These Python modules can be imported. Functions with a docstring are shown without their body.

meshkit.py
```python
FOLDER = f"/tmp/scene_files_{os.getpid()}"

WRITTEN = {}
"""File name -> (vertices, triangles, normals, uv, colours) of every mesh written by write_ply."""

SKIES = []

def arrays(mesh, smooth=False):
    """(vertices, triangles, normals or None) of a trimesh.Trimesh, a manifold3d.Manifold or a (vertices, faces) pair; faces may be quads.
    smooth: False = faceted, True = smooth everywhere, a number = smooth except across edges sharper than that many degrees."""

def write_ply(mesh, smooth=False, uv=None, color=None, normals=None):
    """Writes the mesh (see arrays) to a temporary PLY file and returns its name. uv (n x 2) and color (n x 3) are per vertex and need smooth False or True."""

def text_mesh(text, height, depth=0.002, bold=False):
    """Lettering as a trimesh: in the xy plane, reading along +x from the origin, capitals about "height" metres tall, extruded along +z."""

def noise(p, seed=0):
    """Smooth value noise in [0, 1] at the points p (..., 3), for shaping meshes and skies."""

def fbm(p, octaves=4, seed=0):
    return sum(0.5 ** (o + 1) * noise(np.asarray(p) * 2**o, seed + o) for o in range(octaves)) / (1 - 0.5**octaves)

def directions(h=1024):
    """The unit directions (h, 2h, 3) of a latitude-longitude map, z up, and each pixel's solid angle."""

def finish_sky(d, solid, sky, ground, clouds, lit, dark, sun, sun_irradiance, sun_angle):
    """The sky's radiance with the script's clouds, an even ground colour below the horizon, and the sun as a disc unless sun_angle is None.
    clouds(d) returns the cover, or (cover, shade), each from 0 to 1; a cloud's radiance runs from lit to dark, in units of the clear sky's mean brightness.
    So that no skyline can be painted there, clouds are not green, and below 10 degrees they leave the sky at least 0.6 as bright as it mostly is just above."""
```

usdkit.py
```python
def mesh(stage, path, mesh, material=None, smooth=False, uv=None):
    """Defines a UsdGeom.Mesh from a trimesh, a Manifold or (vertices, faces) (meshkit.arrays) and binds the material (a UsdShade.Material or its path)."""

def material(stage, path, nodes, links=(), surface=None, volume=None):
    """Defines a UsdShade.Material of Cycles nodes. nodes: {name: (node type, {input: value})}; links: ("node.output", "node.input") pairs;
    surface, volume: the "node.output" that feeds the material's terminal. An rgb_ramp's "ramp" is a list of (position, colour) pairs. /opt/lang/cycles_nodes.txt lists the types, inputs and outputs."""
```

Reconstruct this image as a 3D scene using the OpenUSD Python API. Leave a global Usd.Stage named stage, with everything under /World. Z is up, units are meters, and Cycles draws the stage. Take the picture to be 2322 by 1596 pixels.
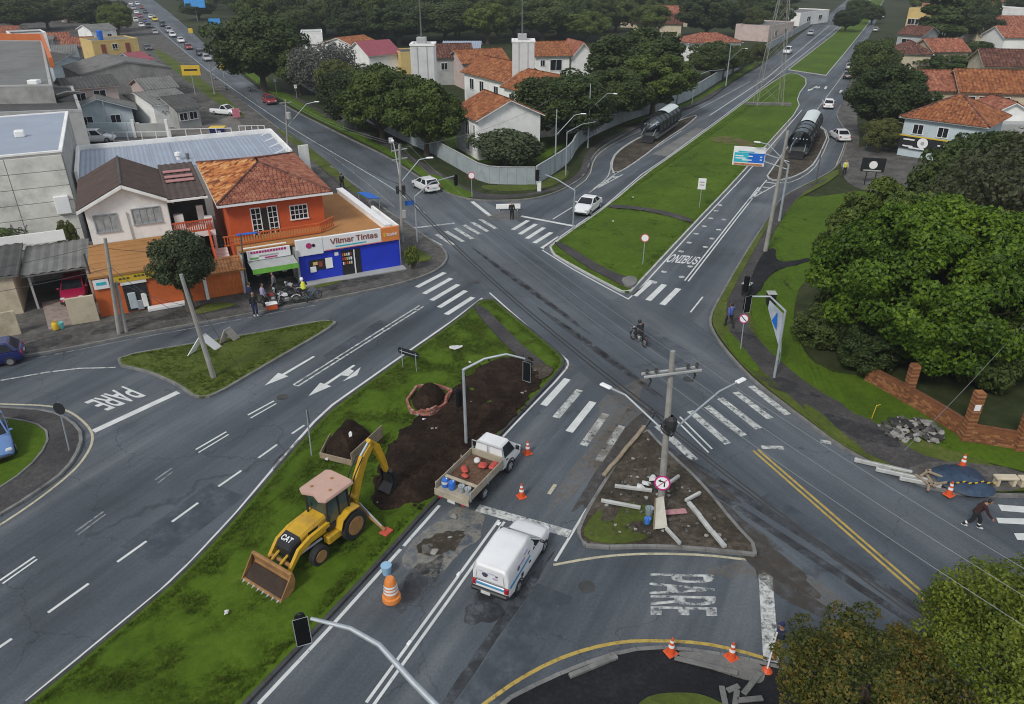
import math, random
import numpy as np, trimesh, manifold3d, meshkit, usdkit
from pxr import Usd, UsdGeom, UsdLux, UsdShade, Gf, Sdf, Vt
from shapely.geometry import Polygon, LineString, Point, MultiPolygon, box as sbox
from shapely.ops import unary_union
from shapely import affinity
rng = np.random.default_rng(7); random.seed(7)
stage = Usd.Stage.CreateInMemory()
UsdGeom.SetStageUpAxis(stage, 'Z'); UsdGeom.SetStageMetersPerUnit(stage, 1.0)
UsdGeom.Xform.Define(stage, '/World'); UsdGeom.Scope.Define(stage, '/World/Looks')
# ------------------------------------------------------------------ camera, sky, sun, exposure
CAM_H, PITCH, FPX, PW, PH = 22.5, 28.0, 1700.0, 2321.0, 1596.0      # a drone about 22 m up, looking down by 28 degrees
cam = UsdGeom.Camera.Define(stage, '/World/camera')
cam.CreateHorizontalApertureAttr(36.0); cam.CreateVerticalApertureAttr(36.0 * 704 / 1024)
cam.CreateFocalLengthAttr(36.0 * FPX / PW); cam.CreateClippingRangeAttr(Gf.Vec2f(0.1, 20000)); cam.CreateExposureAttr(0.55)
cam.AddTranslateOp().Set(Gf.Vec3d(0, 0, CAM_H)); cam.AddRotateXOp().Set(90.0 - PITCH)
SUN_DIR = np.array([-0.40, -0.62, 0.68]); SUN_DIR /= np.linalg.norm(SUN_DIR)
SUN_EL, SUN_ROT = math.asin(SUN_DIR[2]), math.atan2(SUN_DIR[0], SUN_DIR[1])
dome = UsdLux.DomeLight.Define(stage, '/World/sky')
sky = usdkit.material(stage, '/World/Looks/overcast_sky', {
    's': ('sky_texture', {'sky_type': 'single_scattering', 'sun_disc': False, 'sun_elevation': SUN_EL, 'sun_rotation': SUN_ROT, 'aerosol_density': 2.0}),
    'tc': ('texture_coordinate', {}), 'n': ('noise_texture', {'scale': 2.2, 'detail': 6.0, 'roughness': 0.6}),
    'r': ('rgb_ramp', {'ramp': [(0.25, (5.2, 5.6, 6.3)), (0.6, (8.0, 8.4, 9.0)), (0.85, (9.6, 9.9, 10.3))]}),
    'm': ('mix_color', {'fac': 0.86, 'use_clamp': False}), 'b': ('background_shader', {'strength': 0.058})},
    [('tc.generated', 'n.vector'), ('n.fac', 'r.fac'), ('s.color', 'm.a'), ('r.color', 'm.b'), ('m.result', 'b.color')], surface='b.background')
UsdShade.MaterialBindingAPI.Apply(dome.GetPrim()).Bind(sky)
dome.GetPrim().SetCustomDataByKey('kind', 'structure')
sun = UsdLux.DistantLight.Define(stage, '/World/sun')
sun.CreateIntensityAttr(0.40); sun.CreateAngleAttr(13.0); sun.CreateColorAttr(Gf.Vec3f(1.0, 0.96, 0.9)); sun.CreateNormalizeAttr(True)
_q = Gf.Rotation(Gf.Vec3d(0, 0, 1), Gf.Vec3d(*SUN_DIR.tolist())).GetQuat()
sun.AddOrientOp().Set(Gf.Quatf(_q))
# ------------------------------------------------------------------ pixel -> place on the ground (or at height z)
_t = math.radians(PITCH); _F = np.array([0, math.cos(_t), -math.sin(_t)]); _U = np.array([0, math.sin(_t), math.cos(_t)]); _C = np.array([0, 0, CAM_H])
def P(px, py, z=0.0):
    d = np.array([1.0, 0, 0]) * ((px - PW / 2) / FPX) + _U * ((PH / 2 - py) / FPX) + _F
    return _C + d * ((z - CAM_H) / d[2])
def J(p):
    v = np.asarray(p, float) - _C; w = v @ _F
    return PW / 2 + FPX * v[0] / w, PH / 2 - FPX * (v @ _U) / w
def HT(b, ty):                                                      # the height above b that reaches image row ty
    lo, hi = 0.0, 60.0
    for _ in range(40):
        m = (lo + hi) / 2
        if J(np.asarray(b) + [0, 0, m])[1] > ty: lo = m
        else: hi = m
    return lo
def P2(q, z=0.0): return P(q[0], q[1], z)[:2]
def scale_at(py): return FPX * 1.0 / (np.linalg.norm(P(PW / 2, py) - _C) * math.cos(math.atan((py - PH / 2) / FPX)))
# ------------------------------------------------------------------ scene helpers
used = {}
def uniq(parent, name):
    k = (parent, name); n = used.get(k, 0); used[k] = n + 1
    return f'{parent}/{name}' + (f'_{n:03d}' if n else '')
def data(prim, label=None, cat=None, group=None, kind=None):
    for k, v in (('label', label), ('category', cat), ('group', group), ('kind', kind)):
        if v: prim.SetCustomDataByKey(k, v)
class Thing:
    def __init__(s, name, label=None, cat=None, loc=(0, 0, 0), rz=0.0, group=None, kind=None, scale=None):
        s.path = uniq('/World', name); s.loc = np.asarray(loc, float); s.rz = rz
        x = UsdGeom.Xform.Define(stage, s.path); s.x = x
        x.AddTranslateOp().Set(Gf.Vec3d(*map(float, s.loc))); x.AddRotateZOp().Set(math.degrees(rz)); x.AddScaleOp().Set(Gf.Vec3f(*(scale or (1, 1, 1))))
        s.prim = x.GetPrim(); data(s.prim, label, cat, group, kind)
    def part(s, name, mesh, mat, parent=None, label=None, smooth=False, kind=None, world=False):
        m = mesh.get() if isinstance(mesh, MB) else mesh
        v, f = (np.asarray(m.vertices), np.asarray(m.faces)) if hasattr(m, 'vertices') else m
        if world:
            v = np.asarray(v, float) - s.loc
            if s.rz: c, sn = math.cos(-s.rz), math.sin(-s.rz); v = v @ np.array([[c, sn, 0], [-sn, c, 0], [0, 0, 1.0]])
        path = uniq(parent or s.path, name)
        p = usdkit.mesh(stage, path, (v, f), mat, smooth=smooth)
        data(p.GetPrim(), label, None, None, kind)
        return path
    def copy(s, loc, rz=0.0, label=None, group=None, cat=None, scale=None):
        path = uniq('/World', s.path.split('/')[-1].rstrip('0123456789').rstrip('_') if s.path[-1].isdigit() else s.path.split('/')[-1])
        x = UsdGeom.Xform.Define(stage, path); pr = x.GetPrim()
        pr.GetReferences().AddInternalReference(s.path); pr.SetInstanceable(True)
        pr.GetAttribute('xformOp:translate').Set(Gf.Vec3d(*map(float, loc))); pr.GetAttribute('xformOp:rotateZ').Set(math.degrees(rz)); pr.GetAttribute('xformOp:scale').Set(Gf.Vec3f(*(scale or (1, 1, 1))))
        data(pr, label or s.prim.GetCustomDataByKey('label'), cat or s.prim.GetCustomDataByKey('category'), group or s.prim.GetCustomDataByKey('group'))
        return pr
class MB:                                                           # collects shapes into one mesh
    _cb = None
    def __init__(s): s.v, s.f, s.n = [], [], 0
    def add(s, v, f):
        v = np.asarray(v, float); f = np.asarray(f, int)
        if f.shape[1] == 4: f = np.vstack([f[:, [0, 1, 2]], f[:, [0, 2, 3]]])
        s.v.append(v); s.f.append(f + s.n); s.n += len(v); return s
    def mesh(s, m): return s.add(m.vertices, m.faces)
    def get(s): return np.vstack(s.v), np.vstack(s.f)
    def box(s, c, d, rz=0.0, R=None):
        h = np.asarray(d, float) / 2
        v = np.array([[x, y, z] for x in (-1, 1) for y in (-1, 1) for z in (-1, 1)], float) * h
        return s._put(v, [[0, 1, 3, 2], [4, 6, 7, 5], [0, 4, 5, 1], [2, 3, 7, 6], [0, 2, 6, 4], [1, 5, 7, 3]], c, rz, R)
    def rbox(s, c, d, ch=0.03, rz=0.0, R=None):                     # box with chamfered edges
        h = np.asarray(d, float) / 2; ch = min(ch, h.min() * 0.9)
        if MB._cb is None:
            pts = [np.array([sx, sy, sz], float) - np.eye(3)[k] * 0 + 0 for sx in (-1, 1) for sy in (-1, 1) for sz in (-1, 1) for k in range(3)]
            tst = np.array([[p[a] * (1 if a == k else 0.7) for a in range(3)] for p, k in zip(pts, [0, 1, 2] * 8)])
            hull = trimesh.convex.convex_hull(tst)
            idx = [int(np.argmin(np.linalg.norm(tst - q, axis=1))) for q in hull.vertices]
            MB._cb = (np.array(pts), np.array([0, 1, 2] * 8), np.array(idx)[hull.faces])
        sg, k, f = MB._cb
        v = sg * (h - ch); v[np.arange(24), k] += sg[np.arange(24), k] * ch
        return s._put(v, f, c, rz, R)
    def _put(s, v, f, c, rz, R):
        if R is not None: v = v @ np.asarray(R).T
        if rz: v = v @ np.array([[math.cos(rz), math.sin(rz), 0], [-math.sin(rz), math.cos(rz), 0], [0, 0, 1]])
        return s.add(v + np.asarray(c, float), f)
    def cyl(s, a, b, r, r2=None, n=10, caps=True):
        return s.tube([a, b], [r, r if r2 is None else r2], n, caps)
    def tube(s, pts, r, n=8, caps=True):
        pts = np.asarray(pts, float); r = np.broadcast_to(r, len(pts)); t = np.gradient(pts, axis=0) if len(pts) > 2 else np.array([pts[1] - pts[0]] * 2)
        t = t / np.maximum(np.linalg.norm(t, axis=1, keepdims=True), 1e-9)
        up = np.array([0, 0, 1.0]) if abs(t[0][2]) < 0.9 else np.array([1.0, 0, 0])
        ring, V = np.linspace(0, 2 * np.pi, n, endpoint=False), []
        for p, d, q in zip(pts, t, r):
            a = np.cross(d, up); a /= max(np.linalg.norm(a), 1e-9); b = np.cross(a, d); up = b if len(pts) > 2 else up
            V.append(p + q * (np.cos(ring)[:, None] * a + np.sin(ring)[:, None] * b))
        m = len(pts); f = [[i * n + j, (i + 1) * n + j, (i + 1) * n + (j + 1) % n, i * n + (j + 1) % n] for i in range(m - 1) for j in range(n)]
        s.add(np.vstack(V), f)
        if caps:
            for e, o in ((0, 1), (m - 1, -1)):
                s.add(np.vstack([V[e], pts[e]]), [[j, (j + 1) % n, n] if o > 0 else [(j + 1) % n, j, n] for j in range(n)])
        return s
    def lathe(s, prof, n=14, c=(0, 0, 0), axis='z'):               # prof: (radius, height) pairs
        prof = np.asarray(prof, float); a = np.linspace(0, 2 * np.pi, n, endpoint=False)
        v = np.array([[r * math.cos(t), r * math.sin(t), z] for r, z in prof for t in a])
        f = [[i * n + j, i * n + (j + 1) % n, (i + 1) * n + (j + 1) % n, (i + 1) * n + j] for i in range(len(prof) - 1) for j in range(n)]
        if axis == 'y': v = v[:, [0, 2, 1]] * [1, 1, -1]
        if axis == 'x': v = v[:, [2, 0, 1]]
        return s.add(v + np.asarray(c, float), f)
    def poly(s, pg, z0, z1):
        for g in (pg.geoms if hasattr(pg, 'geoms') else [pg]):
            if g.geom_type == 'Polygon' and g.area > 1e-4:
                m = trimesh.creation.extrude_polygon(g, z1 - z0, engine='earcut'); s.add(m.vertices + [0, 0, z0], m.faces)
        return s
    def quad(s, a, b, c, d): return s.add([a, b, c, d], [[0, 1, 2, 3]])
    def slab(s, pts, t):                                            # a flat polygon given by corners, thickened downwards along its normal
        p = np.asarray(pts, float); nrm = np.cross(p[1] - p[0], p[2] - p[0]); nrm /= np.linalg.norm(nrm); n = len(p)
        if nrm[2] < -1e-6: nrm = -nrm
        q = p - nrm * t; f = []
        for i in range(1, n - 1): f += [[0, i, i + 1], [n, n + i + 1, n + i]]
        for i in range(n): j = (i + 1) % n; f += [[i, n + i, n + j], [i, n + j, j]]
        return s.add(np.vstack([p, q]), f)
    def loft(s, rings, caps=True):
        n = len(rings[0]); V = np.vstack(rings); m = len(rings)
        s.add(V, [[i * n + j, i * n + (j + 1) % n, (i + 1) * n + (j + 1) % n, (i + 1) * n + j] for i in range(m - 1) for j in range(n)])
        if caps:
            for e in (0, m - 1): s.add(np.vstack([rings[e], np.mean(rings[e], 0)]), [[j, (j + 1) % n, n] for j in range(n)])
        return s
    def hull(s, pts): m = trimesh.convex.convex_hull(np.asarray(pts, float)); return s.add(m.vertices, m.faces)
    def rock(s, c, r, seed=0, flat=0.7):
        g = np.random.default_rng(seed); d = g.normal(size=(14, 3)); d /= np.linalg.norm(d, axis=1, keepdims=True)
        return s.hull(np.asarray(c) + d * np.asarray(r) * g.uniform(0.7, 1.1, (14, 1)) * [1, 1, flat])
def rot(axis, a):
    return trimesh.transformations.rotation_matrix(a, axis)[:3, :3]
def frame_x(d):                                                     # rotation whose x axis runs along d, z kept up
    x = np.asarray(d, float); x = x / np.linalg.norm(x); y = np.cross([0, 0, 1], x); y /= max(np.linalg.norm(y), 1e-9)
    return np.stack([x, y, np.cross(x, y)], 1)
# ------------------------------------------------------------------ materials
mats = {}
def mat(name, col, rough=0.7, var=0.18, scale=2.0, metal=0.0, bump=0.0, bscale=None, coat=0.0, dirt=0.0, dcol=(0.06, 0.05, 0.04), dscale=0.6, spec=0.5, rand=0.0):
    """Procedural material: colour broken up by noise on two scales, worn dirt patches, fine bump."""
    if name in mats: return mats[name]
    c = np.array(col, float)
    n = {'g': ('geometry', {}), 'n': ('noise_texture', {'scale': scale, 'detail': 5.0, 'roughness': 0.62}),
         'r': ('rgb_ramp', {'ramp': [(0.28, tuple(c * (1 - var))), (0.5, tuple(c)), (0.74, tuple(np.minimum(c * (1 + var), 0.95)))]}),
         'p': ('principled_bsdf', {'roughness': rough, 'metallic': metal, 'coat_weight': coat, 'specular_ior_level': spec})}
    l = [('g.position', 'n.vector'), ('n.fac', 'r.fac')]; out = 'r.color'
    if dirt:
        n['d'] = ('noise_texture', {'scale': dscale, 'detail': 7.0, 'roughness': 0.7}); n['dr'] = ('map_range', {'from_min': 0.5, 'from_max': 0.72, 'to_min': 0.0, 'to_max': dirt, 'clamp': True})
        n['dm'] = ('mix_color', {'b': dcol}); l += [('g.position', 'd.vector'), ('d.fac', 'dr.value'), ('dr.result', 'dm.fac'), (out, 'dm.a')]; out = 'dm.result'
    if rand:
        n['o'] = ('object_info', {}); n['om'] = ('map_range', {'to_min': 1 - rand, 'to_max': 1 + rand}); n['h'] = ('hsv', {})
        l += [('o.random', 'om.value'), ('om.result', 'h.value'), (out, 'h.color')]; out = 'h.color'
    if bump:
        n['bn'] = ('noise_texture', {'scale': bscale or scale * 8, 'detail': 4.0}); n['b'] = ('bump', {'strength': bump, 'distance': 0.03})
        l += [('g.position', 'bn.vector'), ('bn.fac', 'b.height'), ('b.normal', 'p.normal')]
    mats[name] = usdkit.material(stage, f'/World/Looks/{name}', n, l + [(out, 'p.base_color')], surface='p.BSDF'); return mats[name]
def leaf_mat(name, c1, c2, c3, tr=0.25, scale=0.9):
    if name in mats: return mats[name]
    n = {'g': ('geometry', {}), 'o': ('object_info', {}), 'n': ('noise_texture', {'scale': scale, 'detail': 3.0}), 'a': ('math', {'math_type': 'multiply_add', 'value2': 0.5, 'value3': 0.0}),
         'ad': ('math', {'math_type': 'add'}), 'm3': ('math', {'math_type': 'multiply_add', 'value2': 0.32, 'value3': -0.16}),
         'r': ('rgb_ramp', {'ramp': [(0.15, c1), (0.42, c2), (0.8, c3)]}), 'p': ('principled_bsdf', {'roughness': 0.55, 'specular_ior_level': 0.3}),
         't': ('translucent_bsdf', {}), 'mx': ('mix_closure', {'fac': tr})}
    l = [('g.position', 'n.vector'), ('g.position', 'v.vector'), ('v.fac', 'vm.value'), ('vm.result', 'a.value1'), ('n.fac', 'a.value3'), ('a.value', 'ad.value1'), ('o.random', 'm3.value1'), ('m3.value', 'ad.value2'), ('ad.value', 'r.fac'),
         ('r.color', 'p.base_color'), ('r.color', 't.color'), ('p.BSDF', 'mx.closure1'), ('t.BSDF', 'mx.closure2')]
    n['v'] = ('noise_texture', {'scale': 4.5, 'detail': 2.0, 'roughness': 0.8}); n['vm'] = ('map_range', {'from_min': 0.32, 'from_max': 0.68, 'clamp': True})
    n['a'] = ('math', {'math_type': 'multiply_add', 'value2': 0.45}); n['a0'] = ('math', {'math_type': 'multiply', 'value2': 0.6})
    l = [x for x in l if x != ('n.fac', 'a.value3')] + [('n.fac', 'a0.value1'), ('a0.value', 'a.value3')]
    mats[name] = usdkit.material(stage, f'/World/Looks/{name}', n, l, surface='mx.closure'); return mats[name]
def asphalt_mat(name, ang, base, dark, light):
    n = {'g': ('geometry', {}), 'rt': ('vector_rotate', {'rotate_type': 'z_axis', 'angle': ang}), 'mp': ('mapping', {'scale': (0.42, 0.022, 1.0)}),
         'n1': ('noise_texture', {'scale': 1.0, 'detail': 5.0, 'roughness': 0.65}), 'n2': ('noise_texture', {'scale': 0.10, 'detail': 6.0, 'roughness': 0.6}), 'n3': ('noise_texture', {'scale': 9.0, 'detail': 4.0, 'roughness': 0.7}),
         'r1': ('rgb_ramp', {'ramp': [(0.3, dark), (0.5, base), (0.68, light)]}), 'r2': ('map_range', {'from_min': 0.3, 'from_max': 0.7, 'to_min': 0.66, 'to_max': 1.3}), 'r3': ('map_range', {'from_min': 0.3, 'from_max': 0.7, 'to_min': 0.82, 'to_max': 1.18}),
         'mm': ('math', {'math_type': 'multiply'}), 'v': ('vector_math', {'math_type': 'scale'}),
         'vr': ('voronoi_texture', {'feature': 'distance_to_edge', 'scale': 0.16}), 'wn': ('noise_texture', {'scale': 0.7, 'detail': 4.0}), 'wv': ('vector_math', {'math_type': 'multiply_add', 'vector2': (2.2, 2.2, 0.0)}),
         'cr': ('map_range', {'from_min': 0.0, 'from_max': 0.006, 'to_min': 0.62, 'to_max': 1.0, 'clamp': True}), 'm4': ('math', {'math_type': 'multiply'}),
         'b': ('bump', {'strength': 0.25, 'distance': 0.02}), 'p': ('principled_bsdf', {'roughness': 0.72, 'specular_ior_level': 0.35})}
    l = [('g.position', 'rt.vector'), ('rt.vector', 'mp.vector'), ('mp.vector', 'n1.vector'), ('n1.fac', 'r1.fac'), ('g.position', 'n2.vector'), ('n2.fac', 'r2.value'), ('g.position', 'n3.vector'), ('n3.fac', 'r3.value'),
         ('r2.result', 'mm.value1'), ('r3.result', 'mm.value2'), ('g.position', 'wn.vector'), ('wn.color', 'wv.vector1'), ('g.position', 'wv.vector3'), ('wv.vector', 'vr.vector'), ('vr.distance', 'cr.value'),
         ('mm.value', 'm4.value1'), ('cr.result', 'm4.value2'), ('r1.color', 'v.vector1'), ('m4.value', 'v.scale'), ('v.vector', 'p.base_color'), ('n3.fac', 'b.height'), ('b.normal', 'p.normal')]
    mats[name] = usdkit.material(stage, f'/World/Looks/{name}', n, l, surface='p.BSDF'); return mats[name]
def patchy(name, stops, s1=0.35, s2=3.0, rough=0.9, bump=0.6, bs=14.0):
    """Ground cover: a ramp driven by coarse plus fine noise."""
    n = {'g': ('geometry', {}), 'n1': ('noise_texture', {'scale': s1, 'detail': 5.0, 'roughness': 0.6}), 'n2': ('noise_texture', {'scale': s2, 'detail': 6.0, 'roughness': 0.72}),
         'mx': ('mix_float', {'fac': 0.5}), 'r': ('rgb_ramp', {'ramp': stops}), 'bn': ('noise_texture', {'scale': bs, 'detail': 4.0, 'roughness': 0.7}), 'b': ('bump', {'strength': bump, 'distance': 0.06}), 'p': ('principled_bsdf', {'roughness': rough, 'specular_ior_level': 0.15})}
    l = [('g.position', 'n1.vector'), ('g.position', 'n2.vector'), ('n1.fac', 'mx.a'), ('n2.fac', 'mx.b'), ('mx.result', 'r.fac'), ('r.color', 'p.base_color'), ('g.position', 'bn.vector'), ('bn.fac', 'b.height'), ('b.normal', 'p.normal')]
    mats[name] = usdkit.material(stage, f'/World/Looks/{name}', n, l, surface='p.BSDF'); return mats[name]
def worn(name, col, lo=0.36, hi=0.52, sc=5.0, rough=0.7, amount=1.0):
    """Paint or dust that is worn through in places (see-through where it has gone)."""
    n = {'g': ('geometry', {}), 'n': ('noise_texture', {'scale': sc, 'detail': 7.0, 'roughness': 0.75}), 'n2': ('noise_texture', {'scale': 1.3, 'detail': 3.0}),
         'r': ('map_range', {'from_min': lo, 'from_max': hi, 'to_min': 0.0, 'to_max': amount, 'clamp': True}), 'c': ('rgb_ramp', {'ramp': [(0.3, tuple(np.array(col) * 0.8)), (0.7, col)]}),
         't': ('transparent_bsdf', {}), 'p': ('principled_bsdf', {'roughness': rough}), 'm': ('mix_closure', {})}
    l = [('g.position', 'n.vector'), ('n.fac', 'r.value'), ('r.result', 'm.fac'), ('g.position', 'n2.vector'), ('n2.fac', 'c.fac'), ('c.color', 'p.base_color'), ('t.BSDF', 'm.closure1'), ('p.BSDF', 'm.closure2')]
    mats[name] = usdkit.material(stage, f'/World/Looks/{name}', n, l, surface='m.closure'); return mats[name]
GLASS = mat('dark_window_glass', (0.014, 0.017, 0.021), 0.12, 0.5, 2.5, spec=0.3)
TYRE = mat('tyre_rubber', (0.018, 0.018, 0.019), 0.85, 0.3, 8)
RIM = mat('wheel_rim_metal', (0.32, 0.33, 0.34), 0.4, 0.15, 6, metal=0.6)
BLACK = mat('black_plastic', (0.015, 0.016, 0.018), 0.5, 0.3, 6)
GALV = mat('galvanised_steel', (0.36, 0.40, 0.43), 0.5, 0.15, 3, metal=0.25, dirt=0.25, dcol=(0.16, 0.15, 0.14))
CONC = mat('pole_concrete', (0.27, 0.265, 0.245), 0.85, 0.22, 1.8, bump=0.3, dirt=0.45, dcol=(0.10, 0.095, 0.085))
WHITEP = mat('white_sign_paint', (0.74, 0.75, 0.76), 0.5, 0.06, 2)
WIRE = mat('cable_black', (0.02, 0.02, 0.022), 0.6, 0.1)
WIREL = mat('cable_aluminium', (0.20, 0.21, 0.22), 0.5, 0.1, metal=0.4)
# ------------------------------------------------------------------ the setting: ground, roads, islands, pavements
GRASS = patchy('mown_grass', [(0.26, (0.036, 0.056, 0.008)), (0.40, (0.050, 0.088, 0.007)), (0.52, (0.064, 0.116, 0.007)), (0.62, (0.086, 0.138, 0.012)), (0.74, (0.150, 0.145, 0.055))], 0.16, 3.0)
GRASS2 = patchy('dry_grass', [(0.30, (0.035, 0.042, 0.012)), (0.44, (0.065, 0.085, 0.018)), (0.56, (0.085, 0.115, 0.02)), (0.70, (0.17, 0.14, 0.07))], 0.3, 3.5)
SOIL = patchy('dark_turned_soil', [(0.3, (0.007, 0.004, 0.003)), (0.5, (0.020, 0.012, 0.008)), (0.68, (0.055, 0.034, 0.023))], 0.7, 6.0, bump=1.0, bs=9)
MUD = patchy('grey_brown_mud', [(0.3, (0.022, 0.019, 0.015)), (0.5, (0.060, 0.050, 0.038)), (0.7, (0.16, 0.14, 0.115))], 0.6, 4.0, bump=1.0, bs=9)
PAVE = patchy('worn_pavement', [(0.28, (0.035, 0.034, 0.033)), (0.45, (0.075, 0.072, 0.068)), (0.58, (0.125, 0.12, 0.112)), (0.72, (0.22, 0.21, 0.20))], 0.5, 3.2)
FOOT = patchy('footpath_asphalt', [(0.3, (0.030, 0.029, 0.031)), (0.5, (0.060, 0.057, 0.058)), (0.7, (0.115, 0.108, 0.102))], 0.4, 5.0)
WETA = patchy('fresh_black_asphalt', [(0.3, (0.008, 0.009, 0.011)), (0.5, (0.016, 0.017, 0.020)), (0.7, (0.035, 0.036, 0.040))], 0.5, 6.0)
EARTH = patchy('town_ground', [(0.3, (0.035, 0.040, 0.025)), (0.48, (0.075, 0.075, 0.060)), (0.6, (0.12, 0.115, 0.10)), (0.75, (0.20, 0.19, 0.17))], 0.08, 1.2)
KERB = mat('kerb_concrete', (0.17, 0.17, 0.165), 0.85, 0.3, 1.5, bump=0.4, dirt=0.6, dcol=(0.04, 0.04, 0.035), dscale=0.9)
KERBD = mat('kerb_dark', (0.040, 0.041, 0.043), 0.85, 0.4, 1.5, bump=0.4, dirt=0.4, dcol=(0.10, 0.10, 0.09))
KERBW = mat('kerb_whitewashed', (0.42, 0.43, 0.42), 0.8, 0.22, 1.6, dirt=0.55, dcol=(0.10, 0.10, 0.09), dscale=1.2)
PAINT = worn('road_paint_white', (0.62, 0.64, 0.63), 0.26, 0.42, 4.0)
PAINTW = worn('road_paint_worn', (0.60, 0.62, 0.60), 0.40, 0.56, 3.2)
PAINTV = worn('road_paint_very_worn', (0.52, 0.54, 0.53), 0.42, 0.57, 2.6)
PAINTF = worn('road_paint_faint', (0.40, 0.42, 0.43), 0.42, 0.66, 2.0, amount=0.7)
PAINTY = worn('road_paint_yellow', (0.46, 0.33, 0.075), 0.30, 0.50, 4.0)
PAINTYP = worn('road_paint_pale_yellow', (0.50, 0.46, 0.33), 0.30, 0.50, 4.0)
DUST = worn('sandy_dust', (0.145, 0.122, 0.095), 0.42, 0.74, 1.6, amount=0.6)
SLURRY = worn('pale_slurry', (0.30, 0.285, 0.25), 0.42, 0.64, 1.8, amount=0.8)
STAIN = worn('dark_oil_stain', (0.018, 0.018, 0.02), 0.40, 0.68, 1.1, amount=0.75)
ASPH = asphalt_mat('asphalt_avenue', math.radians(28), (0.072, 0.085, 0.100), (0.038, 0.047, 0.059), (0.122, 0.135, 0.147))
ASPHB = asphalt_mat('asphalt_cross_road', math.radians(-26), (0.076, 0.090, 0.105), (0.044, 0.054, 0.066), (0.118, 0.131, 0.144))
REPAIR = worn('asphalt_repair', (0.044, 0.054, 0.067), 0.36, 0.66, 0.9, amount=0.55)
SLABC = patchy('concrete_bus_bay', [(0.3, (0.10, 0.10, 0.10)), (0.5, (0.165, 0.165, 0.16)), (0.7, (0.24, 0.235, 0.225))], 0.5, 3.0)

def smooth_line(pts, it=2, closed=False):
    p = np.asarray(pts, float)
    for _ in range(it):
        a, b = (p, np.roll(p, -1, 0)) if closed else (p[:-1], p[1:])
        q = np.empty((2 * len(a), 2)); q[0::2] = a * 0.75 + b * 0.25; q[1::2] = a * 0.25 + b * 0.75
        p = q if closed else np.vstack([p[:1], q, p[-1:]])
    return p
def W(pts, z=0.0): return np.array([P2(q, z) for q in pts])
def PG(pts, it=2, z=0.0): return Polygon(smooth_line(W(pts, z), it, True)).buffer(0)
def relief(pg, z0, amp, cell=0.6, seed=0, freq=0.9, skirt=0.25):
    """An uneven sheet over the polygon: a fine mesh lifted by noise, level at its rim, with a short skirt."""
    pg = pg.buffer(0); v, f = [], []; n = 0
    for g in (pg.geoms if hasattr(pg, 'geoms') else [pg]):
        if g.area < 0.05: continue
        m = trimesh.creation.extrude_polygon(g, skirt, engine='earcut')
        keep = m.triangles_center[:, 2] > skirt * 0.5 - 1e-6
        mm = trimesh.Trimesh(m.vertices, m.faces[keep], process=True)
        vv, ff = trimesh.remesh.subdivide_to_size(mm.vertices, mm.faces, cell, max_iter=14)
        v.append(vv); f.append(ff + n); n += len(vv)
    v, f = np.vstack(v), np.vstack(f)
    import shapely
    d = shapely.distance(pg.boundary, shapely.points(v[:, 0], v[:, 1])); top = v[:, 2] > skirt * 0.99
    k = np.clip(d / 0.8, 0, 1) * top
    v[:, 2] = v[:, 2] - skirt + z0 + k * amp * (meshkit.fbm(np.column_stack([v[:, 0] * freq, v[:, 1] * freq, np.full(len(v), seed * 7.3)]), 4, seed) - 0.25) * 1.6
    return v, f
ground = Thing('ground', kind='structure')
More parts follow.
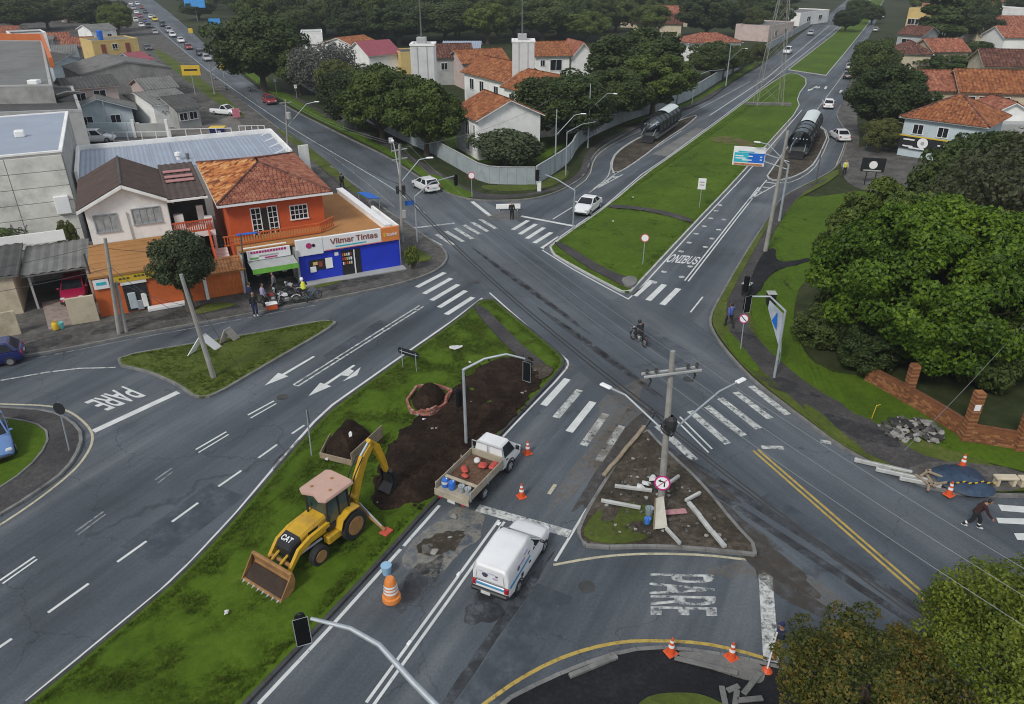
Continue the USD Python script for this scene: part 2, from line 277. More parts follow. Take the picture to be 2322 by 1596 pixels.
ground.part('terrain', MB().add([(-3000, -300, -0.06), (3000, -300, -0.06), (3000, 5000, -0.06), (-3000, 5000, -0.06)], [[0, 1, 2, 3]]), EARTH)
road = Thing('road', kind='structure')
asph = Polygon(W([(-260, 700), (-260, 1800), (2560, 1800), (2700, 1000), (1990, -15), (1880, -15), (1150, 440), (330, -15), (280, -15)]))
road.part('avenue_asphalt', MB().poly(asph, -0.05, 0.0), ASPH)
bpoly = Polygon(smooth_line(W([(283, -12), (330, -12), (700, 250), (1090, 448), (1290, 575), (1425, 668), (1600, 735), (1690, 860), (1900, 1010), (2120, 1120), (2420, 1170), (2700, 1500), (2200, 1720), (1740, 1270), (1470, 965), (1285, 820), (1105, 668), (1010, 598), (945, 530), (700, 350), (330, 90)]), 1, True)).buffer(0)
road.part('cross_road_asphalt', MB().poly(bpoly, -0.04, 0.004), ASPHB)
Z1 = 0.008                                                          # markings lie just above both road sheets
def line_mesh(pts, w, z=Z1, it=0, closed=False):
    q = smooth_line(W(pts), it, closed) if it or closed else W(pts)
    l = LineString(np.vstack([q, q[:1]]) if closed else q)
    return MB().poly(l.buffer(w / 2, cap_style='flat', join_style='mitre'), z - 0.003, z)
def mark(name, pts, w=0.12, m=PAINT, it=0, z=Z1): return road.part(name, line_mesh(pts, w, z, it), m)
def text_quad(text, bl, br, tl, tr, m=PAINT, name='road_word', z=Z1):
    t = meshkit.text_mesh(text, 1.0, 0.003, bold=True); v = np.array(t.vertices); v[:, 0] -= v[:, 0].min(); u = v[:, 0] / v[:, 0].max(); h = np.clip((v[:, 1] - v[:, 1].min()) / (v[:, 1].max() - v[:, 1].min()), 0, 1)
    a, b, c, d = (P2(q) for q in (bl, br, tl, tr))
    xy = (a[None] * (1 - u)[:, None] + b[None] * u[:, None]) * (1 - h)[:, None] + (c[None] * (1 - u)[:, None] + d[None] * u[:, None]) * h[:, None]
    road.part(name, (np.column_stack([xy, v[:, 2] - 0.003 + z]), np.asarray(t.faces)[:, ::-1]), m)
# --- islands and pavements, each with kerb stones round its edge
def stones(ring_line, w, z0, z1, length=1.0, inset=0.0):
    """Kerb stones along a closed line: one block per stone with a narrow joint between."""
    b = MB(); L = ring_line.length; n = max(3, int(L / length))
    for i in range(n):
        a, c = ring_line.interpolate(i * L / n + 0.012), ring_line.interpolate((i + 1) * L / n - 0.012)
        mid = ring_line.interpolate((i + 0.5) * L / n); d = np.array([c.x - a.x, c.y - a.y]); ln = np.linalg.norm(d)
        if ln < 0.05: continue
        b.box(((a.x + c.x) / 2, (a.y + c.y) / 2, (z0 + z1) / 2 + 0.006 * math.sin(i * 7.7)), (ln + 0.01, w, z1 - z0), math.atan2(d[1], d[0]))
    return b
def island(name, pts, top, kerbm, h=0.14, it=2, kw=0.16, amp=0.05, cell=0.7, kerb_len=1.0, far=False, surface='grass'):
    pg = PG(pts, it); t = Thing(name, kind='structure')
    inner = pg.buffer(-kw)
    t.part(surface, relief(inner, h - 0.01, amp, cell, len(used)) if amp else MB().poly(inner, -0.02, h - 0.01), top, smooth=True if amp else False)
    if far: t.part('kerb', MB().poly(pg.difference(pg.buffer(-kw)), -0.02, h), kerbm)
    else: t.part('kerb', stones(pg.buffer(-kw / 2).exterior, kw, -0.03, h, kerb_len), kerbm)
    return t, pg
lower_median_px = [(1105, 668), (1168, 720), (1262, 795), (1285, 822), (1268, 848), (1176, 946), (1080, 1046), (975, 1152), (905, 1232), (730, 1422), (560, 1600), (480, 1690), (-60, 1690), (70, 1590), (372, 1340), (442, 1272), (545, 1160), (641, 1046), (720, 957), (762, 920), (884, 833), (1032, 729)]
med, med_pg = island('median', lower_median_px, GRASS, KERBD, it=1, amp=0.16, cell=0.5, surface='grass')
upper_px = [(1236, 569), (1271, 541), (1377, 468), (1460, 397), (1520, 356), (1640, 268), (1738, 195), (1785, 166), (1808, 168), (1834, 184), (1806, 222), (1815, 246), (1741, 328), (1667, 412), (1572, 512), (1470, 622), (1440, 655), (1422, 671), (1375, 647), (1300, 607)]
umed, umed_pg = island('median', upper_px, GRASS, KERBW, it=1, amp=0.2, cell=0.8)
fmed, fmed_pg = island('median', [(1786, 159), (1873, 172), (1912, 125), (1958, 68), (1985, 30), (2003, 2), (1985, -8), (1945, 22), (1888, 80)], GRASS, KERBW, it=0, amp=0.2, cell=2.0, far=True)
tri, tri_pg = island('traffic_island', [(262, 822), (275, 808), (436, 781), (580, 757), (735, 727), (768, 728), (755, 745), (580, 845), (508, 889), (480, 902), (452, 909), (430, 898), (409, 880), (376, 864), (327, 843), (268, 833)], GRASS2, KERB, amp=0.12, cell=0.5)
bl_px = [(-200, 905), (0, 925), (105, 931), (145, 944), (172, 962), (189, 982), (190, 1000), (180, 1030), (152, 1072), (104, 1108), (30, 1156), (-200, 1290)]
bli, bli_pg = island('traffic_island', bl_px, FOOT, KERB, amp=0.03, cell=0.6, surface='footpath')
g = PG([(-200, 930), (0, 951), (76, 962), (106, 979), (113, 994), (104, 1022), (68, 1066), (0, 1115), (-200, 1220)]); bli.part('grass', relief(g, 0.17, 0.12, 0.5, 3), GRASS, smooth=True)
bli.part('kerb', stones(g.exterior, 0.10, 0.1, 0.20, 1.0), KERB)
rti, rti_pg = island('traffic_island', [(1460, 966), (1500, 1012), (1596, 1100), (1668, 1192), (1740, 1266), (1700, 1262), (1560, 1247), (1460, 1244), (1359, 1247), (1322, 1243), (1305, 1226), (1306, 1204), (1332, 1150), (1378, 1077), (1421, 1009)], MUD, KERB, it=1, amp=0.22, cell=0.4, surface='churned_mud')
g = PG([(1318, 1222), (1330, 1190), (1360, 1160), (1420, 1140), (1490, 1160), (1500, 1205), (1455, 1236), (1360, 1239)]); rti.part('grass', relief(g, 0.19, 0.10, 0.4, 5), GRASS2, smooth=True)
bi_px = [(1090, 1640), (1143, 1587), (1215, 1552), (1283, 1521), (1381, 1484), (1461, 1469), (1524, 1469), (1600, 1478), (1668, 1491), (1760, 1510), (1900, 1560), (2100, 1720), (1050, 1720)]
bti, bti_pg = island('traffic_island', bi_px, WETA, KERB, it=1, amp=0.10, cell=0.5, surface='wet_earth')
g = PG([(1445, 1600), (1480, 1581), (1540, 1577), (1600, 1582), (1700, 1640), (1420, 1660)]); bti.part('grass', relief(g, 0.19, 0.12, 0.4, 6), GRASS2, smooth=True)
g = PG([(1530, 1480), (1640, 1494), (1735, 1512), (1730, 1560), (1690, 1548), (1600, 1520), (1545, 1502)]); bti.part('broken_concrete', relief(g, 0.18, 0.04, 0.5, 9), SLABC)
# the blocks of town on three sides
lk = [(-600, 880), (0, 818), (82, 806), (218, 781), (286, 765), (400, 744), (508, 725), (714, 686), (833, 662), (921, 642), (985, 619), (1008, 600), (1015, 583), (1005, 565), (985, 552), (951, 530), (920, 505), (883, 486), (833, 442), (703, 344), (600, 270), (500, 190), (420, 120), (345, 60), (300, 12), (287, -12)]
rk_b = [(332, -12), (400, 40), (480, 115), (580, 197), (655, 247), (755, 297), (805, 322), (880, 357), (930, 391), (992, 430), (1060, 456), (1156, 457), (1206, 453), (1253, 442), (1301, 418), (1327, 397), (1339, 362), (1360, 337), (1400, 313), (1457, 284), (1535, 252), (1585, 237), (1622, 216), (1660, 187), (1741, 139), (1823, 69), (1890, 24), (1935, -14)]
rk = [(2006, -14), (1985, 55), (1955, 110), (1925, 180), (1914, 225), (1899, 250), (1895, 266), (1913, 292), (1920, 318), (1915, 340), (1899, 380), (1857, 406), (1789, 438), (1765, 459), (1742, 497), (1698, 562), (1652, 640), (1618, 700), (1607, 729), (1614, 753), (1640, 792), (1688, 847), (1736, 889), (1818, 950), (1894, 1009), (1966, 1047), (2038, 1081), (2090, 1103), (2160, 1122), (2330, 1128), (2700, 1130)]
def block(name, line, far, top, kerbm, surface):
    q = np.vstack([smooth_line(W(line), 2), far]); pg = Polygon(q).buffer(0); t = Thing(name, kind='structure')
    t.part(surface, MB().poly(pg.buffer(-0.01), -0.03, 0.13), top)
    ls = LineString(smooth_line(W(line), 2)); near = ls.intersection(sbox(-80, 0, 80, 130))
    for gg in (near.geoms if hasattr(near, 'geoms') else [near]):
        if gg.length > 2: t.part('kerb', stones(gg, 0.17, -0.03, 0.15, 1.0), kerbm)
    return t, pg
lb, lb_pg = block('pavement', lk, [(-150, 900), (-900, 900), (-900, 20), (-120, 15)], PAVE, KERB, 'paving')
WOODF_SHADE = patchy('woodland_floor_and_lawn_shade', [(0.3, (0.012, 0.016, 0.007)), (0.5, (0.028, 0.038, 0.012)), (0.7, (0.06, 0.065, 0.03))], 0.06, 0.8)  # floor under the trees; its dark tone also serves as painted shade on the lawn
cb, cb_pg = block('pavement', rk_b, [(520, 1500), (-100, 1500)], WOODF_SHADE, KERB, 'verge_ground')
rb, rb_pg = block('pavement', rk, [(140, 18), (1200, 18), (1400, 1500), (560, 1500)], WOODF_SHADE, KERB, 'verge_ground')
def patch(t, name, pts, m, z=0.145, amp=0.0, it=2, cell=0.6, seed=0):
    pg = PG(pts, it); t.part(name, relief(pg, z, amp, cell, seed, skirt=0.05) if amp else MB().poly(pg, z - 0.03, z), m, smooth=bool(amp)); return pg
# left block: verge along the cross road, corner pavement
patch(lb, 'grass', [(620, 290), (650, 300), (745, 368), (800, 425), (835, 452), (820, 452), (770, 420), (700, 360)], GRASS2, amp=0.1)
patch(lb, 'asphalt_path', [(703, 362), (720, 365), (800, 430), (880, 500), (915, 540), (900, 540), (850, 500)], FOOT, z=0.150)
patch(lb, 'grass', [(360, 110), (470, 190), (560, 262), (540, 270), (430, 190), (345, 120)], GRASS2, amp=0.1)
patch(lb, 'paved_drive', [(96, 690), (182, 672), (196, 735), (112, 752)], mat('pink_paving', (0.26, 0.21, 0.185), 0.85, 0.3, 2.5, bump=0.4), z=0.16, it=0)
patch(lb, 'yard_ground', [(150, 300), (470, 285), (530, 262), (560, 300), (610, 318), (160, 345)], patchy('pale_yard', [(0.3, (0.09, 0.085, 0.08)), (0.5, (0.15, 0.14, 0.13)), (0.7, (0.22, 0.20, 0.19))]), z=0.15, it=0)
for k, s in enumerate([[(20, 812), (110, 795), (180, 765), (130, 762), (40, 790)], [(190, 770), (300, 745), (420, 722), (560, 700), (520, 690), (380, 712), (240, 738)], [(690, 668), (800, 655), (880, 630), (860, 622), (760, 640)]]):
    patch(lb, 'dark_damp_patch', s, STAIN, z=0.152 + 0.003 * k)
for k, s in enumerate([[(440, 720), (520, 700), (545, 692), (480, 690), (430, 706)], [(700, 660), (760, 648), (790, 636), (740, 640)], [(930, 560), (960, 575), (985, 590), (950, 600), (925, 590)]]):
    patch(lb, 'weeds', s, GRASS2, z=0.165, amp=0.12, cell=0.4, seed=k)
# centre block: verge grass along the cross road and the wall, trodden footpath, the garden grass behind the wall
patch(cb, 'grass', [(500, 120), (585, 194), (660, 242), (757, 292), (880, 352), (935, 388), (990, 422), (960, 428), (985, 400), (900, 348), (760, 275), (650, 215), (540, 130)], GRASS, amp=0.12, it=1)
patch(cb, 'footpath', [(640, 205), (760, 268), (900, 340), (1000, 395), (1075, 440), (1160, 447), (1245, 434), (1290, 412), (1316, 390), (1325, 352), (1350, 328), (1420, 295), (1500, 258), (1590, 226), (1630, 200), (1640, 203), (1600, 232), (1500, 268), (1370, 325), (1345, 345), (1332, 395), (1300, 417), (1250, 438), (1150, 455), (1062, 452), (985, 412), (880, 350), (740, 276)], FOOT, z=0.152, it=1)
patch(cb, 'grass', [(965, 395), (1010, 405), (1050, 432), (1080, 442), (1062, 454), (1010, 438), (960, 410)], GRASS, amp=0.12, z=0.158)
patch(cb, 'grass', [(1085, 421), (1215, 424), (1255, 398), (1285, 385), (1292, 400), (1250, 428), (1160, 438), (1100, 434)], GRASS2, amp=0.12, z=0.158)
patch(cb, 'grass', [(1390, 292), (1470, 262), (1530, 246), (1600, 215), (1640, 185), (1740, 128), (1735, 138), (1640, 196), (1580, 232), (1480, 270)], GRASS, amp=0.12, z=0.158)
patch(cb, 'grass', [(1000, 340), (1100, 374), (1214, 380), (1250, 355), (1295, 318), (1360, 285), (1440, 262), (1380, 225), (1190, 215), (1010, 260)], GRASS, amp=0.1, z=0.15, cell=1.2)
# right block
gp = patch(rb, 'grass', [(1700, 575), (1740, 505), (1800, 445), (1850, 450), (1870, 447), (1990, 430), (2330, 560), (2600, 900), (2500, 1110), (2300, 1070), (2150, 1030), (1960, 1000), (1870, 920), (1770, 830), (1715, 775), (1700, 700), (1690, 640)], GRASS, amp=0.15, cell=1.2, z=0.15)
rb_path = [(1895, 402), (1830, 432), (1792, 470), (1760, 520), (1730, 575), (1705, 640), (1690, 690), (1692, 740), (1715, 775), (1760, 820), (1830, 880), (1900, 920), (1960, 950), (2050, 1020), (2100, 1045), (2330, 1100), (2330, 1116), (2160, 1112), (2040, 1072), (1960, 1035), (1880, 985), (1810, 925), (1735, 855), (1680, 800), (1655, 760), (1640, 715), (1665, 640), (1700, 570), (1745, 490), (1770, 455), (1800, 435)]
patch(rb, 'verge_paving', [(1899, 385), (1857, 410), (1789, 442), (1765, 463), (1742, 500), (1698, 566), (1656, 640), (1622, 702), (1612, 730), (1619, 753), (1645, 792), (1692, 847), (1740, 889), (1820, 950), (1896, 1009), (1966, 1049), (2090, 1105), (2330, 1129), (2330, 1090), (1960, 960), (1760, 830), (1700, 740), (1700, 640), (1780, 470), (1900, 405)], GRASS2, z=0.236, it=1)
patch(rb, 'kerb_paving', [(1926, 180), (1915, 225), (1900, 250), (1896, 266), (1914, 292), (1921, 318), (1916, 340), (1900, 382), (1930, 400), (1950, 330), (1940, 260), (1952, 180)], PAVE, z=0.15, it=1)
patch(rb, 'footpath', rb_path, FOOT, z=0.24, it=1)
patch(rb, 'black_asphalt', [(1700, 640), (1716, 600), (1735, 572), (1758, 568), (1756, 590), (1768, 600), (1800, 598), (1834, 590), (1836, 597), (1800, 608), (1760, 618), (1738, 636), (1718, 672), (1690, 680)], WETA, z=0.265, it=1)
patch(rb, 'grass_strip', [(1763, 463), (1752, 495), (1722, 548), (1672, 640), (1648, 690), (1632, 690), (1650, 648), (1700, 565), (1744, 500)], GRASS2, z=0.27, amp=0.08, it=1, cell=0.4)
patch(rb, 'grass_strip', [(1640, 760), (1665, 770), (1690, 805), (1722, 845), (1712, 852), (1680, 830), (1650, 795)], GRASS, z=0.27, amp=0.1, it=1, cell=0.4)
patch(rb, 'grass_strip', [(1815, 918), (1860, 945), (1900, 985), (1960, 1030), (1940, 1030), (1890, 1000), (1830, 952)], GRASS2, z=0.27, amp=0.1, it=1, cell=0.4)
patch(rb, 'paved_forecourt', [(1900, 405), (1935, 345), (1960, 330), (2050, 345), (2120, 380), (2060, 440), (1960, 440)], PAVE, z=0.158)
patch(rb, 'pale_pavement', [(2040, 1075), (2120, 1050), (2330, 1075), (2330, 1124), (2160, 1118), (2090, 1098)], PAVE, z=0.262, it=1)
# bus stop islands on the avenue
bs1, _ = island('bus_stop_island', [(1384, 391), (1388, 358), (1410, 337), (1448, 314), (1490, 294), (1540, 274), (1587, 259), (1560, 285), (1505, 320), (1460, 357), (1402, 396)], MUD, KERBW, amp=0.06, it=1, surface='bare_ground', cell=0.8)
bs2, _ = island('bus_stop_island', [(1730, 411), (1757, 372), (1781, 337), (1841, 279), (1880, 303), (1858, 354), (1838, 384), (1789, 409)], MUD, KERBW, amp=0.06, it=1, surface='bare_ground', cell=0.8)
for q in ([(1478, 350), (1578, 290), (1602, 293), (1514, 355)], [(1690, 352), (1762, 276), (1800, 270), (1744, 350)]):
    road.part('concrete_bay', MB().poly(Polygon(W(q)), 0.001, 0.005), SLABC)
road.part('median_break', MB().poly(Polygon(W([(1786, 164), (1873, 175), (1870, 190), (1836, 184)])), 0.001, 0.0055), ASPHB)
# bare soil and paths on the medians
def jag(pg, amp=0.35, f=1.6, seed=0):
    L = pg.exterior; n = int(L.length / 0.15); p = np.array([L.interpolate(i * L.length / n).coords[0] for i in range(n)]); c = np.column_stack([p * f, np.full(n, seed)])
    return Polygon(p + amp * 2 * np.column_stack([meshkit.fbm(c, 3, 1) - 0.5, meshkit.fbm(c, 3, 2) - 0.5])).buffer(0)
soil_pg = jag(PG([(1118, 822), (1165, 812), (1215, 838), (1240, 858), (1185, 925), (1130, 985), (1072, 1050), (1030, 1105), (990, 1130), (930, 1150), (868, 1165), (835, 1150), (850, 1080), (905, 985), (960, 940), (1020, 890), (1062, 858)], 2))
med.part('turned_soil', relief(soil_pg, 0.20, 0.42, 0.24, 11, freq=2.2, skirt=0.12), SOIL, smooth=True)
med.part('asphalt_path', MB().poly(PG([(1068, 700), (1095, 700), (1140, 745), (1195, 800), (1245, 838), (1235, 856), (1195, 830), (1165, 808), (1120, 762)], 1), 0.1, 0.255), FOOT)
med.part('bare_corner', relief(PG([(1205, 830), (1245, 835), (1258, 850), (1225, 872), (1205, 855)]), 0.27, 0.06, 0.4, 2, skirt=0.1), MUD)
umed.part('footpath', MB().poly(PG([(1252, 556), (1275, 556), (1340, 598), (1395, 628), (1443, 640), (1440, 652), (1420, 657), (1385, 640), (1320, 606)], 1), 0.1, 0.30), FOOT)
umed.part('broken_paving', MB().poly(PG([(1405, 640), (1430, 632), (1446, 640), (1438, 655), (1418, 658)], 1), 0.1, 0.315), SLABC)
umed.part('trodden_path', relief(PG([(1376, 472), (1400, 470), (1470, 478), (1530, 490), (1570, 505), (1568, 512), (1500, 492), (1440, 480), (1385, 478)], 1), 0.31, 0.02, 0.6, 4, skirt=0.1), FOOT)
umed.part('worn_red_earth', relief(PG([(1600, 320), (1640, 312), (1690, 322), (1720, 335), (1690, 338), (1630, 330)], 2), 0.32, 0.02, 0.6, 4, skirt=0.1), worn('red_earth', (0.19, 0.105, 0.06), 0.40, 0.72, 0.9, amount=0.8))
umed.part('drainage_slab', MB().rbox(P(1740, 241) + [0, 0, 0.35], (7.5, 0.8, 0.5), 0.05, -0.12), SLABC)
# --- painted markings
mark('edge_line', [(60, 1590), (365, 1338), (436, 1270), (537, 1161), (633, 1046), (712, 956), (753, 918), (876, 831), (1026, 727), (1093, 676)], 0.15)
mark('edge_line', [(1110, 664), (1176, 723), (1274, 806), (1290, 821), (1281, 842), (1180, 947), (1140, 990)], 0.12, it=1)
mark('edge_line', [(996, 1146), (934, 1216), (915, 1238)], 0.15); mark('edge_line', [(908, 1245), (749, 1422), (586, 1596)], 0.15)
mark('edge_line', [(1229, 567), (1298, 610), (1375, 652), (1424, 678), (1448, 657), (1577, 515), (1672, 415), (1748, 330), (1818, 249)], 0.12, it=0)
mark('edge_line', [(1231, 565), (1266, 539), (1372, 466), (1455, 395), (1516, 354), (1636, 266), (1734, 193), (1900, 60)], 0.12)
for a, b in ([(562, 941), (621, 909)], [(444, 1019), (513, 979)], [(352, 1088), (390, 1061)], [(170, 1206), (234, 1160)], [(0, 1316), (79, 1262)]):
    m = PAINT if a[0] in (562, 444, 0) else PAINTF
    mark('lane_dash', [a, b], 0.11, m); mark('lane_dash', [(a[0] + 6, a[1] + 7), (b[0] + 5, b[1] + 6)], 0.09, m)
for a, b in ([(662, 983), (690, 964)], [(586, 1038), (628, 1008)], [(495, 1103), (547, 1067)], [(390, 1183), (449, 1140)], [(266, 1274), (332, 1227)], [(109, 1389), (201, 1323)], [(-30, 1487), (27, 1448)]): mark('lane_dash', [a, b], 0.13)
a, b = P2((670, 874)), P2((955, 694)); d = (b - a) / np.linalg.norm(b - a); nn = np.array([-d[1], d[0]]); L = np.linalg.norm(b - a)
bb = MB()
for sgn in (-1, 1): bb.poly(LineString([a + nn * 0.17 * sgn, b + nn * 0.17 * sgn]).buffer(0.065, cap_style='flat'), Z1 - 0.003, Z1)
for i in (0, int(L / 1.3), int(L / 0.63), int(L / 0.42) - 1): c = a + d * 0.42 * i; bb.poly(LineString([c - nn * 0.1, c + nn * 0.1]).buffer(0.05, cap_style='flat'), Z1 - 0.003, Z1)
road.part('double_line', bb, PAINTW)
def arrow(tail, tip, turn=False):
    a, b = P2(tail), P2(tip); d = (b - a) / np.linalg.norm(b - a); n = np.array([-d[1], d[0]]); L = np.linalg.norm(b - a); h = b - d * L * 0.36
    pg = unary_union([Polygon([a - n * 0.09, a + n * 0.09, h + n * 0.11, h - n * 0.11]), Polygon([h - n * 0.42, h + n * 0.42, b])])
    if turn:
        s = a + d * L * 0.18; pg = unary_union([pg, Polygon([a + d * L * 0.12 - n * 0.08, a + d * L * 0.34 - n * 0.08, a + d * L * 0.30 + n * 0.55, a + d * L * 0.14 + n * 0.45]), Polygon([a + d * L * 0.0 + n * 0.50, a + d * L * 0.46 + n * 0.66, a + d * L * 0.22 + n * 0.95])])
    road.part('arrow_marking', MB().poly(pg, Z1 - 0.003, Z1), PAINT)
arrow((712, 808), (600, 874)); arrow((803, 828), (699, 898), True)
mark('stop_line', [(212, 978), (404, 889)], 0.42)
text_quad('PARE', (278, 875), (190, 912), (331, 897), (244, 931))
mark('edge_line', [(-60, 914), (0, 916), (109, 919), (153, 930), (185, 951), (207, 976), (211, 996), (202, 1022), (175, 1060), (125, 1103), (55, 1155), (-60, 1228)], 0.13, PAINTYP, it=2)
mark('edge_line', [(-40, 870), (150, 836), (262, 833)], 0.12, PAINTW, it=1); mark('edge_line', [(82, 812), (286, 771), (508, 731), (714, 692)], 0.10, PAINTF, it=1)
for a, b in ([(945, 651), (1008, 618)], [(961, 666), (1023, 631)], [(978, 681), (1039, 645)], [(995, 697), (1056, 659)], [(1011, 713), (1072, 674)]): mark('crosswalk_stripe', [a, b], 0.40)
for a, b in ([(970, 541), (1000, 557)], [(989, 531), (1029, 556)], [(1010, 524), (1050, 548)], [(1031, 517), (1071, 542)], [(1051, 510), (1088, 531)], [(1070, 504), (1106, 525)], [(1088, 497), (1125, 519)]): mark('crosswalk_stripe', [a, b], 0.40, PAINTW)
for a, b in ([(1162, 521), (1197, 500)], [(1178, 531), (1215, 508)], [(1194, 541), (1233, 516)], [(1211, 551), (1250, 527)], [(1229, 563), (1268, 537)]): mark('crosswalk_stripe', [a, b], 0.42)
for a, b in ([(1438, 671), (1478, 636)], [(1469, 681), (1506, 645)], [(1501, 691), (1538, 654)]): mark('crosswalk_stripe', [a, b], 0.45)
for k, (a, b) in enumerate(([(1232, 919), (1286, 859)], [(1260, 947), (1314, 884)], [(1290, 979), (1344, 911)], [(1322, 1010), (1373, 938)], [(1357, 1045), (1409, 965)])): mark('crosswalk_stripe', [a, b], 0.42, PAINTW if k in (1, 3, 4) else PAINT)
for k, (a, b) in enumerate(([(1490, 965), (1575, 1043)], [(1564, 932), (1650, 1006)], [(1602, 921), (1686, 988)], [(1632, 903), (1720, 972)], [(1667, 889), (1746, 949)], [(1702, 875), (1786, 940)])): mark('crosswalk_stripe', [a, b], 0.42, PAINTW)
for o in (0, 8): mark('lane_line', [(1533 + o, 953 - o), (1606 + o, 1026 - o)], 0.10)
mark('stop_line', [(1070, 457), (1112, 490)], 0.4, PAINT); mark('stop_line', [(1181, 490), (1308, 514)], 0.38); mark('stop_line', [(935, 517), (1030, 506)], 0.3, PAINTW)
mark('stop_line', [(1082, 1151), (1294, 1211)], 0.5, PAINTW); mark('lane_line', [(1253, 497), (1297, 470)], 0.12); mark('lane_line', [(1335, 437), (1390, 398), (1545, 297)], 0.12, PAINTW)
for o in (-0.14, 0.14):
    q = W([(1137, 1181), (838, 1596)]); d = q[1] - q[0]; n = np.array([-d[1], d[0]]) / np.linalg.norm(d) * o
    road.part('double_line', MB().poly(LineString(q + n).buffer(0.06, cap_style='flat'), Z1 - 0.003, Z1), PAINT)
    q = W([(1712, 1020), (2105, 1362), (2420, 1640)]); d = q[1] - q[0]; n = np.array([-d[1], d[0]]) / np.linalg.norm(d) * o
    road.part('double_line', MB().poly(LineString(q + n).buffer(0.065, cap_style='flat'), Z1 - 0.003, Z1), PAINTY)
    q = W([(1556, 637), (1668, 493), (1722, 425)]); d = q[1] - q[0]; n = np.array([-d[1], d[0]]) / np.linalg.norm(d) * o
    road.part('double_line', MB().poly(LineString(q + n).buffer(0.06, cap_style='flat'), Z1 - 0.003, Z1), PAINT)
for q in ((1131, 1188), (1040, 1302), (928, 1458)): road.part('road_stud', MB().rbox(P(*q) + [0, 0, 0.03], (0.22, 0.14, 0.06), 0.02, math.radians(62)), WHITEP)
mark('lane_dash', [(1244, 1120), (1259, 1098)], 0.18, PAINTYP); mark('edge_line', [(1258, 1272), (1336, 1144)], 0.12)
mark('edge_line', [(1254, 1281), (1333, 1266), (1413, 1257), (1493, 1255), (1600, 1258), (1692, 1269)], 0.13, PAINTYP, it=1)
text_quad('PARE', (1472, 1300), (1473, 1394), (1617, 1303), (1626, 1397), PAINTV)
mark('stop_line', [(1733, 1276), (1744, 1440), (1748, 1500)], 0.55, PAINTW)
mark('edge_line', [(1040, 1640), (1108, 1588), (1174, 1541), (1254, 1498), (1333, 1470), (1413, 1454), (1493, 1452), (1588, 1457), (1667, 1473), (1740, 1494)], 0.15, PAINTY, it=1)
mark('stop_line', [(1726, 1014), (1776, 1015)], 0.3, PAINTW); mark('stop_line', [(1860, 1000), (1884, 1004)], 0.3, PAINTW)
text_quad('ONIBUS', (1507, 594), (1576, 600), (1525, 576), (1590, 583), PAINT)
for q in ((1632, 465), (1623, 478), (1611, 495), (1596, 513), (1578, 530), (1562, 550), (1544, 570), (1641, 498), (1629, 521), (1614, 541), (1599, 560), (1564, 604), (1545, 628), (1505, 616), (1483, 640)):
    road.part('painted_block', MB().poly(Point(*P2(q)).buffer(0.24, 4), Z1 - 0.003, Z1), PAINTW)
mark('lane_dash', [(1565, 708), (1593, 673)], 0.12); mark('edge_line', [(1624, 702), (1640, 674)], 0.3)
def gore(a, b, c, n=4):
    mark('gore_line', [a, c], 0.12); mark('gore_line', [b, c], 0.12)
    for i in range(n): t = (i + 0.4) / n; mark('gore_bar', [(a[0] + (c[0] - a[0]) * t, a[1] + (c[1] - a[1]) * t), (b[0] + (c[0] - b[0]) * t, b[1] + (c[1] - b[1]) * t)], 0.35, PAINTW)
gore((1738, 408), (1770, 413), (1700, 452)); gore((1392, 399), (1411, 396), (1352, 428), 3)
mark('edge_line', [(1345, 428), (1372, 408), (1382, 393), (1386, 358), (1409, 334), (1450, 310), (1540, 271), (1700, 185)], 0.12, PAINTW, it=1); mark('edge_line', [(1770, 415), (1800, 412), (1842, 387), (1862, 356), (1884, 304), (1842, 273)], 0.12, PAINTW, it=1)
mark('edge_line', [(1301, 428), (1336, 402), (1345, 362), (1366, 340), (1405, 318), (1470, 288)], 0.10, PAINTYP, it=1); mark('edge_line', [(1893, 380), (1910, 340), (1916, 318)], 0.10, PAINTYP, it=1); mark('edge_line', [(1700, 578), (1745, 505), (1790, 445), (1857, 412)], 0.08, PAINTF, it=1)
mark('lane_line', [(1608, 262), (1740, 175), (1880, 58)], 0.14); mark('lane_line', [(1842, 262), (1905, 178), (1965, 92)], 0.12, PAINTW)
mark('lane_line', [(352, 60), (470, 160), (560, 224), (662, 292), (842, 397), (905, 437), (965, 485)], 0.12, PAINTW, it=1); mark('lane_line', [(640, 290), (750, 352), (838, 420), (895, 470)], 0.10, PAINTF)
arrow((1852, 195), (1830, 207), True); mark('arrow_marking', [(1870, 202), (1873, 196)], 0.4); mark('arrow_marking', [(1904, 210), (1908, 204)], 0.4)
for q in ([(2262, 1144), (2345, 1150), (2345, 1164), (2270, 1158)], [(2258, 1174), (2345, 1176), (2345, 1190), (2263, 1186)], [(2298, 1209), (2345, 1209), (2345, 1226), (2306, 1224)], [(2320, 1252), (2380, 1252), (2380, 1270), (2326, 1268)]):
    road.part('crosswalk_stripe', MB().poly(Polygon(W(q)), Z1 - 0.003, Z1), PAINT)
def blot(name, c, rx, ry, rz, m, seed, z=0.012, n=40, rough=0.3):
    g = np.random.default_rng(seed); a = np.linspace(0, 2 * np.pi, n, endpoint=False); r = 1 + rough * (meshkit.noise(np.column_stack([np.cos(a) * 2.2 + seed, np.sin(a) * 2.2, a * 0]), seed) - 0.5) * 2
    p = Polygon(np.column_stack([np.cos(a) * rx * r, np.sin(a) * ry * r])); p = affinity.translate(affinity.rotate(p, rz, origin=(0, 0), use_radians=True), *P2(c))
    return road.part(name, MB().poly(p, z - 0.003, z), m)
AA, BB_ = math.radians(62), math.radians(114)
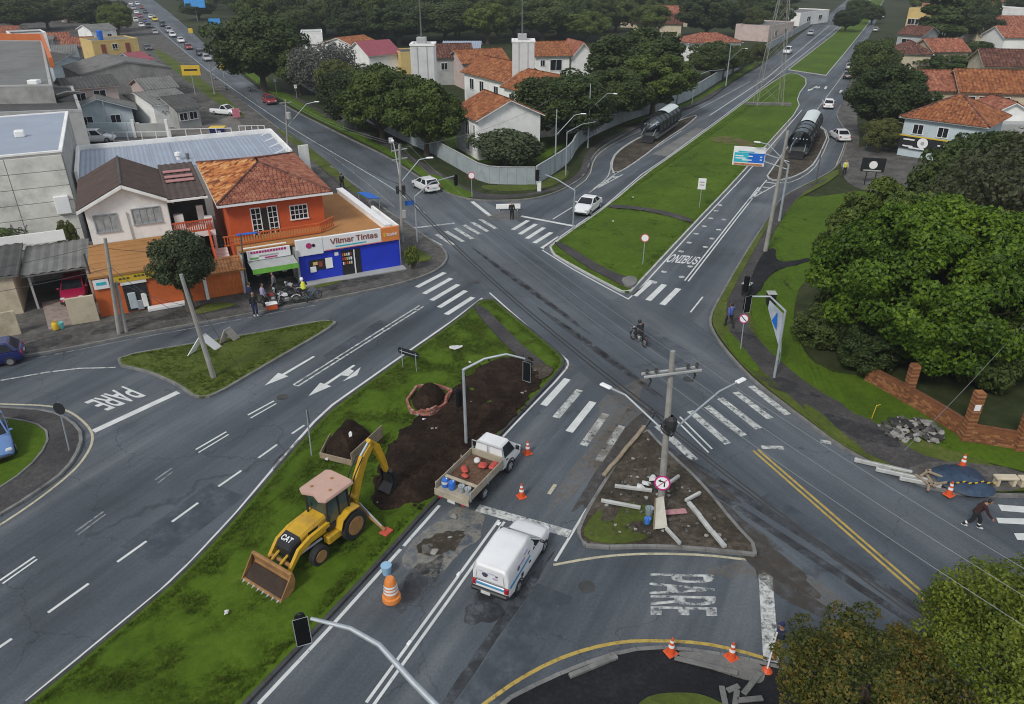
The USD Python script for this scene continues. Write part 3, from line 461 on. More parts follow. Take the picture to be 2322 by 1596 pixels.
blot('dust_patch', (1400, 920), 3.4, 0.9, AA, DUST, 1); blot('dust_patch', (1405, 985), 3.2, 0.8, AA, DUST, 2, 0.016); blot('dust_patch', (1330, 1060), 3.5, 0.5, AA, DUST, 3, 0.013)
blot('slurry_patch', (1005, 1228), 2.1, 1.35, AA, SLURRY, 4, 0.014); blot('oil_stain', (1100, 1375), 1.0, 0.7, AA, STAIN, 5); blot('oil_stain', (950, 1320), 1.6, 0.6, AA, STAIN, 6, 0.015)
blot('oil_stain', (700, 1010), 3.2, 0.7, AA, STAIN, 7); blot('tyre_mark', (1120, 1440), 5.0, 0.22, AA, STAIN, 8); blot('dust_patch', (1700, 1240), 4.5, 0.8, math.radians(128), DUST, 10, 0.014); blot('dust_patch', (1690, 1290), 1.6, 0.5, 0.2, DUST, 12, 0.015)
blot('dust_patch', (1255, 830), 1.2, 0.9, 0, DUST, 13, 0.013); blot('dust_patch', (1140, 492), 2.2, 1.2, 0, DUST, 14, 0.013)
for k, (q, L, w) in enumerate((((1180, 640), 16, 0.22), ((1205, 662), 16, 0.18), ((1345, 790), 14, 0.25), ((1365, 800), 12, 0.2), ((1770, 1180), 18, 0.25), ((1840, 1260), 18, 0.22))):
    blot('tyre_mark', q, L / 2, w, math.radians(118 if q[0] < 1600 else 126), STAIN, 20 + k, 0.010, rough=0.15)
MUDS = worn('mud_smear', (0.050, 0.042, 0.034), 0.36, 0.66, 1.8, amount=0.7)
for k, (q, L, w, a) in enumerate((((1530, 1045), 3.2, 0.4, 127), ((1630, 1155), 3.0, 0.45, 127), ((1715, 1252), 3.0, 0.6, 127), ((1795, 1340), 2.4, 0.5, 127), ((1400, 1030), 4.5, 0.45, 62))): blot('mud_smear', q, L, w, math.radians(a), MUDS, 50 + k, 0.018 + k * 0.0004)
blot('oil_stain', (1785, 885), 1.5, 0.8, 2.5, STAIN, 31, 0.27); blot('oil_stain', (1955, 985), 2.0, 0.9, 2.5, STAIN, 32, 0.27); blot('oil_stain', (1688, 770), 1.0, 0.5, 2.2, STAIN, 33, 0.27)
for k, (q, sx, sy, a) in enumerate((((420, 1180), 5, 2.2, AA), ((1120, 745), 4.5, 2.0, AA), ((820, 770), 6, 1.6, AA), ((1500, 780), 5, 1.8, math.radians(118)), ((1850, 1210), 6, 1.5, math.radians(127)), ((1180, 1460), 6, 1.6, AA))):
    road.part('asphalt_repair', MB().poly(affinity.translate(affinity.rotate(sbox(-sx / 2, -sy / 2, sx / 2, sy / 2), a, origin=(0, 0), use_radians=True), *P2(q)), 0.001, 0.0065 + 0.0002 * k), REPAIR)
for q in ((1080, 640), (640, 900), (1560, 860), (1330, 1330)): road.part('manhole_cover', MB().poly(Point(*P2(q)).buffer(0.33, 6), 0.002, 0.012), KERBD)
rb.part('shaded_leaf_litter', MB().poly(PG([(1968, 862), (2045, 902), (2125, 948), (2200, 992), (2330, 1006), (2430, 960), (2400, 640), (2200, 640), (2000, 640), (1880, 620), (1812, 650), (1795, 720), (1810, 790), (1860, 845)], 1), 0.1, 0.42), WOODF_SHADE)  # lawn under the trees: their shade is put into the ground colour
mud = Thing('mud_patch', kind='structure')
pg = PG([(945, 1238), (965, 1218), (1000, 1205), (1045, 1204), (1062, 1212), (1052, 1230), (1030, 1246), (1000, 1262), (965, 1262), (948, 1252)], 2); pg = jag(pg, 0.3, 2.5, 3)
mud.part('mud', relief(pg, 0.02, 0.16, 0.2, 21, freq=2.5, skirt=0.03), MUD, smooth=True)
haze = Thing('haze', kind='stuff'); haze.part('air', MB().box((0, 2350, 22), (6040, 5340, 46.4)), usdkit.material(stage, '/World/Looks/haze_air', {'v': ('principled_volume', {'color': (0.80, 0.86, 0.92), 'density': 0.00022, 'anisotropy': 0.1})}, [], volume='v.volume'))
# ------------------------------------------------------------------ buildings
PLW = mat('plaster_white', (0.80, 0.80, 0.78), 0.85, 0.08, 1.2, dirt=0.35, dcol=(0.24, 0.235, 0.215), dscale=0.5)
PLG = mat('plaster_grey', (0.36, 0.37, 0.365), 0.85, 0.18, 1.0, dirt=0.6, dcol=(0.15, 0.15, 0.14), dscale=0.5)
PLB = mat('plaster_beige', (0.50, 0.435, 0.32), 0.85, 0.12, 1.0, dirt=0.6, dcol=(0.20, 0.17, 0.12), dscale=0.8)
PLY = mat('plaster_yellow', (0.58, 0.43, 0.17), 0.85, 0.1, 1.0, dirt=0.3, dcol=(0.3, 0.24, 0.12))
PLO = mat('plaster_orange', (0.52, 0.115, 0.025), 0.75, 0.14, 0.9, dirt=0.35, dcol=(0.26, 0.065, 0.02), dscale=1.1)
PLR = mat('painted_red_orange', (0.50, 0.085, 0.022), 0.7, 0.1, 1.2, dirt=0.25, dcol=(0.25, 0.05, 0.02))
PLP = mat('plaster_pink', (0.50, 0.40, 0.37), 0.85, 0.12, 1.0, dirt=0.4, dcol=(0.22, 0.19, 0.17))
PLLB = mat('plaster_pale_blue', (0.45, 0.53, 0.57), 0.85, 0.1, 1.0, dirt=0.3, dcol=(0.22, 0.24, 0.25))
BLUE = mat('shop_front_blue', (0.010, 0.036, 0.52), 0.6, 0.10, 0.8, dirt=0.25, dcol=(0.012, 0.03, 0.34), dscale=0.9)
OCHRE = mat('ochre_roof_slab', (0.36, 0.175, 0.055), 0.85, 0.2, 0.7, dirt=0.6, dcol=(0.20, 0.095, 0.035), dscale=0.35)
SIGNO = mat('orange_sign', (0.62, 0.20, 0.05), 0.5, 0.05, 1); SIGNY = mat('yellow_sign', (0.62, 0.42, 0.03), 0.5, 0.08, 1)
SIGNR = mat('sign_brown_red', (0.24, 0.06, 0.04), 0.5, 0.1, 1); MAG = mat('sign_magenta', (0.42, 0.03, 0.16), 0.5, 0.1, 1)
SIGNB = mat('sign_blue', (0.01, 0.13, 0.55), 0.45, 0.08, 1); SIGNC = mat('sign_cyan', (0.03, 0.42, 0.52), 0.45, 0.08, 1); SIGNK = mat('sign_black', (0.012, 0.014, 0.018), 0.5, 0.2, 2)
BROWNR = mat('brown_fibre_roof', (0.070, 0.046, 0.038), 0.85, 0.3, 1.6, bump=0.3, dirt=0.5, dcol=(0.035, 0.028, 0.025), dscale=0.7)
GREYR = mat('grey_fibre_roof', (0.15, 0.15, 0.145), 0.85, 0.25, 1.0, bump=0.2, dirt=0.7, dcol=(0.05, 0.048, 0.045), dscale=0.35)
DARKR = mat('dark_fibre_roof', (0.065, 0.064, 0.062), 0.85, 0.3, 1.0, bump=0.2, dirt=0.5, dcol=(0.03, 0.03, 0.028), dscale=0.4)
BLUER = mat('blue_grey_metal_roof', (0.27, 0.315, 0.39), 0.5, 0.1, 0.35, dirt=0.25, dcol=(0.20, 0.22, 0.26), dscale=0.15)
CONCW = mat('old_concrete_wall', (0.30, 0.30, 0.285), 0.9, 0.2, 0.8, bump=0.3, dirt=0.7, dcol=(0.13, 0.125, 0.115), dscale=0.25)
PURR = mat('purple_red_roof', (0.24, 0.055, 0.075), 0.7, 0.15, 1.0)
def tile_mat(name, ramp):
    n = {'g': ('geometry', {}), 'n': ('noise_texture', {'scale': 0.7, 'detail': 5.0, 'roughness': 0.7}), 'vo': ('voronoi_texture', {'scale': 2.6}), 'bw': ('rgb_to_bw', {}), 'a': ('math', {'math_type': 'multiply_add', 'value2': 0.62}), 'b': ('math', {'math_type': 'multiply', 'value2': 0.46}),
         'r': ('rgb_ramp', {'ramp': ramp}), 'p': ('principled_bsdf', {'roughness': 0.85, 'specular_ior_level': 0.2})}
    l = [('g.position', 'n.vector'), ('g.position', 'vo.vector'), ('vo.color', 'bw.color'), ('bw.val', 'a.value1'), ('n.fac', 'b.value1'), ('b.value', 'a.value3'), ('a.value', 'r.fac'), ('r.color', 'p.base_color')]
    return usdkit.material(stage, f'/World/Looks/{name}', n, l, surface='p.BSDF')
TILE_OR = tile_mat('roof_tile_orange', [(0.1, (0.05, 0.028, 0.02)), (0.35, (0.18, 0.066, 0.032)), (0.6, (0.275, 0.100, 0.042)), (0.85, (0.37, 0.17, 0.075))])
TILE_MO = tile_mat('roof_tile_mottled', [(0.12, (0.05, 0.025, 0.016)), (0.36, (0.17, 0.055, 0.026)), (0.5, (0.34, 0.11, 0.034)), (0.64, (0.48, 0.20, 0.065)), (0.88, (0.62, 0.40, 0.18))])
TILE_RD = tile_mat('roof_tile_red', [(0.1, (0.06, 0.03, 0.024)), (0.3, (0.165, 0.062, 0.042)), (0.55, (0.27, 0.095, 0.06)), (0.85, (0.37, 0.18, 0.11))])
TILE_BR = tile_mat('roof_tile_brown', [(0.1, (0.025, 0.016, 0.015)), (0.35, (0.075, 0.035, 0.028)), (0.6, (0.13, 0.055, 0.04)), (0.85, (0.2, 0.1, 0.07))])
TILE_PO = tile_mat('roof_tile_pale_orange', [(0.1, (0.32, 0.13, 0.05)), (0.5, (0.50, 0.22, 0.09)), (0.9, (0.62, 0.33, 0.16))])
def tiles(a, b, c, d, tw=0.30, tl=0.42, lift=0.05):
    """Barrel tiles over the slope a-b (eave) to d-c (ridge): a list of (v, f), row by row from the eave."""
    a, b, c, d = (np.asarray(q, float) for q in (a, b, c, d)); out = []; n = max(1, int(round(np.linalg.norm((d + c - a - b) / 2) / tl)))
    nrm = np.cross(b - a, (d + c) / 2 - (a + b) / 2); nrm /= np.linalg.norm(nrm); nrm = nrm if nrm[2] > 0 else -nrm
    for i in range(n):
        l0, r0, l1, r1 = a + (d - a) * i / n, b + (c - b) * i / n, a + (d - a) * (i + 1) / n, b + (c - b) * (i + 1) / n
        w = np.linalg.norm((r0 + r1 - l0 - l1) / 2); m = max(1, int(w / tw)); e = (r0 - l0) / max(np.linalg.norm(r0 - l0), 1e-6); up = (l1 + r1 - l0 - r0) / 2
        mid0, mid1 = (l0 + r0) / 2, (l1 + r1) / 2
        for j in range(m):
            x = (j + 0.5 - m / 2) * w / m; ww = w / m * 0.49; v = []
            for base, lf in ((mid0 - up * 0.08, lift + 0.022), (mid1, lift)):
                for q, h in ((-1, 0), (-0.55, 0.062), (0.55, 0.062), (1, 0)): v.append(base + e * (x + q * ww) + nrm * (lf + h * tw / 0.3))
            out.append((np.array(v), [[0, 1, 5, 4], [1, 2, 6, 5], [2, 3, 7, 6], [0, 3, 2, 1]]))
    return out
def corrugated(a, b, c, d, period=0.5, amp=0.04, lift=0.02):
    a, b, c, d = (np.asarray(q, float) for q in (a, b, c, d)); n = max(4, int(np.linalg.norm(b - a) / period * 4)); nrm = np.cross(b - a, d - a); nrm /= np.linalg.norm(nrm); nrm = nrm if nrm[2] > 0 else -nrm
    k = np.linspace(0, 1, n + 1)[:, None]; w = (np.sin(np.arange(n + 1) * np.pi / 2) * amp + lift + amp)[:, None] * nrm
    v = np.vstack([a + (b - a) * k + w, d + (c - d) * k + w]); return v, [[i, i + 1, n + 2 + i, n + 1 + i] for i in range(n)]
class Bld:
    """A building in its own frame: x along the front, y back from the street, z up."""
    def __init__(s, name, label, cat, o, rz, group=None):
        s.t = Thing(name, label, cat, (o[0], o[1], 0.1), rz, group)
    def part(s, name, m, mt, **k): return s.t.part(name, m, mt, **k)
    def win(s, x, y, z, w, h, face='f', fm=None, nx=2, nz=1, pane=None, name='window', fw=0.07, label=None):
        """A framed window with its pane; face: f front (towards -y), r right (+x), l left (-x). (x, y, z): centre on the wall."""
        fm = fm or WHITEP
        def T(u, v, o): return (x + u, y - o, z + v) if face == 'f' else (x + o, y + u, z + v) if face == 'r' else (x - o, y - u, z + v)
        def bar(b, u0, u1, v0, v1, o0, o1):
            p, q = np.array(T(u0, v0, o0)), np.array(T(u1, v1, o1)); b.box((p + q) / 2, np.abs(q - p))
        b = MB(); bar(b, -w / 2 - fw, w / 2 + fw, h / 2, h / 2 + fw, -0.01, 0.07); bar(b, -w / 2 - fw - 0.04, w / 2 + fw + 0.04, -h / 2 - fw, -h / 2, -0.01, 0.11)
        bar(b, -w / 2 - fw, -w / 2, -h / 2, h / 2, -0.01, 0.07); bar(b, w / 2, w / 2 + fw, -h / 2, h / 2, -0.01, 0.07)
        for i in range(1, nx): bar(b, -w / 2 + w * i / nx - 0.025, -w / 2 + w * i / nx + 0.025, -h / 2, h / 2, 0.0, 0.05)
        for i in range(1, nz): bar(b, -w / 2, w / 2, -h / 2 + h * i / nz - 0.02, -h / 2 + h * i / nz + 0.02, 0.0, 0.045)
        p = s.part(name, b, fm, label=label); g = MB(); bar(g, -w / 2, w / 2, -h / 2, h / 2, -0.01, 0.015); s.part('pane', g, pane or GLASS, parent=p)
    def gable(s, w, d, h, rh, wall, roofm, ridge='x', kind='tile', ov=0.45, z0=0.0, base=(0, 0), tw=0.42, tl=0.55, single=0, trim=True, name='wall'):
        x0, y0 = base
        if ridge == 'x':
            prof = [(y0, z0), (y0 + d, z0), (y0 + d, h), (y0 + d / 2, h + rh), (y0, h)]; v = np.array([[x, y, z] for x in (x0, x0 + w) for y, z in prof])
        else:
            prof = [(x0, z0), (x0 + w, z0), (x0 + w, h), (x0 + w / 2, h + rh), (x0, h)]; v = np.array([[x, y, z] for y in (y0, y0 + d) for x, z in prof])
        f = [[0, 2, 1], [0, 3, 2], [0, 4, 3], [5, 6, 7], [5, 7, 8], [5, 8, 9]]
        for i in range(5): j = (i + 1) % 5; f += [[i, j, 5 + j], [i, 5 + j, 5 + i]]
        s.part(name, MB().add(v, f), wall)
        k = rh / ((d if ridge == 'x' else w) / 2); e = ov * k
        if ridge == 'x':
            yc = y0 + d / 2; X0, X1 = x0 - ov, x0 + w + ov
            S = [[(X0, y0 - ov, h - e), (X1, y0 - ov, h - e), (X1, yc, h + rh), (X0, yc, h + rh)], [(X1, y0 + d + ov, h - e), (X0, y0 + d + ov, h - e), (X0, yc, h + rh), (X1, yc, h + rh)]]
        else:
            xc = x0 + w / 2; Y0, Y1 = y0 - ov, y0 + d + ov
            S = [[(x0 - ov, Y1, h - e), (x0 - ov, Y0, h - e), (xc, Y0, h + rh), (xc, Y1, h + rh)], [(x0 + w + ov, Y0, h - e), (x0 + w + ov, Y1, h - e), (xc, Y1, h + rh), (xc, Y0, h + rh)]]
        s.slopes(S, roofm, kind, tw, tl, single, wall if trim else None)
    def slopes(s, S, roofm, kind='tile', tw=0.42, tl=0.55, single=0, trim=None):
        b, tl_all = MB(), []
        for q in S:
            q = [np.array(p, float) + [0, 0, 0.06] for p in q]
            if np.linalg.norm(q[2] - q[3]) < 0.05: b.slab(q[:3], 0.1)
            else: b.slab(q, 0.1)
            tl_all.append(tiles(*q, tw, tl) if kind == 'tile' else [corrugated(*q)])
        p = s.part('roof', b, trim or roofm); allt = [x for l in tl_all for x in l]
        if kind == 'tile':
            for v, f in allt[:single]: s.part('roof_tile', MB().add(v, f), roofm, parent=p)
            m = MB(); [m.add(v, f) for v, f in allt[single:]]
            if allt[single:]: s.part('roof_tiles', m, roofm, parent=p, kind='stuff')
            cap = MB()
            for q in S:
                if np.linalg.norm(np.array(q[2]) - q[3]) > 0.3: cap.tube([np.array(q[2], float) + [0, 0, 0.16], np.array(q[3], float) + [0, 0, 0.16]], 0.11, 6)
            if cap.n: s.part('ridge_tiles', cap, roofm, parent=p)
        else:
            m = MB(); [m.add(v, f) for v, f in allt]; s.part('roof_sheet', m, roofm, parent=p)
    def hip(s, w, d, h, rh, wall, roofm, ridge='y', r0=None, r1=None, ov=0.6, z0=0.0, base=(0, 0), tw=0.42, tl=0.55, single=0, mats_=None):
        x0, y0 = base; s.part('wall', MB().box((x0 + w / 2, y0 + d / 2, (h + z0) / 2), (w, d, h - z0)), wall)
        X0, X1, Y0, Y1 = x0 - ov, x0 + w + ov, y0 - ov, y0 + d + ov
        if ridge == 'y':
            R0, R1 = (x0 + w / 2, r0 if r0 is not None else y0 + w / 2, h + rh), (x0 + w / 2, r1 if r1 is not None else y0 + d - w / 2, h + rh)
            S = [[(X0, Y0, h), (X1, Y0, h), R0, R0], [(X0, Y1, h), (X0, Y0, h), R0, R1], [(X1, Y0, h), (X1, Y1, h), R1, R0], [(X1, Y1, h), (X0, Y1, h), R1, R1]]
        else:
            R0, R1 = (r0 if r0 is not None else x0 + d / 2, y0 + d / 2, h + rh), (r1 if r1 is not None else x0 + w - d / 2, y0 + d / 2, h + rh)
            S = [[(X0, Y0, h), (X1, Y0, h), R1, R0], [(X0, Y1, h), (X0, Y0, h), R0, R0], [(X1, Y0, h), (X1, Y1, h), R1, R1], [(X1, Y1, h), (X0, Y1, h), R0, R1]]
        if mats_ is None: s.slopes(S, roofm, 'tile', tw, tl, single, WHITEP)
        else:
            for q, m in zip(S, mats_): s.slopes([q], m, 'tile', tw, tl, single, WHITEP)
        b = MB()                                                    # hip caps
        for e, r in (((X0, Y0, h), R0), ((X1, Y0, h), R0 if ridge == 'y' else R1), ((X0, Y1, h), R1 if ridge == 'y' else R0), ((X1, Y1, h), R1)): b.tube([np.array(e, float) + [0, 0, 0.16], np.array(r, float) + [0, 0, 0.16]], 0.12, 6)
        s.part('hip_tiles', b, TILE_BR)
    def parapet_box(s, w, d, h, wall, roofm, z0=0.0, base=(0, 0), ph=0.35, pt=0.2, cap=None, name='wall'):
        x0, y0 = base; o = sbox(x0, y0, x0 + w, y0 + d); s.part(name, MB().poly(o, z0, h - 0.02), wall); s.part('roof', MB().poly(o.buffer(-pt), h - 0.01, h + 0.02), roofm)
        s.part('parapet', MB().poly(o.buffer(0.02, join_style='mitre').difference(o.buffer(-pt, join_style='mitre')), h - 0.03, h + ph), cap or wall)
    def text(s, txt, x, y, z, h, m, face='f', width=None, name='lettering'):
        t = meshkit.text_mesh(txt, h, 0.02, bold=True); v = np.array(t.vertices); v[:, 0] -= v[:, 0].min()
        if width: v[:, 0] *= width / v[:, 0].max()
        v = np.column_stack([x + v[:, 0], y - v[:, 2], z + v[:, 1]]) if face == 'f' else np.column_stack([x + v[:, 2], y + v[:, 0], z + v[:, 1]])
        s.part(name, (v, np.asarray(t.faces)), m)
# --- the corner shops on the left (one street frame: x along the pavement, y back from it)
O2 = np.array([-28.58, 47.23]); RZ = math.radians(26.2); _c, _s = math.cos(RZ), math.sin(RZ)
def G(x, y): return (O2[0] + x * _c - y * _s, O2[1] + x * _s + y * _c)
def ST(px, py, z=0.0): q = P2((px, py), z) - O2; return q[0] * _c + q[1] * _s, -q[0] * _s + q[1] * _c
def LB(name, label, cat, x, y): return Bld(name, label, cat, G(x, y), RZ)
# white two-storey house with brown gable roof
b = LB('white_house', 'white two-storey house with brown gabled roof behind the orange street annex', 'house', 0.2, 7.0)
b.gable(5.6, 8.6, 5.95, 1.35, PLW, BROWNR, 'y', 'sheet', ov=0.5, trim=True)
b.part('ridge_cap', MB().tube([(2.8, -0.5, 7.42), (2.8, 9.1, 7.42)], 0.09, 6), DARKR)
CURT = mat('curtained_glass', (0.30, 0.33, 0.34), 0.15, 0.35, 3.0)
b.win(1.25, 0, 4.55, 1.5, 1.25, nx=3, fm=GALV, pane=CURT); b.win(4.05, 0, 4.75, 1.9, 1.15, nx=4, fm=GALV, pane=CURT)
b.part('downpipe', MB().tube([(2.72, -0.07, 5.2), (2.75, -0.07, 3.0)], 0.04, 6), PLG); b.part('verge_board', MB().slab([(-0.5, -0.53, 5.72), (2.8, -0.53, 7.28), (2.8, -0.53, 7.10), (-0.5, -0.53, 5.54)], 0.04).slab([(6.1, -0.53, 5.72), (2.8, -0.53, 7.28), (2.8, -0.53, 7.10), (6.1, -0.53, 5.54)], 0.04), PLW)
# balcony wing with dark roof and pink skylight sheets
b = LB('balcony_wing', 'dark roofed balcony wing with red balustrade between white and orange houses', 'house', 5.9, 6.4)
b.part('roof', MB().slab([(0.0, -0.3, 5.9), (2.8, -0.3, 5.9), (2.8, 10.6, 6.1), (0.0, 10.6, 6.1)], 0.12), BROWNR)
rs = b.part('roof_sheet', MB().add(*corrugated((0.0, -0.3, 5.91), (2.8, -0.3, 5.91), (2.8, 10.6, 6.11), (0.0, 10.6, 6.11))), BROWNR)
SKY_ = mat('pink_skylight_sheet', (0.36, 0.16, 0.15), 0.6, 0.25, 2.0)
for y in (4.2, 5.5, 7.2): b.part('skylight_sheet', MB().slab([(0.25, y, 6.09 + y * .018), (2.4, y, 6.09 + y * .018), (2.4, y + 0.75, 6.105 + y * .018), (0.25, y + 0.75, 6.105 + y * .018)], 0.03), SKY_)
b.part('gutter', MB().box((1.4, -0.36, 5.86), (2.9, 0.14, 0.14)), PLW)
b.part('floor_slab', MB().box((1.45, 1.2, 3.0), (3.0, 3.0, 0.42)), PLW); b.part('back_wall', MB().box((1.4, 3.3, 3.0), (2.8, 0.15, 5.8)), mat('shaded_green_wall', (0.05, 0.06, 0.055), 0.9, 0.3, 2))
bal = b.part('balustrade', MB().box((1.4, -0.2, 4.05), (2.9, 0.12, 0.1)).box((1.4, -0.2, 3.27), (2.9, 0.12, 0.1)), PLR)
for i in range(17): b.part('baluster', MB().lathe([(0.03, 3.3), (0.055, 3.5), (0.035, 3.75), (0.05, 4.02)], 6, (0.1 + i * 0.162, -0.2, 0)), PLR, parent=bal)
for x in (0.05, 2.8): b.part('column', MB().box((x, -0.15, 1.45), (0.22, 0.22, 2.8)), PLW)
b.part('white_cupboard', MB().rbox((0.55, 1.2, 3.8), (0.7, 0.5, 1.1), 0.03), PLW); b.part('hung_sheet', MB().box((2.2, 1.4, 4.1), (0.5, 0.06, 1.4)), PLW); b.part('washing_machine', MB().rbox((2.65, 0.4, 3.7), (0.6, 0.6, 0.9), 0.04), WHITEP)
# orange annex wall with flat ochre slab
b = LB('orange_annex', 'low orange annex with flat ochre roof slab in front of white house', 'building', 0.0, 0.0)
b.part('wall', MB().box((3.45, 3.4, 1.45), (6.9, 6.8, 2.9)), PLO); b.part('roof', MB().box((3.4, 3.35, 2.98), (7.05, 7.1, 0.16)), OCHRE)
for k in range(7): b.part('roof_ridge', MB().box((3.4, 0.6 + k * 0.95, 3.07), (6.9, 0.05, 0.03)), OCHRE)
dk = b.part('doorway', MB().box((2.5, -0.02, 1.15), (1.5, 0.06, 2.1)), mat('dark_interior', (0.02, 0.021, 0.026), 0.7, 0.6, 3)); b.part('door_frame', MB().box((2.5, -0.05, 2.27), (1.65, 0.14, 0.3)), PLW)
for x, z, w_, h_, m in ((2.2, 0.9, 0.5, 1.2, PLLB), (2.95, 0.8, 0.35, 1.0, PLW), (2.6, 0.5, 0.4, 0.7, GALV)): b.part('stacked_goods', MB().rbox((x, -0.08, z), (w_, 0.1, h_), 0.03), m, parent=dk)
b.part('yellow_sign_board', MB().rbox((2.65, -0.1, 2.62), (2.6, 0.1, 0.55), 0.02), SIGNY); [b.part('sign_line', MB().box((1.75 + k * 0.24, -0.16, 2.62 + 0.06 * (k > 3)), (0.17, 0.02, 0.12)), mat('sign_dark', (0.08, 0.06, 0.02), 0.5)) for k in range(8) if k != 3]
b.part('white_sign_board', MB().rbox((0.55, -0.1, 2.45), (0.95, 0.1, 0.7), 0.02), WHITEP); b.part('sign_stripe', MB().box((0.55, -0.16, 2.5), (0.6, 0.02, 0.2)), SIGNC)
b.part('white_step', MB().rbox((4.3, -0.35, 0.18), (2.6, 0.5, 0.25), 0.03), WHITEP)
# orange gate with a little tiled roof
b = LB('orange_gate', 'double orange timber gate under small pale tiled roof', 'gate', 6.95, 0.0)
for x in (0.1, 2.75): b.part('gate_post', MB().box((x, 0, 1.0), (0.22, 0.22, 2.0)), PLW)
GATE = mat('orange_boards', (0.60, 0.155, 0.03), 0.65, 0.15, 3.0, dirt=0.2, dcol=(0.35, 0.08, 0.02))
for i in range(10): b.part('board', MB().rbox((0.34 + i * 0.24, 0, 0.95), (0.232, 0.05, 1.75), 0.008), GATE)
b.slopes([[(-0.15, -0.45, 1.95), (3.0, -0.45, 1.95), (3.0, 0.75, 2.5), (-0.15, 0.75, 2.5)]], TILE_PO, 'tile', 0.22, 0.4, 45)
# courtyard wall and stairs beside the gate
b = LB('courtyard_stair', 'white and red outside stair rising beside the balcony wing', 'stairs', 8.3, 2.6)
for k in range(9): b.part('step', MB().box((0.6, 0.4 + k * 0.36, 0.17 * (k + 1)), (1.1, 0.4, 0.34 * 0.9)), PLW)
b.part('side_wall', MB().slab([(0.0, 0, 0.9), (0.0, 3.6, 3.3), (0.0, 3.6, 1.6), (0.0, 0, 0.0)], 0.12), PLR)
# orange house with tiled hip roof on its terrace
b = LB('orange_house', 'bright orange upstairs house with mottled hipped tile roof on ochre terrace', 'house', 9.75, 3.6)
b.hip(7.2, 12.9, 5.85, 1.2, PLR, TILE_RD, 'y', r0=6.2, r1=7.6, ov=0.65, z0=0.0, tw=0.30, tl=0.42, single=0, mats_=[TILE_RD, TILE_MO, TILE_RD, TILE_RD])
b.part('fascia', MB().box((3.6, -0.67, 5.84), (8.5, 0.08, 0.16)).box((7.87, 6.0, 5.84), (0.08, 13.5, 0.16)).box((-0.67, 6.0, 5.84), (0.08, 13.5, 0.16)), WHITEP)
b.win(2.0, 0, 4.15, 0.62, 2.1, nx=2, nz=5, name='door_leaf'); b.win(3.25, 0, 4.15, 0.62, 2.1, nx=2, nz=5, name='door_leaf'); b.part('dark_door_opening', MB().box((2.62, -0.01, 4.1), (0.6, 0.06, 2.1)), BLACK); b.win(5.25, 0, 4.5, 1.25, 1.05, nx=4, nz=3)
# flat terrace roof over the shops, with balustrade
b = LB('shop_terrace', 'flat ochre terrace roof with orange balustrade above the corner shops', 'terrace', 9.75, 0.0)
terr = Polygon([(0, 0.5), (4.0, 0.5), (4.0, 0.16), (11.1, 0.16), (10.4, 11.8), (9.3, 14.0), (0, 14.0)])
b.part('roof_slab', MB().poly(terr, 2.95, 3.12), OCHRE); b.part('shop_body', MB().poly(terr.buffer(-0.35).difference(sbox(-1, -1, 4.3, 2.6)), 0.0, 2.95), PLP)
b.part('side_parapet', MB().poly(Polygon([(11.1, 0.16), (11.5, 0.16), (10.8, 12.0), (10.35, 12.0)]), 0.0, 3.5), PLW); b.part('parapet_cap', MB().poly(Polygon([(11.05, 0.16), (11.58, 0.16), (10.88, 12.1), (10.3, 12.1)]), 3.502, 3.6), WHITEP)
b.part('outer_wall', MB().poly(Polygon([(12.0, 0.16), (12.2, 0.16), (11.9, 6.0), (11.7, 6.0)]), 0.0, 3.45), PLW); b.part('step_edge', MB().box((1.9, 0.75, 3.16), (3.2, 0.14, 0.06)), PLW)
path = [(-0.8, 1.6), (6.4, 1.75), (7.7, 2.9)]; bal = None
for (x0, y0), (x1, y1) in zip(path[:-1], path[1:]):
    L = math.hypot(x1 - x0, y1 - y0); a = math.atan2(y1 - y0, x1 - x0); m = MB()
    for z in (3.28, 3.95): m.box(((x0 + x1) / 2, (y0 + y1) / 2, z), (L, 0.1, 0.09), a)
    bal = b.part('balustrade', m, PLO); n = int(L / 0.2)
    for i in range(n): b.part('baluster', MB().cyl((x0 + (x1 - x0) * (i + .5) / n, y0 + (y1 - y0) * (i + .5) / n, 3.3), (x0 + (x1 - x0) * (i + .5) / n, y0 + (y1 - y0) * (i + .5) / n, 3.92), 0.045, n=5), PLO, parent=bal)
b.part('blue_tarpaulin', MB().rbox((0.9, 1.5, 4.02), (1.5, 0.35, 0.06), 0.02, -0.05), SIGNB)
# blue paint shop
b = LB('paint_shop', 'bright blue corner paint shop front with long white name board', 'shop', 13.8, 0.0)
b.part('wall', MB().box((4.0, 0.06, 1.18), (8.0, 0.2, 2.36)).box((7.9, 3.0, 1.18), (0.2, 5.8, 2.36)), BLUE)
b.part('name_board', MB().rbox((3.25, -0.12, 2.93), (6.6, 0.22, 1.12), 0.02), WHITEP); b.part('orange_board', MB().rbox((7.3, -0.12, 2.93), (1.46, 0.24, 1.12), 0.02), SIGNO)
b.part('left_panel', MB().rbox((0.95, -0.15, 2.88), (2.0, 0.24, 1.28), 0.02), WHITEP); b.part('base_stripe', MB().box((4.3, -0.245, 2.42), (4.4, 0.02, 0.07)), mat('sign_pale_red', (0.6, 0.2, 0.2), 0.5))
b.text('Vilmar Tintas', 2.55, -0.235, 2.85, 0.40, SIGNR, width=3.7); b.part('tagline', MB().box((4.1, -0.24, 2.62), (2.4, 0.02, 0.09)), SIGNC)
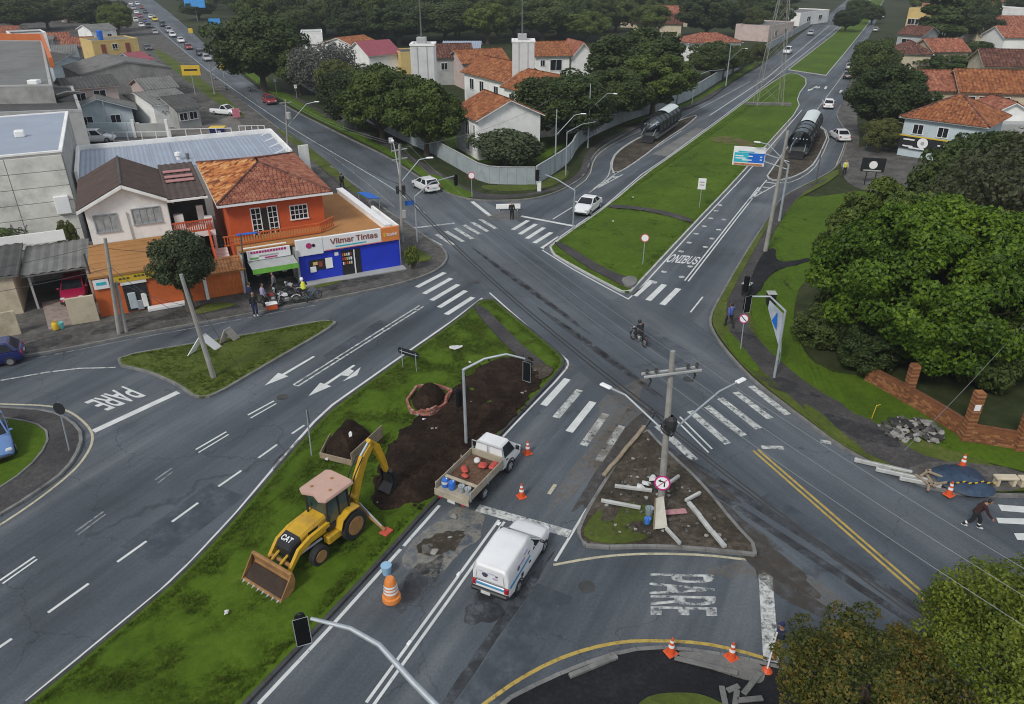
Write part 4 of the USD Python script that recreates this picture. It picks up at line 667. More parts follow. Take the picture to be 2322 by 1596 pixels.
b.part('logo_mark', MB().lathe([(0.0, 0), (0.22, 0.0), (0.22, 0.03), (0.0, 0.03)], 12, (0.9, -0.30, 3.0), 'y'), MAG); b.part('logo_mark', MB().lathe([(0.0, 0), (0.13, 0.0), (0.13, 0.03), (0.0, 0.03)], 10, (1.25, -0.30, 2.98), 'y'), SIGNK)
b.text('Suvinil', 6.98, -0.25, 2.82, 0.22, WHITEP, width=0.85); b.part('logo_mark', MB().box((6.83, -0.25, 2.93), (0.16, 0.02, 0.32)), SIGNY)
b.part('display_window', MB().box((1.65, -0.05, 1.33), (1.75, 0.06, 0.85)), BLACK); 
for x, z, w_, h_, m in ((2.3, 1.33, 0.55, 0.85, PLW), (1.05, 1.0, 0.45, 0.45, PLW), (1.25, 1.45, 0.35, 0.25, PLY), (1.65, 1.35, 0.3, 0.4, SIGNR)): b.part('poster', MB().box((x, -0.09, z), (w_, 0.02, h_)), m)
b.part('notice', MB().rbox((2.95, -0.06, 1.95), (0.3, 0.04, 0.28), 0.01), WHITEP)
d_ = b.part('doorway', MB().box((4.05, -0.05, 1.08), (1.5, 0.06, 2.1)), BLACK); b.part('door_post', MB().box((4.3, -0.1, 1.1), (0.09, 0.05, 2.0)), WHITEP, parent=d_)
for z in (1.0, 1.35, 1.7):
    for i in range(5): b.part('paint_can', MB().cyl((3.42 + i * 0.16, -0.09, z), (3.42 + i * 0.16, -0.09, z + 0.2), 0.06, n=7), (PLR, PLY, PLLB, PLW, SIGNR)[(i + int(z * 3)) % 5], parent=d_)
b.part('threshold', MB().box((4.0, -0.45, 0.06), (8.4, 0.9, 0.12)), PLG)
# workshop with white sign and green awning
b = LB('motorcycle_workshop', 'open motorcycle workshop bay with white sign above green and grey awning', 'shop', 9.75, 0.0)
b.part('back_wall', MB().box((2.1, 2.3, 1.5), (4.0, 0.15, 2.9)), mat('workshop_dark', (0.028, 0.032, 0.030), 0.8, 0.5, 2)); b.part('side_wall', MB().box((0.12, 0.9, 1.4), (0.15, 2.6, 2.8)), PLG); b.part('side_wall', MB().box((3.98, 0.9, 1.4), (0.15, 2.6, 2.8)), PLG)
b.part('sign_board', MB().rbox((2.05, -0.05, 2.82), (3.1, 0.12, 0.78), 0.02), WHITEP); [b.part('sign_letter_block', MB().box((0.82 + k * 0.2, -0.12, 3.05), (0.15, 0.02, 0.17)), MAG) for k in range(13)]; b.part('sign_line', MB().box((2.0, -0.12, 2.74), (1.4, 0.02, 0.1)), PLG); b.part('sign_line', MB().box((2.15, -0.12, 2.56), (0.9, 0.02, 0.1)), MAG); b.part('sign_line', MB().box((0.95, -0.12, 2.60), (0.6, 0.02, 0.14)), mat('sign_green', (0.15, 0.35, 0.08), 0.5))
b.part('sign_emblem', MB().lathe([(0.0, 0), (0.12, 0.0), (0.12, 0.02), (0.0, 0.02)], 8, (3.3, -0.10, 2.72), 'y'), MAG)
b.part('awning', MB().slab([(0.45, 0.0, 2.4), (3.75, 0.0, 2.4), (3.9, -0.9, 2.05), (0.6, -0.9, 2.05)], 0.05), mat('grey_canvas', (0.33, 0.35, 0.34), 0.8, 0.15, 2)); b.part('awning_valance', MB().slab([(0.6, -0.9, 2.05), (3.9, -0.9, 2.05), (3.9, -1.02, 1.70), (0.6, -1.02, 1.70)], 0.03), mat('green_canvas', (0.10, 0.30, 0.03), 0.75, 0.15, 2))
for x in (1.2, 1.9, 2.6, 3.2): b.part('hung_stock', MB().rbox((x, 1.4, 1.1), (0.4, 0.3, 1.0 + 0.3 * math.sin(x * 5)), 0.08), (mat('green_stock', (0.05, 0.12, 0.03), 0.7), BLACK, PLG, BLACK)[int(x * 2) % 4])
# tall pale building at the left edge, and the warehouse beside it
b = LB('tall_building', 'tall pale concrete building with grey-blue flat roof at left edge', 'building', -26.0, 17.6)
b.parapet_box(25.0, 19.4, 7.9, CONCW, BLUER, ph=0.12, pt=0.25, cap=PLW)
PLC = mat('weathered_white_wall', (0.62, 0.62, 0.57), 0.9, 0.15, 0.6, dirt=0.6, dcol=(0.20, 0.195, 0.17), dscale=0.4)
for k in range(6):
    for j in range(6): b.part('wall_panel', MB().rbox((2.1 + j * 4.15, -0.04, 0.72 + k * 1.27), (4.1, 0.1, 1.22), 0.015), PLC)
b.part('roof_vent', MB().rbox((21.5, 8.0, 8.2), (0.8, 0.7, 0.6), 0.08), PLW); b.part('wall_meter_box', MB().rbox((24.0, -0.25, 3.6), (1.1, 0.35, 1.5), 0.04), WHITEP)
b.part('graffiti', MB().tube([(19.2 + i * 0.16, -0.11, 1.9 + 0.45 * math.sin(i * 1.9) + 0.1 * math.sin(i * 5.1)) for i in range(12)], 0.03, 5), mat('purple_spray', (0.22, 0.15, 0.24), 0.7))
b = LB('warehouse', 'long warehouse with pale blue metal roof and white parapets', 'warehouse', -0.6, 20.6)
b.part('wall', MB().box((9.3, 5.6, 2.4), (18.6, 11.2, 4.8)), PLG); rp = b.part('roof', MB().slab([(0.1, 0.1, 4.85), (18.5, 0.1, 4.85), (18.5, 11.1, 5.0), (0.1, 11.1, 5.0)], 0.1), BLUER)
for k in range(9): b.part('roof_sheet', MB().add(*corrugated((0.2 + k * 2.03, 0.2, 4.87), (2.2 + k * 2.03, 0.2, 4.87), (2.2 + k * 2.03, 11.0, 5.02), (0.2 + k * 2.03, 11.0, 5.02), 0.4, 0.025)), BLUER, parent=rp)
for c, d in (((9.3, 11.2, 2.75), (18.8, 0.22, 5.5)), ((-0.05, 5.6, 2.75), (0.22, 11.0, 5.5)), ((18.65, 5.6, 2.75), (0.22, 11.0, 5.5))): b.part('parapet', MB().box(c, d), PLW)
for k in range(4): b.part('parapet_brace', MB().box((17.9, 1.5 + k * 2.9, 5.2), (1.3, 0.09, 0.09), R=rot([0, 1, 0], -0.35)), WHITEP)
b.part('roof_vent', MB().lathe([(0.0, 5.7), (0.3, 5.62), (0.34, 5.35), (0.22, 5.3), (0.22, 4.9)], 10, (8.6, 3.2, 0)), WHITEP); b.part('roof_vent', MB().cyl((9.4, 3.0, 4.9), (9.4, 3.0, 5.5), 0.15, n=8), GREYR)
# beige garage house at the left edge
b = LB('garage_house', 'low grey roofed garage house with beige front walls at left edge', 'house', -9.4, -0.6)
s0, t0 = -9.4, -0.6
b.part('roof', MB().slab([(0, 3.6, 2.9), (4.9, 3.6, 2.9), (4.9, 9.8, 3.2), (0, 9.8, 3.2)], 0.12).slab([(4.95, 4.0, 2.6), (9.2, 4.0, 2.6), (9.2, 10.2, 2.75), (4.95, 10.2, 2.75)], 0.1), GREYR)
for x0, x1, y0, y1, z0, z1, m in ((0, 4.9, 3.6, 9.8, 2.9, 3.2, DARKR), (4.95, 9.2, 4.0, 10.2, 2.6, 2.75, GREYR)): b.part('roof_sheet', MB().add(*corrugated((x0, y0, z0), (x1, y0, z0), (x1, y1, z1), (x0, y1, z1), 0.6, 0.04)), m)
b.part('wall', MB().box((2.3, 6.8, 1.4), (4.4, 6.0, 2.8)), PLB); b.part('window', MB().box((1.0, 3.78, 1.5), (1.2, 0.06, 1.0)), GLASS); b.part('back_wall', MB().box((7.0, 10.0, 1.3), (4.4, 0.15, 2.6)), PLG)
for x in (5.4, 9.0): b.part('carport_post', MB().box((x, 4.2, 1.25), (0.14, 0.14, 2.5)), PLG)
b.part('front_wall', MB().box((1.8, 0.15, 0.85), (5.6, 0.2, 1.7)), PLB); b.part('front_wall', MB().box((8.45, 0.2, 0.95), (1.7, 0.22, 1.9)), PLB); b.part('side_fence_wall', MB().box((3.9, 9.95, 3.4), (7.6, 0.12, 0.8)), PLW)
# ---- houses placed by their eaves
def eave_house(name, label, cat, a, b_, ze, depth, rh, wall, roofm, ridge='x', kind='tile', wins=(), ov=0.45, tw=0.5, tl=0.7, flat=False, group=None):
    p, q = P2(a, ze), P2(b_, ze); d = q - p; w = np.linalg.norm(d); h = Bld(name, label, cat, p, math.atan2(d[1], d[0]), group)
    if flat: h.parapet_box(w, depth, ze, wall, roofm, ph=rh)
    elif ridge == 'hip': h.hip(w, depth, ze, rh, wall, roofm, 'x' if w >= depth else 'y', tw=tw, tl=tl, ov=ov)
    else: h.gable(w, depth, ze, rh, wall, roofm, ridge, kind, ov=ov, tw=tw, tl=tl)
    for x, z, ww, hh in wins: h.win(x * w, 0, z, ww, hh)
    h.w = w; return h
eh = eave_house
h = eh('grey_gable_house', 'grey house with low front gable beside parked white off-roader', 'house', (150, 256), (298, 245), 3.0, 9, 1.5, PLLB, GREYR, 'y', 'sheet', [(0.28, 1.6, 1.4, 1.1), (0.72, 1.6, 1.2, 1.1)], ov=0.7)
h.part('chimney_pole', MB().tube([(4.8, -0.75, 0), (4.8, -0.75, 4.2)], 0.05, 6), PLG)
h = eh('graffiti_building', 'white single-storey building with black graffiti scribbles on front wall', 'building', (347, 241), (438, 230), 3.3, 13, 0.9, PLW, GREYR, 'x', 'sheet', ov=0.3)
h.part('graffiti', MB().tube([(1.0 + i * 0.22, -0.03, 2.2 + 0.35 * math.sin(i * 2.3)) for i in range(20)], 0.04, 5).tube([(2.0 + i * 0.2, -0.03, 1.4 + 0.2 * math.sin(i * 3.1)) for i in range(10)], 0.03, 5), BLACK)
eh('two_storey_house', 'pinkish two-storey house with dark low roof behind grey gable house', 'house', (153, 204), (264, 194), 5.6, 7, 1.0, PLP, DARKR, 'x', 'sheet', [(0.22, 4.4, 1.3, 1.0), (0.62, 4.5, 1.5, 1.1)])
eh('stained_shed', 'wide stained grey shed gable with wavy top behind graffiti building', 'shed', (185, 172), (388, 155), 4.6, 14, 1.5, CONCW, GREYR, 'y', 'sheet', ov=0.15)
h = eh('yellow_house', 'yellow flat-roofed house with blue water tank on top', 'house', (208, 97), (312, 90), 6.0, 8, 0.25, PLY, GREYR, flat=True, wins=[(0.47, 4.9, 1.0, 0.9)])
for x in (0.22, 0.75): h.part('door', MB().box((x * h.w, -0.03, 4.4), (0.9, 0.08, 2.1)), SIGNR)
h.part('lower_wall', MB().box((h.w * 0.55, -2.0, 1.5), (h.w, 3.8, 2.9)), PLP); h.part('lower_roof', MB().box((h.w * 0.55, -2.0, 3.05), (h.w + 0.4, 4.3, 0.14)), DARKR)
for x in (0.2, 0.55, 0.9): h.win(x * h.w, -3.9, 1.5, 1.3, 1.0)
h.part('water_tank', MB().lathe([(0.0, 8.0), (0.5, 7.95), (0.62, 7.8), (0.52, 6.1), (0.0, 6.1)], 12, (h.w * 0.3, 3, 0)), SIGNB)
def px_block(name, label, pts, z, roofm, wallm=None, ph=0.3, cap=None):
    """A flat-roofed block from the four corners of its roof."""
    pg = Polygon(W(pts, z)); o = W([pts[1]], z)[0]; t = Thing(name, label, 'building', (o[0], o[1], 0.1)); pg = affinity.translate(pg, -o[0], -o[1])
    t.part('wall', MB().poly(pg, 0, z - 0.12), wallm or CONCW); t.part('roof', MB().poly(pg.buffer(-0.3), z - 0.13, z - 0.08), roofm); t.part('parapet', MB().poly(pg.buffer(0.03, join_style='mitre').difference(pg.buffer(-0.3, join_style='mitre')), z - 0.14, z - 0.1 + ph), cap or PLG); return t
SLABG = mat('stained_grey_slab', (0.145, 0.15, 0.148), 0.9, 0.2, 0.5, dirt=0.6, dcol=(0.08, 0.08, 0.078), dscale=0.15); ORG = mat('orange_parapet', (0.50, 0.13, 0.03), 0.7, 0.12, 1.0)
t = px_block('grey_roofed_block', 'large block with broad grey roof edged in orange at left edge', [(-150, 199), (118, 195), (96, 94), (-150, 92)], 8.5, SLABG, ph=0.15)
for a, b2 in (((-150, 92), (97, 92)), ((97, 92), (119, 150))): p, q = P(a[0], a[1], 8.5) - t.loc, P(b2[0], b2[1], 8.5) - t.loc; d = q - p; t.part('orange_parapet', MB().box((p + q) / 2 + [0, 0, 0.5], (np.linalg.norm(d) + 0.3, 0.5, 1.3), math.atan2(d[1], d[0])), ORG)
t.part('roof_hatch', MB().rbox(P(78, 188, 8.6) - t.loc, (1.2, 1.0, 0.7), 0.05), PLW)
t = px_block('dark_roofed_block', 'low block with dark stained roofs below the grey slab roof', [(-150, 266), (186, 254), (166, 200), (-150, 202)], 6.5, DARKR, PLG)
p = [P(*q) - t.loc for q in ((78, 228, 6.6), (128, 225, 6.6), (182, 206, 8.0), (150, 206, 8.0))]; t.part('lean_to_roof', MB().slab(p, 0.15), GREYR); t.part('lean_to_wall', MB().slab([p[0] - [0, .1, 0], p[1] - [0, .1, 0], p[1] - [0, .1, .7], p[0] - [0, .1, .7]], 0.1), PLW)
eh('white_gable_house', 'small white house with grey gable left of yellow house', 'house', (118, 148), (200, 140), 3.2, 8, 1.4, PLLB, DARKR, 'y', 'sheet', [(0.35, 1.6, 1.2, 1.0)])
eh('red_roofed_house', 'low house with faded red roof left of the yellow house', 'house', (140, 108), (205, 106), 3.6, 9, 1.5, PLP, TILE_RD, 'x')
eh('brown_white_block', 'white block with brown upper band at the far left', 'building', (25, 81), (105, 77), 6.0, 9, 0.3, PLW, DARKR, flat=True, wins=[(0.3, 4.6, 1.8, 1.0), (0.7, 4.6, 1.8, 1.0)])
eh('far_left_house', 'dull red roofed house at the extreme upper left', 'house', (-50, 80), (24, 80), 4.0, 9, 1.6, PLP, TILE_RD, 'x')
# centre: houses behind the concrete wall
h = eh('gable_end_house', 'white two-storey house with orange tile roof nearest the concrete wall corner', 'house', (1032, 250), (1083, 273), 4.9, 8.4, 1.9, PLW, TILE_OR, 'x', 'tile', [(0.2, 3.6, 0.9, 2.0), (0.55, 3.4, 1.1, 1.6), (0.55, 1.4, 1.1, 1.4), (0.85, 2.6, 0.5, 2.8)], tw=0.42, tl=0.55)
eh('row_house', 'long white row house with orange roof and tall dark windows', 'house', (1052, 163), (1144, 186), 6.0, 7.5, 1.9, PLW, TILE_OR, 'x', 'tile', [(0.2, 4.4, 1.2, 1.5), (0.45, 4.4, 1.2, 1.5), (0.45, 1.8, 1.2, 1.5), (0.8, 4.2, 1.2, 1.5)])
eh('row_house', 'row house with orange roof partly behind the wide dark tree', 'house', (1143, 197), (1215, 214), 6.0, 7.5, 1.9, PLW, TILE_OR, 'x', 'tile', [(0.25, 4.4, 1.2, 1.5), (0.6, 4.4, 1.2, 1.5), (0.25, 1.8, 1.2, 1.5)])
eh('white_house', 'white house with orange roof directly right of the taller white water tower', 'house', (1215, 128), (1291, 126), 5.6, 8, 1.9, PLW, TILE_OR, 'x', 'tile', [(0.2, 4.3, 0.8, 1.0), (0.6, 3.9, 2.2, 1.8)])
eh('white_house', 'white gabled house with red roof left of the dense central tree', 'house', (1297, 128), (1344, 126), 5.4, 7, 2.2, PLW, TILE_RD, 'y', 'tile')
eh('low_red_house', 'low red roof in front of the white gabled house', 'house', (1275, 152), (1345, 152), 3.0, 7, 1.6, PLW, TILE_RD, 'x')
eh('house', 'dark red roofed house between the two white water towers', 'house', (990, 132), (1072, 130), 5.0, 9, 1.8, PLG, TILE_BR, 'x', 'tile', [(0.2, 3.4, 1.2, 1.2), (0.6, 3.4, 1.2, 1.2)])
eh('house', 'orange roofed house left of the taller white water tower', 'house', (1050, 145), (1152, 140), 4.6, 9, 1.7, PLP, TILE_OR, 'x')
eh('house', 'house with pale blue-grey metal roof far behind the row houses', 'house', (1005, 112), (1085, 112), 4.2, 10, 1.0, PLW, BLUER, 'x', 'sheet')
eh('purple_roof_house', 'white house with plain purple-red roof behind the street trees', 'house', (836, 127), (905, 121), 4.0, 9, 2.2, PLW, PURR, 'x', 'sheet')
eh('yellow_annex', 'small mustard yellow building right of the purple-red roofed house', 'building', (908, 122), (950, 120), 4.2, 7, 0.2, PLY, DARKR, flat=True)
eh('white_block', 'blank white block at the far side of the street trees', 'building', (681, 78), (730, 77), 6.5, 8, 0.2, PLW, PLG, flat=True)
eh('low_white_house', 'low white house with small orange roof beside blank white block', 'house', (735, 98), (800, 104), 3.4, 8, 1.3, PLW, TILE_OR, 'y')
def tower(label, px0, px1, top, z):
    p, q = P2((px0, top), z), P2((px1, top), z); d = q - p; w = np.linalg.norm(d); h = Bld('water_tower', label, 'water tower', p, math.atan2(d[1], d[0]))
    WT = mat('streaked_white_tower', (0.56, 0.57, 0.57), 0.85, 0.14, 1.0, dirt=0.6, dcol=(0.28, 0.275, 0.26), dscale=0.5)
    h.part('shaft', MB().rbox((w / 2, w / 2, z / 2), (w, w, z), 0.06), WT); h.part('rim', MB().poly(sbox(-0.08, -0.08, w + 0.08, w + 0.08).difference(sbox(0.3, 0.3, w - 0.3, w - 0.3)), z, z + 0.25), PLW)
    h.part('antenna_pole', MB().tube([(w * 0.45, w / 2, z - 2), (w * 0.45, w / 2, z + 9.5)], [0.16, 0.05], 7), mat('pole_dark_grey', (0.1, 0.105, 0.11), 0.6)); h.part('tank_box', MB().rbox((w * 0.45, w * 0.5, z + 0.5), (w * 0.4, w * 0.4, 1.0), 0.05), PLG)
    for k in range(2): h.part('stain_rib', MB().box((w * (0.3 + 0.4 * k), -0.03, z / 2), (0.12, 0.06, z)), PLG)
tower('shorter white water tower left with thin antenna pole', 929, 983, 106, 11); tower('taller white water tower right with dark antenna pole', 1161, 1212, 98, 11.5)
eh('white_wall_building', 'white walled building glimpsed through trees behind the blue-grey wall', 'building', (1524, 162), (1556, 158), 5.0, 6, 0.2, PLW, PLG, flat=True)
eh('far_house', 'red roofed house in front of the tall bare-trunked trees', 'house', (1560, 100), (1680, 98), 4.0, 9, 1.7, PLW, TILE_RD, 'hip', tw=0.7, tl=0.9)
for k, (a, b2, z, rf, lab) in enumerate([((1408, 34), (1470, 36), 4, TILE_RD, 'leftmost of the far red roofed row beyond the central trees'), ((1478, 33), (1560, 33), 4, TILE_RD, 'far red roofed house at the right of the distant row'), ((1435, 52), (1492, 54), 4, TILE_BR, 'brownish red roofed house in front of the far red row'), ((1496, 54), (1545, 55), 4, TILE_BR, 'small brown roofed house with cream wall near the far red row')]):
    eh('far_house', lab, 'house', a, b2, z, 10, 2.2, PLB, rf, 'x', tw=0.9, tl=1.2)
eh('roadside_building', 'low pink building with grey roof by the avenue pole pair', 'building', (1744, 62), (1800, 52), 4.0, 10, 0.3, PLP, GREYR, flat=True, wins=[(0.3, 2, 2, 1.5), (0.7, 2, 2, 1.5)])
eh('roadside_building', 'white roadside building with flat roof further up the avenue', 'building', (1815, 32), (1880, 24), 4.0, 12, 0.3, PLW, GREYR, flat=True, wins=[(0.3, 2, 3, 1.5), (0.7, 2, 3, 1.5)])
# right side: houses beyond the trees
h = eh('corner_house', 'pale blue corner house with broad weathered orange tile roof and black banner', 'house', (2052, 268), (2232, 291), 4.6, 8.5, 2.5, PLLB, TILE_OR, 'hip', wins=[(0.2, 3.4, 1.1, 1.1), (0.52, 3.4, 1.1, 1.1)], tw=0.42, tl=0.55, ov=0.6)
h.part('banner', MB().rbox((h.w * 0.35, -0.25, 1.85), (h.w * 0.74, 0.12, 1.5), 0.03), SIGNK); h.part('banner_stripe', MB().box((h.w * 0.35, -0.33, 2.58), (h.w * 0.74, 0.03, 0.16)), SIGNY)
h.part('banner_disc', MB().lathe([(0.0, 0), (0.62, 0.0), (0.62, 0.04), (0.0, 0.04)], 18, (h.w * 0.31, -0.33, 1.9), 'y'), WHITEP); h.part('disc_mark', MB().lathe([(0.0, 0), (0.22, 0.0), (0.22, 0.02), (0.0, 0.02)], 8, (h.w * 0.31, -0.375, 1.9), 'y'), PLG)
for x, z, w_ in ((0.08, 2.15, 1.3), (0.08, 1.35, 1.2), (0.2, 1.2, 1.8), (0.55, 1.9, 1.6)): h.part('banner_line', MB().box((h.w * x + 0.4, -0.33, z), (w_, 0.03, 0.16)), WHITEP)
h = eh('gable_wall_house', 'white gabled house with low red roof right of the corner house', 'house', (2240, 262), (2345, 262), 3.6, 9, 1.5, PLW, TILE_RD, 'y', tw=0.5, tl=0.7); h.part('front_shed', MB().box((h.w / 2, -1.2, 1.4), (h.w, 2.2, 2.8)), PLG)
eh('long_house', 'long house with weathered orange roof at right edge', 'house', (2180, 208), (2345, 213), 5.6, 8.5, 2.2, PLB, TILE_OR, 'x', 'tile', [(0.12, 4.3, 1.6, 1.2), (0.35, 4.3, 1.6, 1.2), (0.6, 4.3, 1.6, 1.2)])
eh('long_house', 'red roofed wing left of the long orange roofed house', 'house', (2090, 206), (2172, 206), 5.4, 8, 2.0, PLB, TILE_RD, 'x')
eh('row_house_far', 'cream row house with dark brown roof and row of small windows', 'house', (2234, 150), (2345, 153), 6.0, 9, 2.0, PLB, TILE_BR, 'x', 'tile', [(0.1, 4.6, 1.0, 1.0), (0.25, 4.6, 1.0, 1.0), (0.42, 4.6, 1.0, 1.0), (0.6, 4.6, 1.0, 1.0), (0.78, 4.6, 1.0, 1.0)])
eh('row_house_far', 'house with patched brown roof left of round bushy trees', 'house', (2035, 124), (2112, 126), 4.5, 9, 1.9, PLB, TILE_BR, 'hip', tw=0.6, tl=0.8)
eh('row_house_far', 'house with plain red roof and white firewall on its right', 'house', (2118, 118), (2196, 117), 5.0, 8, 1.9, PLB, TILE_RD, 'x')
eh('row_house_far', 'topmost red roofed house at right edge of the picture', 'house', (2220, 58), (2345, 60), 5.0, 10, 2.0, PLB, TILE_RD, 'x', 'tile', [(0.2, 3.4, 2.0, 1.2), (0.5, 3.4, 2.0, 1.2)], tw=0.7, tl=0.9)
eh('row_house_far', 'white house with red roof below the topmost red roof', 'house', (2278, 86), (2350, 86), 5.0, 9, 2.0, PLW, TILE_RD, 'x', tw=0.7, tl=0.9)
eh('apartment_block', 'grey apartment block with yellow wall above the avenue trees', 'building', (2060, 22), (2100, 24), 9, 12, 0.4, PLY, PLG, flat=True, wins=[(0.3, 6, 2, 1.4), (0.7, 6, 2, 1.4), (0.3, 3, 2, 1.4)])
eh('apartment_block', 'pale grey block right of the yellow walled block', 'building', (2104, 20), (2150, 22), 9, 12, 0.4, PLG, PLG, flat=True, wins=[(0.3, 6, 2, 1.4), (0.7, 6, 2, 1.4)])
eh('apartment_block', 'white block with grey roof at the upper right corner', 'building', (2215, 25), (2330, 22), 8, 14, 0.4, PLW, GREYR, flat=True, wins=[(0.2, 5, 3, 1.4), (0.5, 5, 3, 1.4), (0.8, 5, 3, 1.4)])
eh('terrace_house', 'grey house with white walls close to the right carriageway', 'house', (2036, 78), (2090, 82), 5.0, 9, 1.6, PLG, TILE_BR, 'x', 'tile', [(0.4, 3.2, 2.2, 1.6)], tw=0.7, tl=0.9)
# --- concrete panel walls round the centre block
FEN = mat('pale_blue_grey_wall', (0.30, 0.345, 0.36), 0.85, 0.14, 1.0, dirt=0.5, dcol=(0.17, 0.19, 0.19), dscale=0.6)
def panel_wall(pts, h, label, step=1.0):
    q = smooth_line(W(pts), 1); L = LineString(q); n = int(L.length / step); t = Thing('concrete_wall', label, 'wall', (*q[0], 0.1))
    for i in range(n):
        a, c = L.interpolate(i * L.length / n), L.interpolate((i + 1) * L.length / n); ang = math.atan2(c.y - a.y, c.x - a.x); ln = math.hypot(c.x - a.x, c.y - a.y); m = ((a.x + c.x) / 2 - q[0][0], (a.y + c.y) / 2 - q[0][1])
        t.part('panel', MB().rbox((m[0], m[1], h / 2), (ln - 0.012, 0.07 + 0.012 * (i % 2), h + 0.02 * math.sin(i * 2.1)), 0.012, ang), FEN)
        if i % 3 == 0: t.part('wall_post', MB().box((a.x - q[0][0], a.y - q[0][1], h / 2), (0.16, 0.16, h + 0.04), ang), FEN)
    t.part('coping', MB().mesh(trimesh.creation.extrude_polygon(affinity.translate(L.buffer(0.09, cap_style='flat'), -q[0][0], -q[0][1]), 0.06, engine='earcut').apply_translation([0, 0, h + 0.02])), PLG)
panel_wall([(992, 358), (1045, 388), (1095, 418), (1150, 421), (1213, 421)], 1.9, 'grey panel wall round the corner of the housing estate')
panel_wall([(1216, 421), (1258, 394), (1293, 368), (1306, 340), (1330, 317), (1367, 299), (1410, 280), (1457, 264), (1492, 254), (1530, 241), (1570, 224), (1635, 182)], 2.0, 'pale blue-grey panel wall running beside the avenue', 1.3)
panel_wall([(1640, 178), (1690, 148), (1745, 112), (1835, 60)], 1.8, 'beige distant wall continuing up the left of the avenue', 3.0)
panel_wall([(560, 116), (640, 170), (760, 240), (880, 305), (988, 355)], 1.8, 'grey wall behind the street trees along the cross road', 2.2)
# ------------------------------------------------------------------ trees and shrubs
BARK = mat('tree_bark', (0.075, 0.058, 0.045), 0.9, 0.35, 4.0, bump=0.5); BARKG = mat('pale_grey_bark', (0.17, 0.155, 0.145), 0.9, 0.3, 4.0)
LF_DARK = leaf_mat('leaf_dark_green', (0.009, 0.019, 0.005), (0.032, 0.056, 0.011), (0.088, 0.120, 0.024), scale=0.35)
LF_MID = leaf_mat('leaf_mid_green', (0.012, 0.026, 0.004), (0.047, 0.080, 0.010), (0.135, 0.175, 0.026), scale=0.35)
LF_YEL = leaf_mat('leaf_yellow_green', (0.030, 0.042, 0.010), (0.070, 0.088, 0.018), (0.14, 0.145, 0.04), scale=0.35)
LF_GREY = leaf_mat('leaf_grey_sparse', (0.035, 0.036, 0.034), (0.075, 0.076, 0.070), (0.13, 0.13, 0.115), scale=0.4)
LF_BIG = leaf_mat('leaf_fresh_green', (0.007, 0.017, 0.002), (0.055, 0.115, 0.005), (0.20, 0.30, 0.015), tr=0.32, scale=0.25)
LF_FORE = leaf_mat('leaf_autumn_touched', (0.016, 0.028, 0.004), (0.068, 0.084, 0.011), (0.25, 0.15, 0.03), tr=0.34, scale=0.8)
LF_FORG = leaf_mat('leaf_olive_yellow', (0.014, 0.030, 0.004), (0.072, 0.108, 0.009), (0.23, 0.27, 0.028), tr=0.34, scale=0.8); LF_SHR = leaf_mat('leaf_shrub', (0.015, 0.026, 0.012), (0.035, 0.055, 0.022), (0.075, 0.10, 0.042), scale=0.6)
def leaf_cloud(C, nrm, size, g, aspect=0.62, jitter=0.75):
    """One bent four-cornered leaf (two triangles) per centre, turned roughly to face nrm."""
    n = len(C); d = nrm + g.normal(size=(n, 3)) * jitter; d /= np.linalg.norm(d, axis=1, keepdims=True)
    r = g.normal(size=(n, 3)); a = np.cross(d, r); a /= np.maximum(np.linalg.norm(a, axis=1, keepdims=True), 1e-9); b = np.cross(d, a); s = (size * g.uniform(0.65, 1.35, n))[:, None]
    v = np.stack([C - a * s, C + b * s * aspect - d * s * 0.15, C + a * s, C - b * s * aspect - d * s * 0.15], 1).reshape(-1, 3); i = np.arange(n)[:, None] * 4
    return v, np.vstack([i + [0, 1, 2], i + [0, 2, 3]])
def crown(g, c, R, RZ_, lumps, n, size, lump_r=(0.26, 0.42), low=-0.55, inner=0.25, gap=0.0, jitter=0.75):
    """Leaves on many lumps spread over an ellipsoid, more of them on top; gaps where lumps are missing."""
    d = g.normal(size=(lumps * 3, 3)); d /= np.linalg.norm(d, axis=1, keepdims=True); d = d[d[:, 2] > low][:lumps]; m = len(d)
    L = d * g.uniform(0.62, 0.86, (m, 1)) * [R, R, RZ_] * (0.86 + 0.28 * g.random((m, 1))); lr = R * g.uniform(*lump_r, m); keep = g.random(m) >= gap; L, lr = L[keep], lr[keep]
    w = lr ** 2 / (lr ** 2).sum(); k = g.choice(len(L), n, p=w); u = g.normal(size=(n, 3)); u /= np.linalg.norm(u, axis=1, keepdims=True)
    out = L[k] / [R, R, RZ_]; out /= np.linalg.norm(out, axis=1, keepdims=True); flip = (u * out).sum(1) < -0.25; u[flip] *= -1
    C = L[k] + u * (lr[k] * g.uniform(0.72, 1.06, n))[:, None] * [1, 1, 0.85]; inn = g.random(n) < inner; C[inn] *= g.uniform(0.45, 0.9, (inn.sum(), 1))
    return leaf_cloud(C + np.asarray(c), u + out * 0.4 + [0, 0, 0.25], size, g, jitter=jitter), L + np.asarray(c)
def limbs(g, base_r, trunk_top, tips, n, lean=(0, 0), r=0.09):
    b = MB(); T = np.array([lean[0], lean[1], trunk_top]); b.tube([(0, 0, -0.2), (0.0, 0.0, trunk_top * 0.3), T * [0.6, 0.6, 0.7], T], [base_r * 1.35, base_r, base_r * 0.85, base_r * 0.7], 9)
    for t in tips[g.choice(len(tips), min(n, len(tips)), replace=False)]:
        m = T + (t - T) * 0.45 + g.normal(size=3) * 0.25 + [0, 0, 0.2]; b.tube([T - [0, 0, 0.15], m, t], [base_r * 0.55, r, r * 0.35], 6)
    return b
kinds = {}
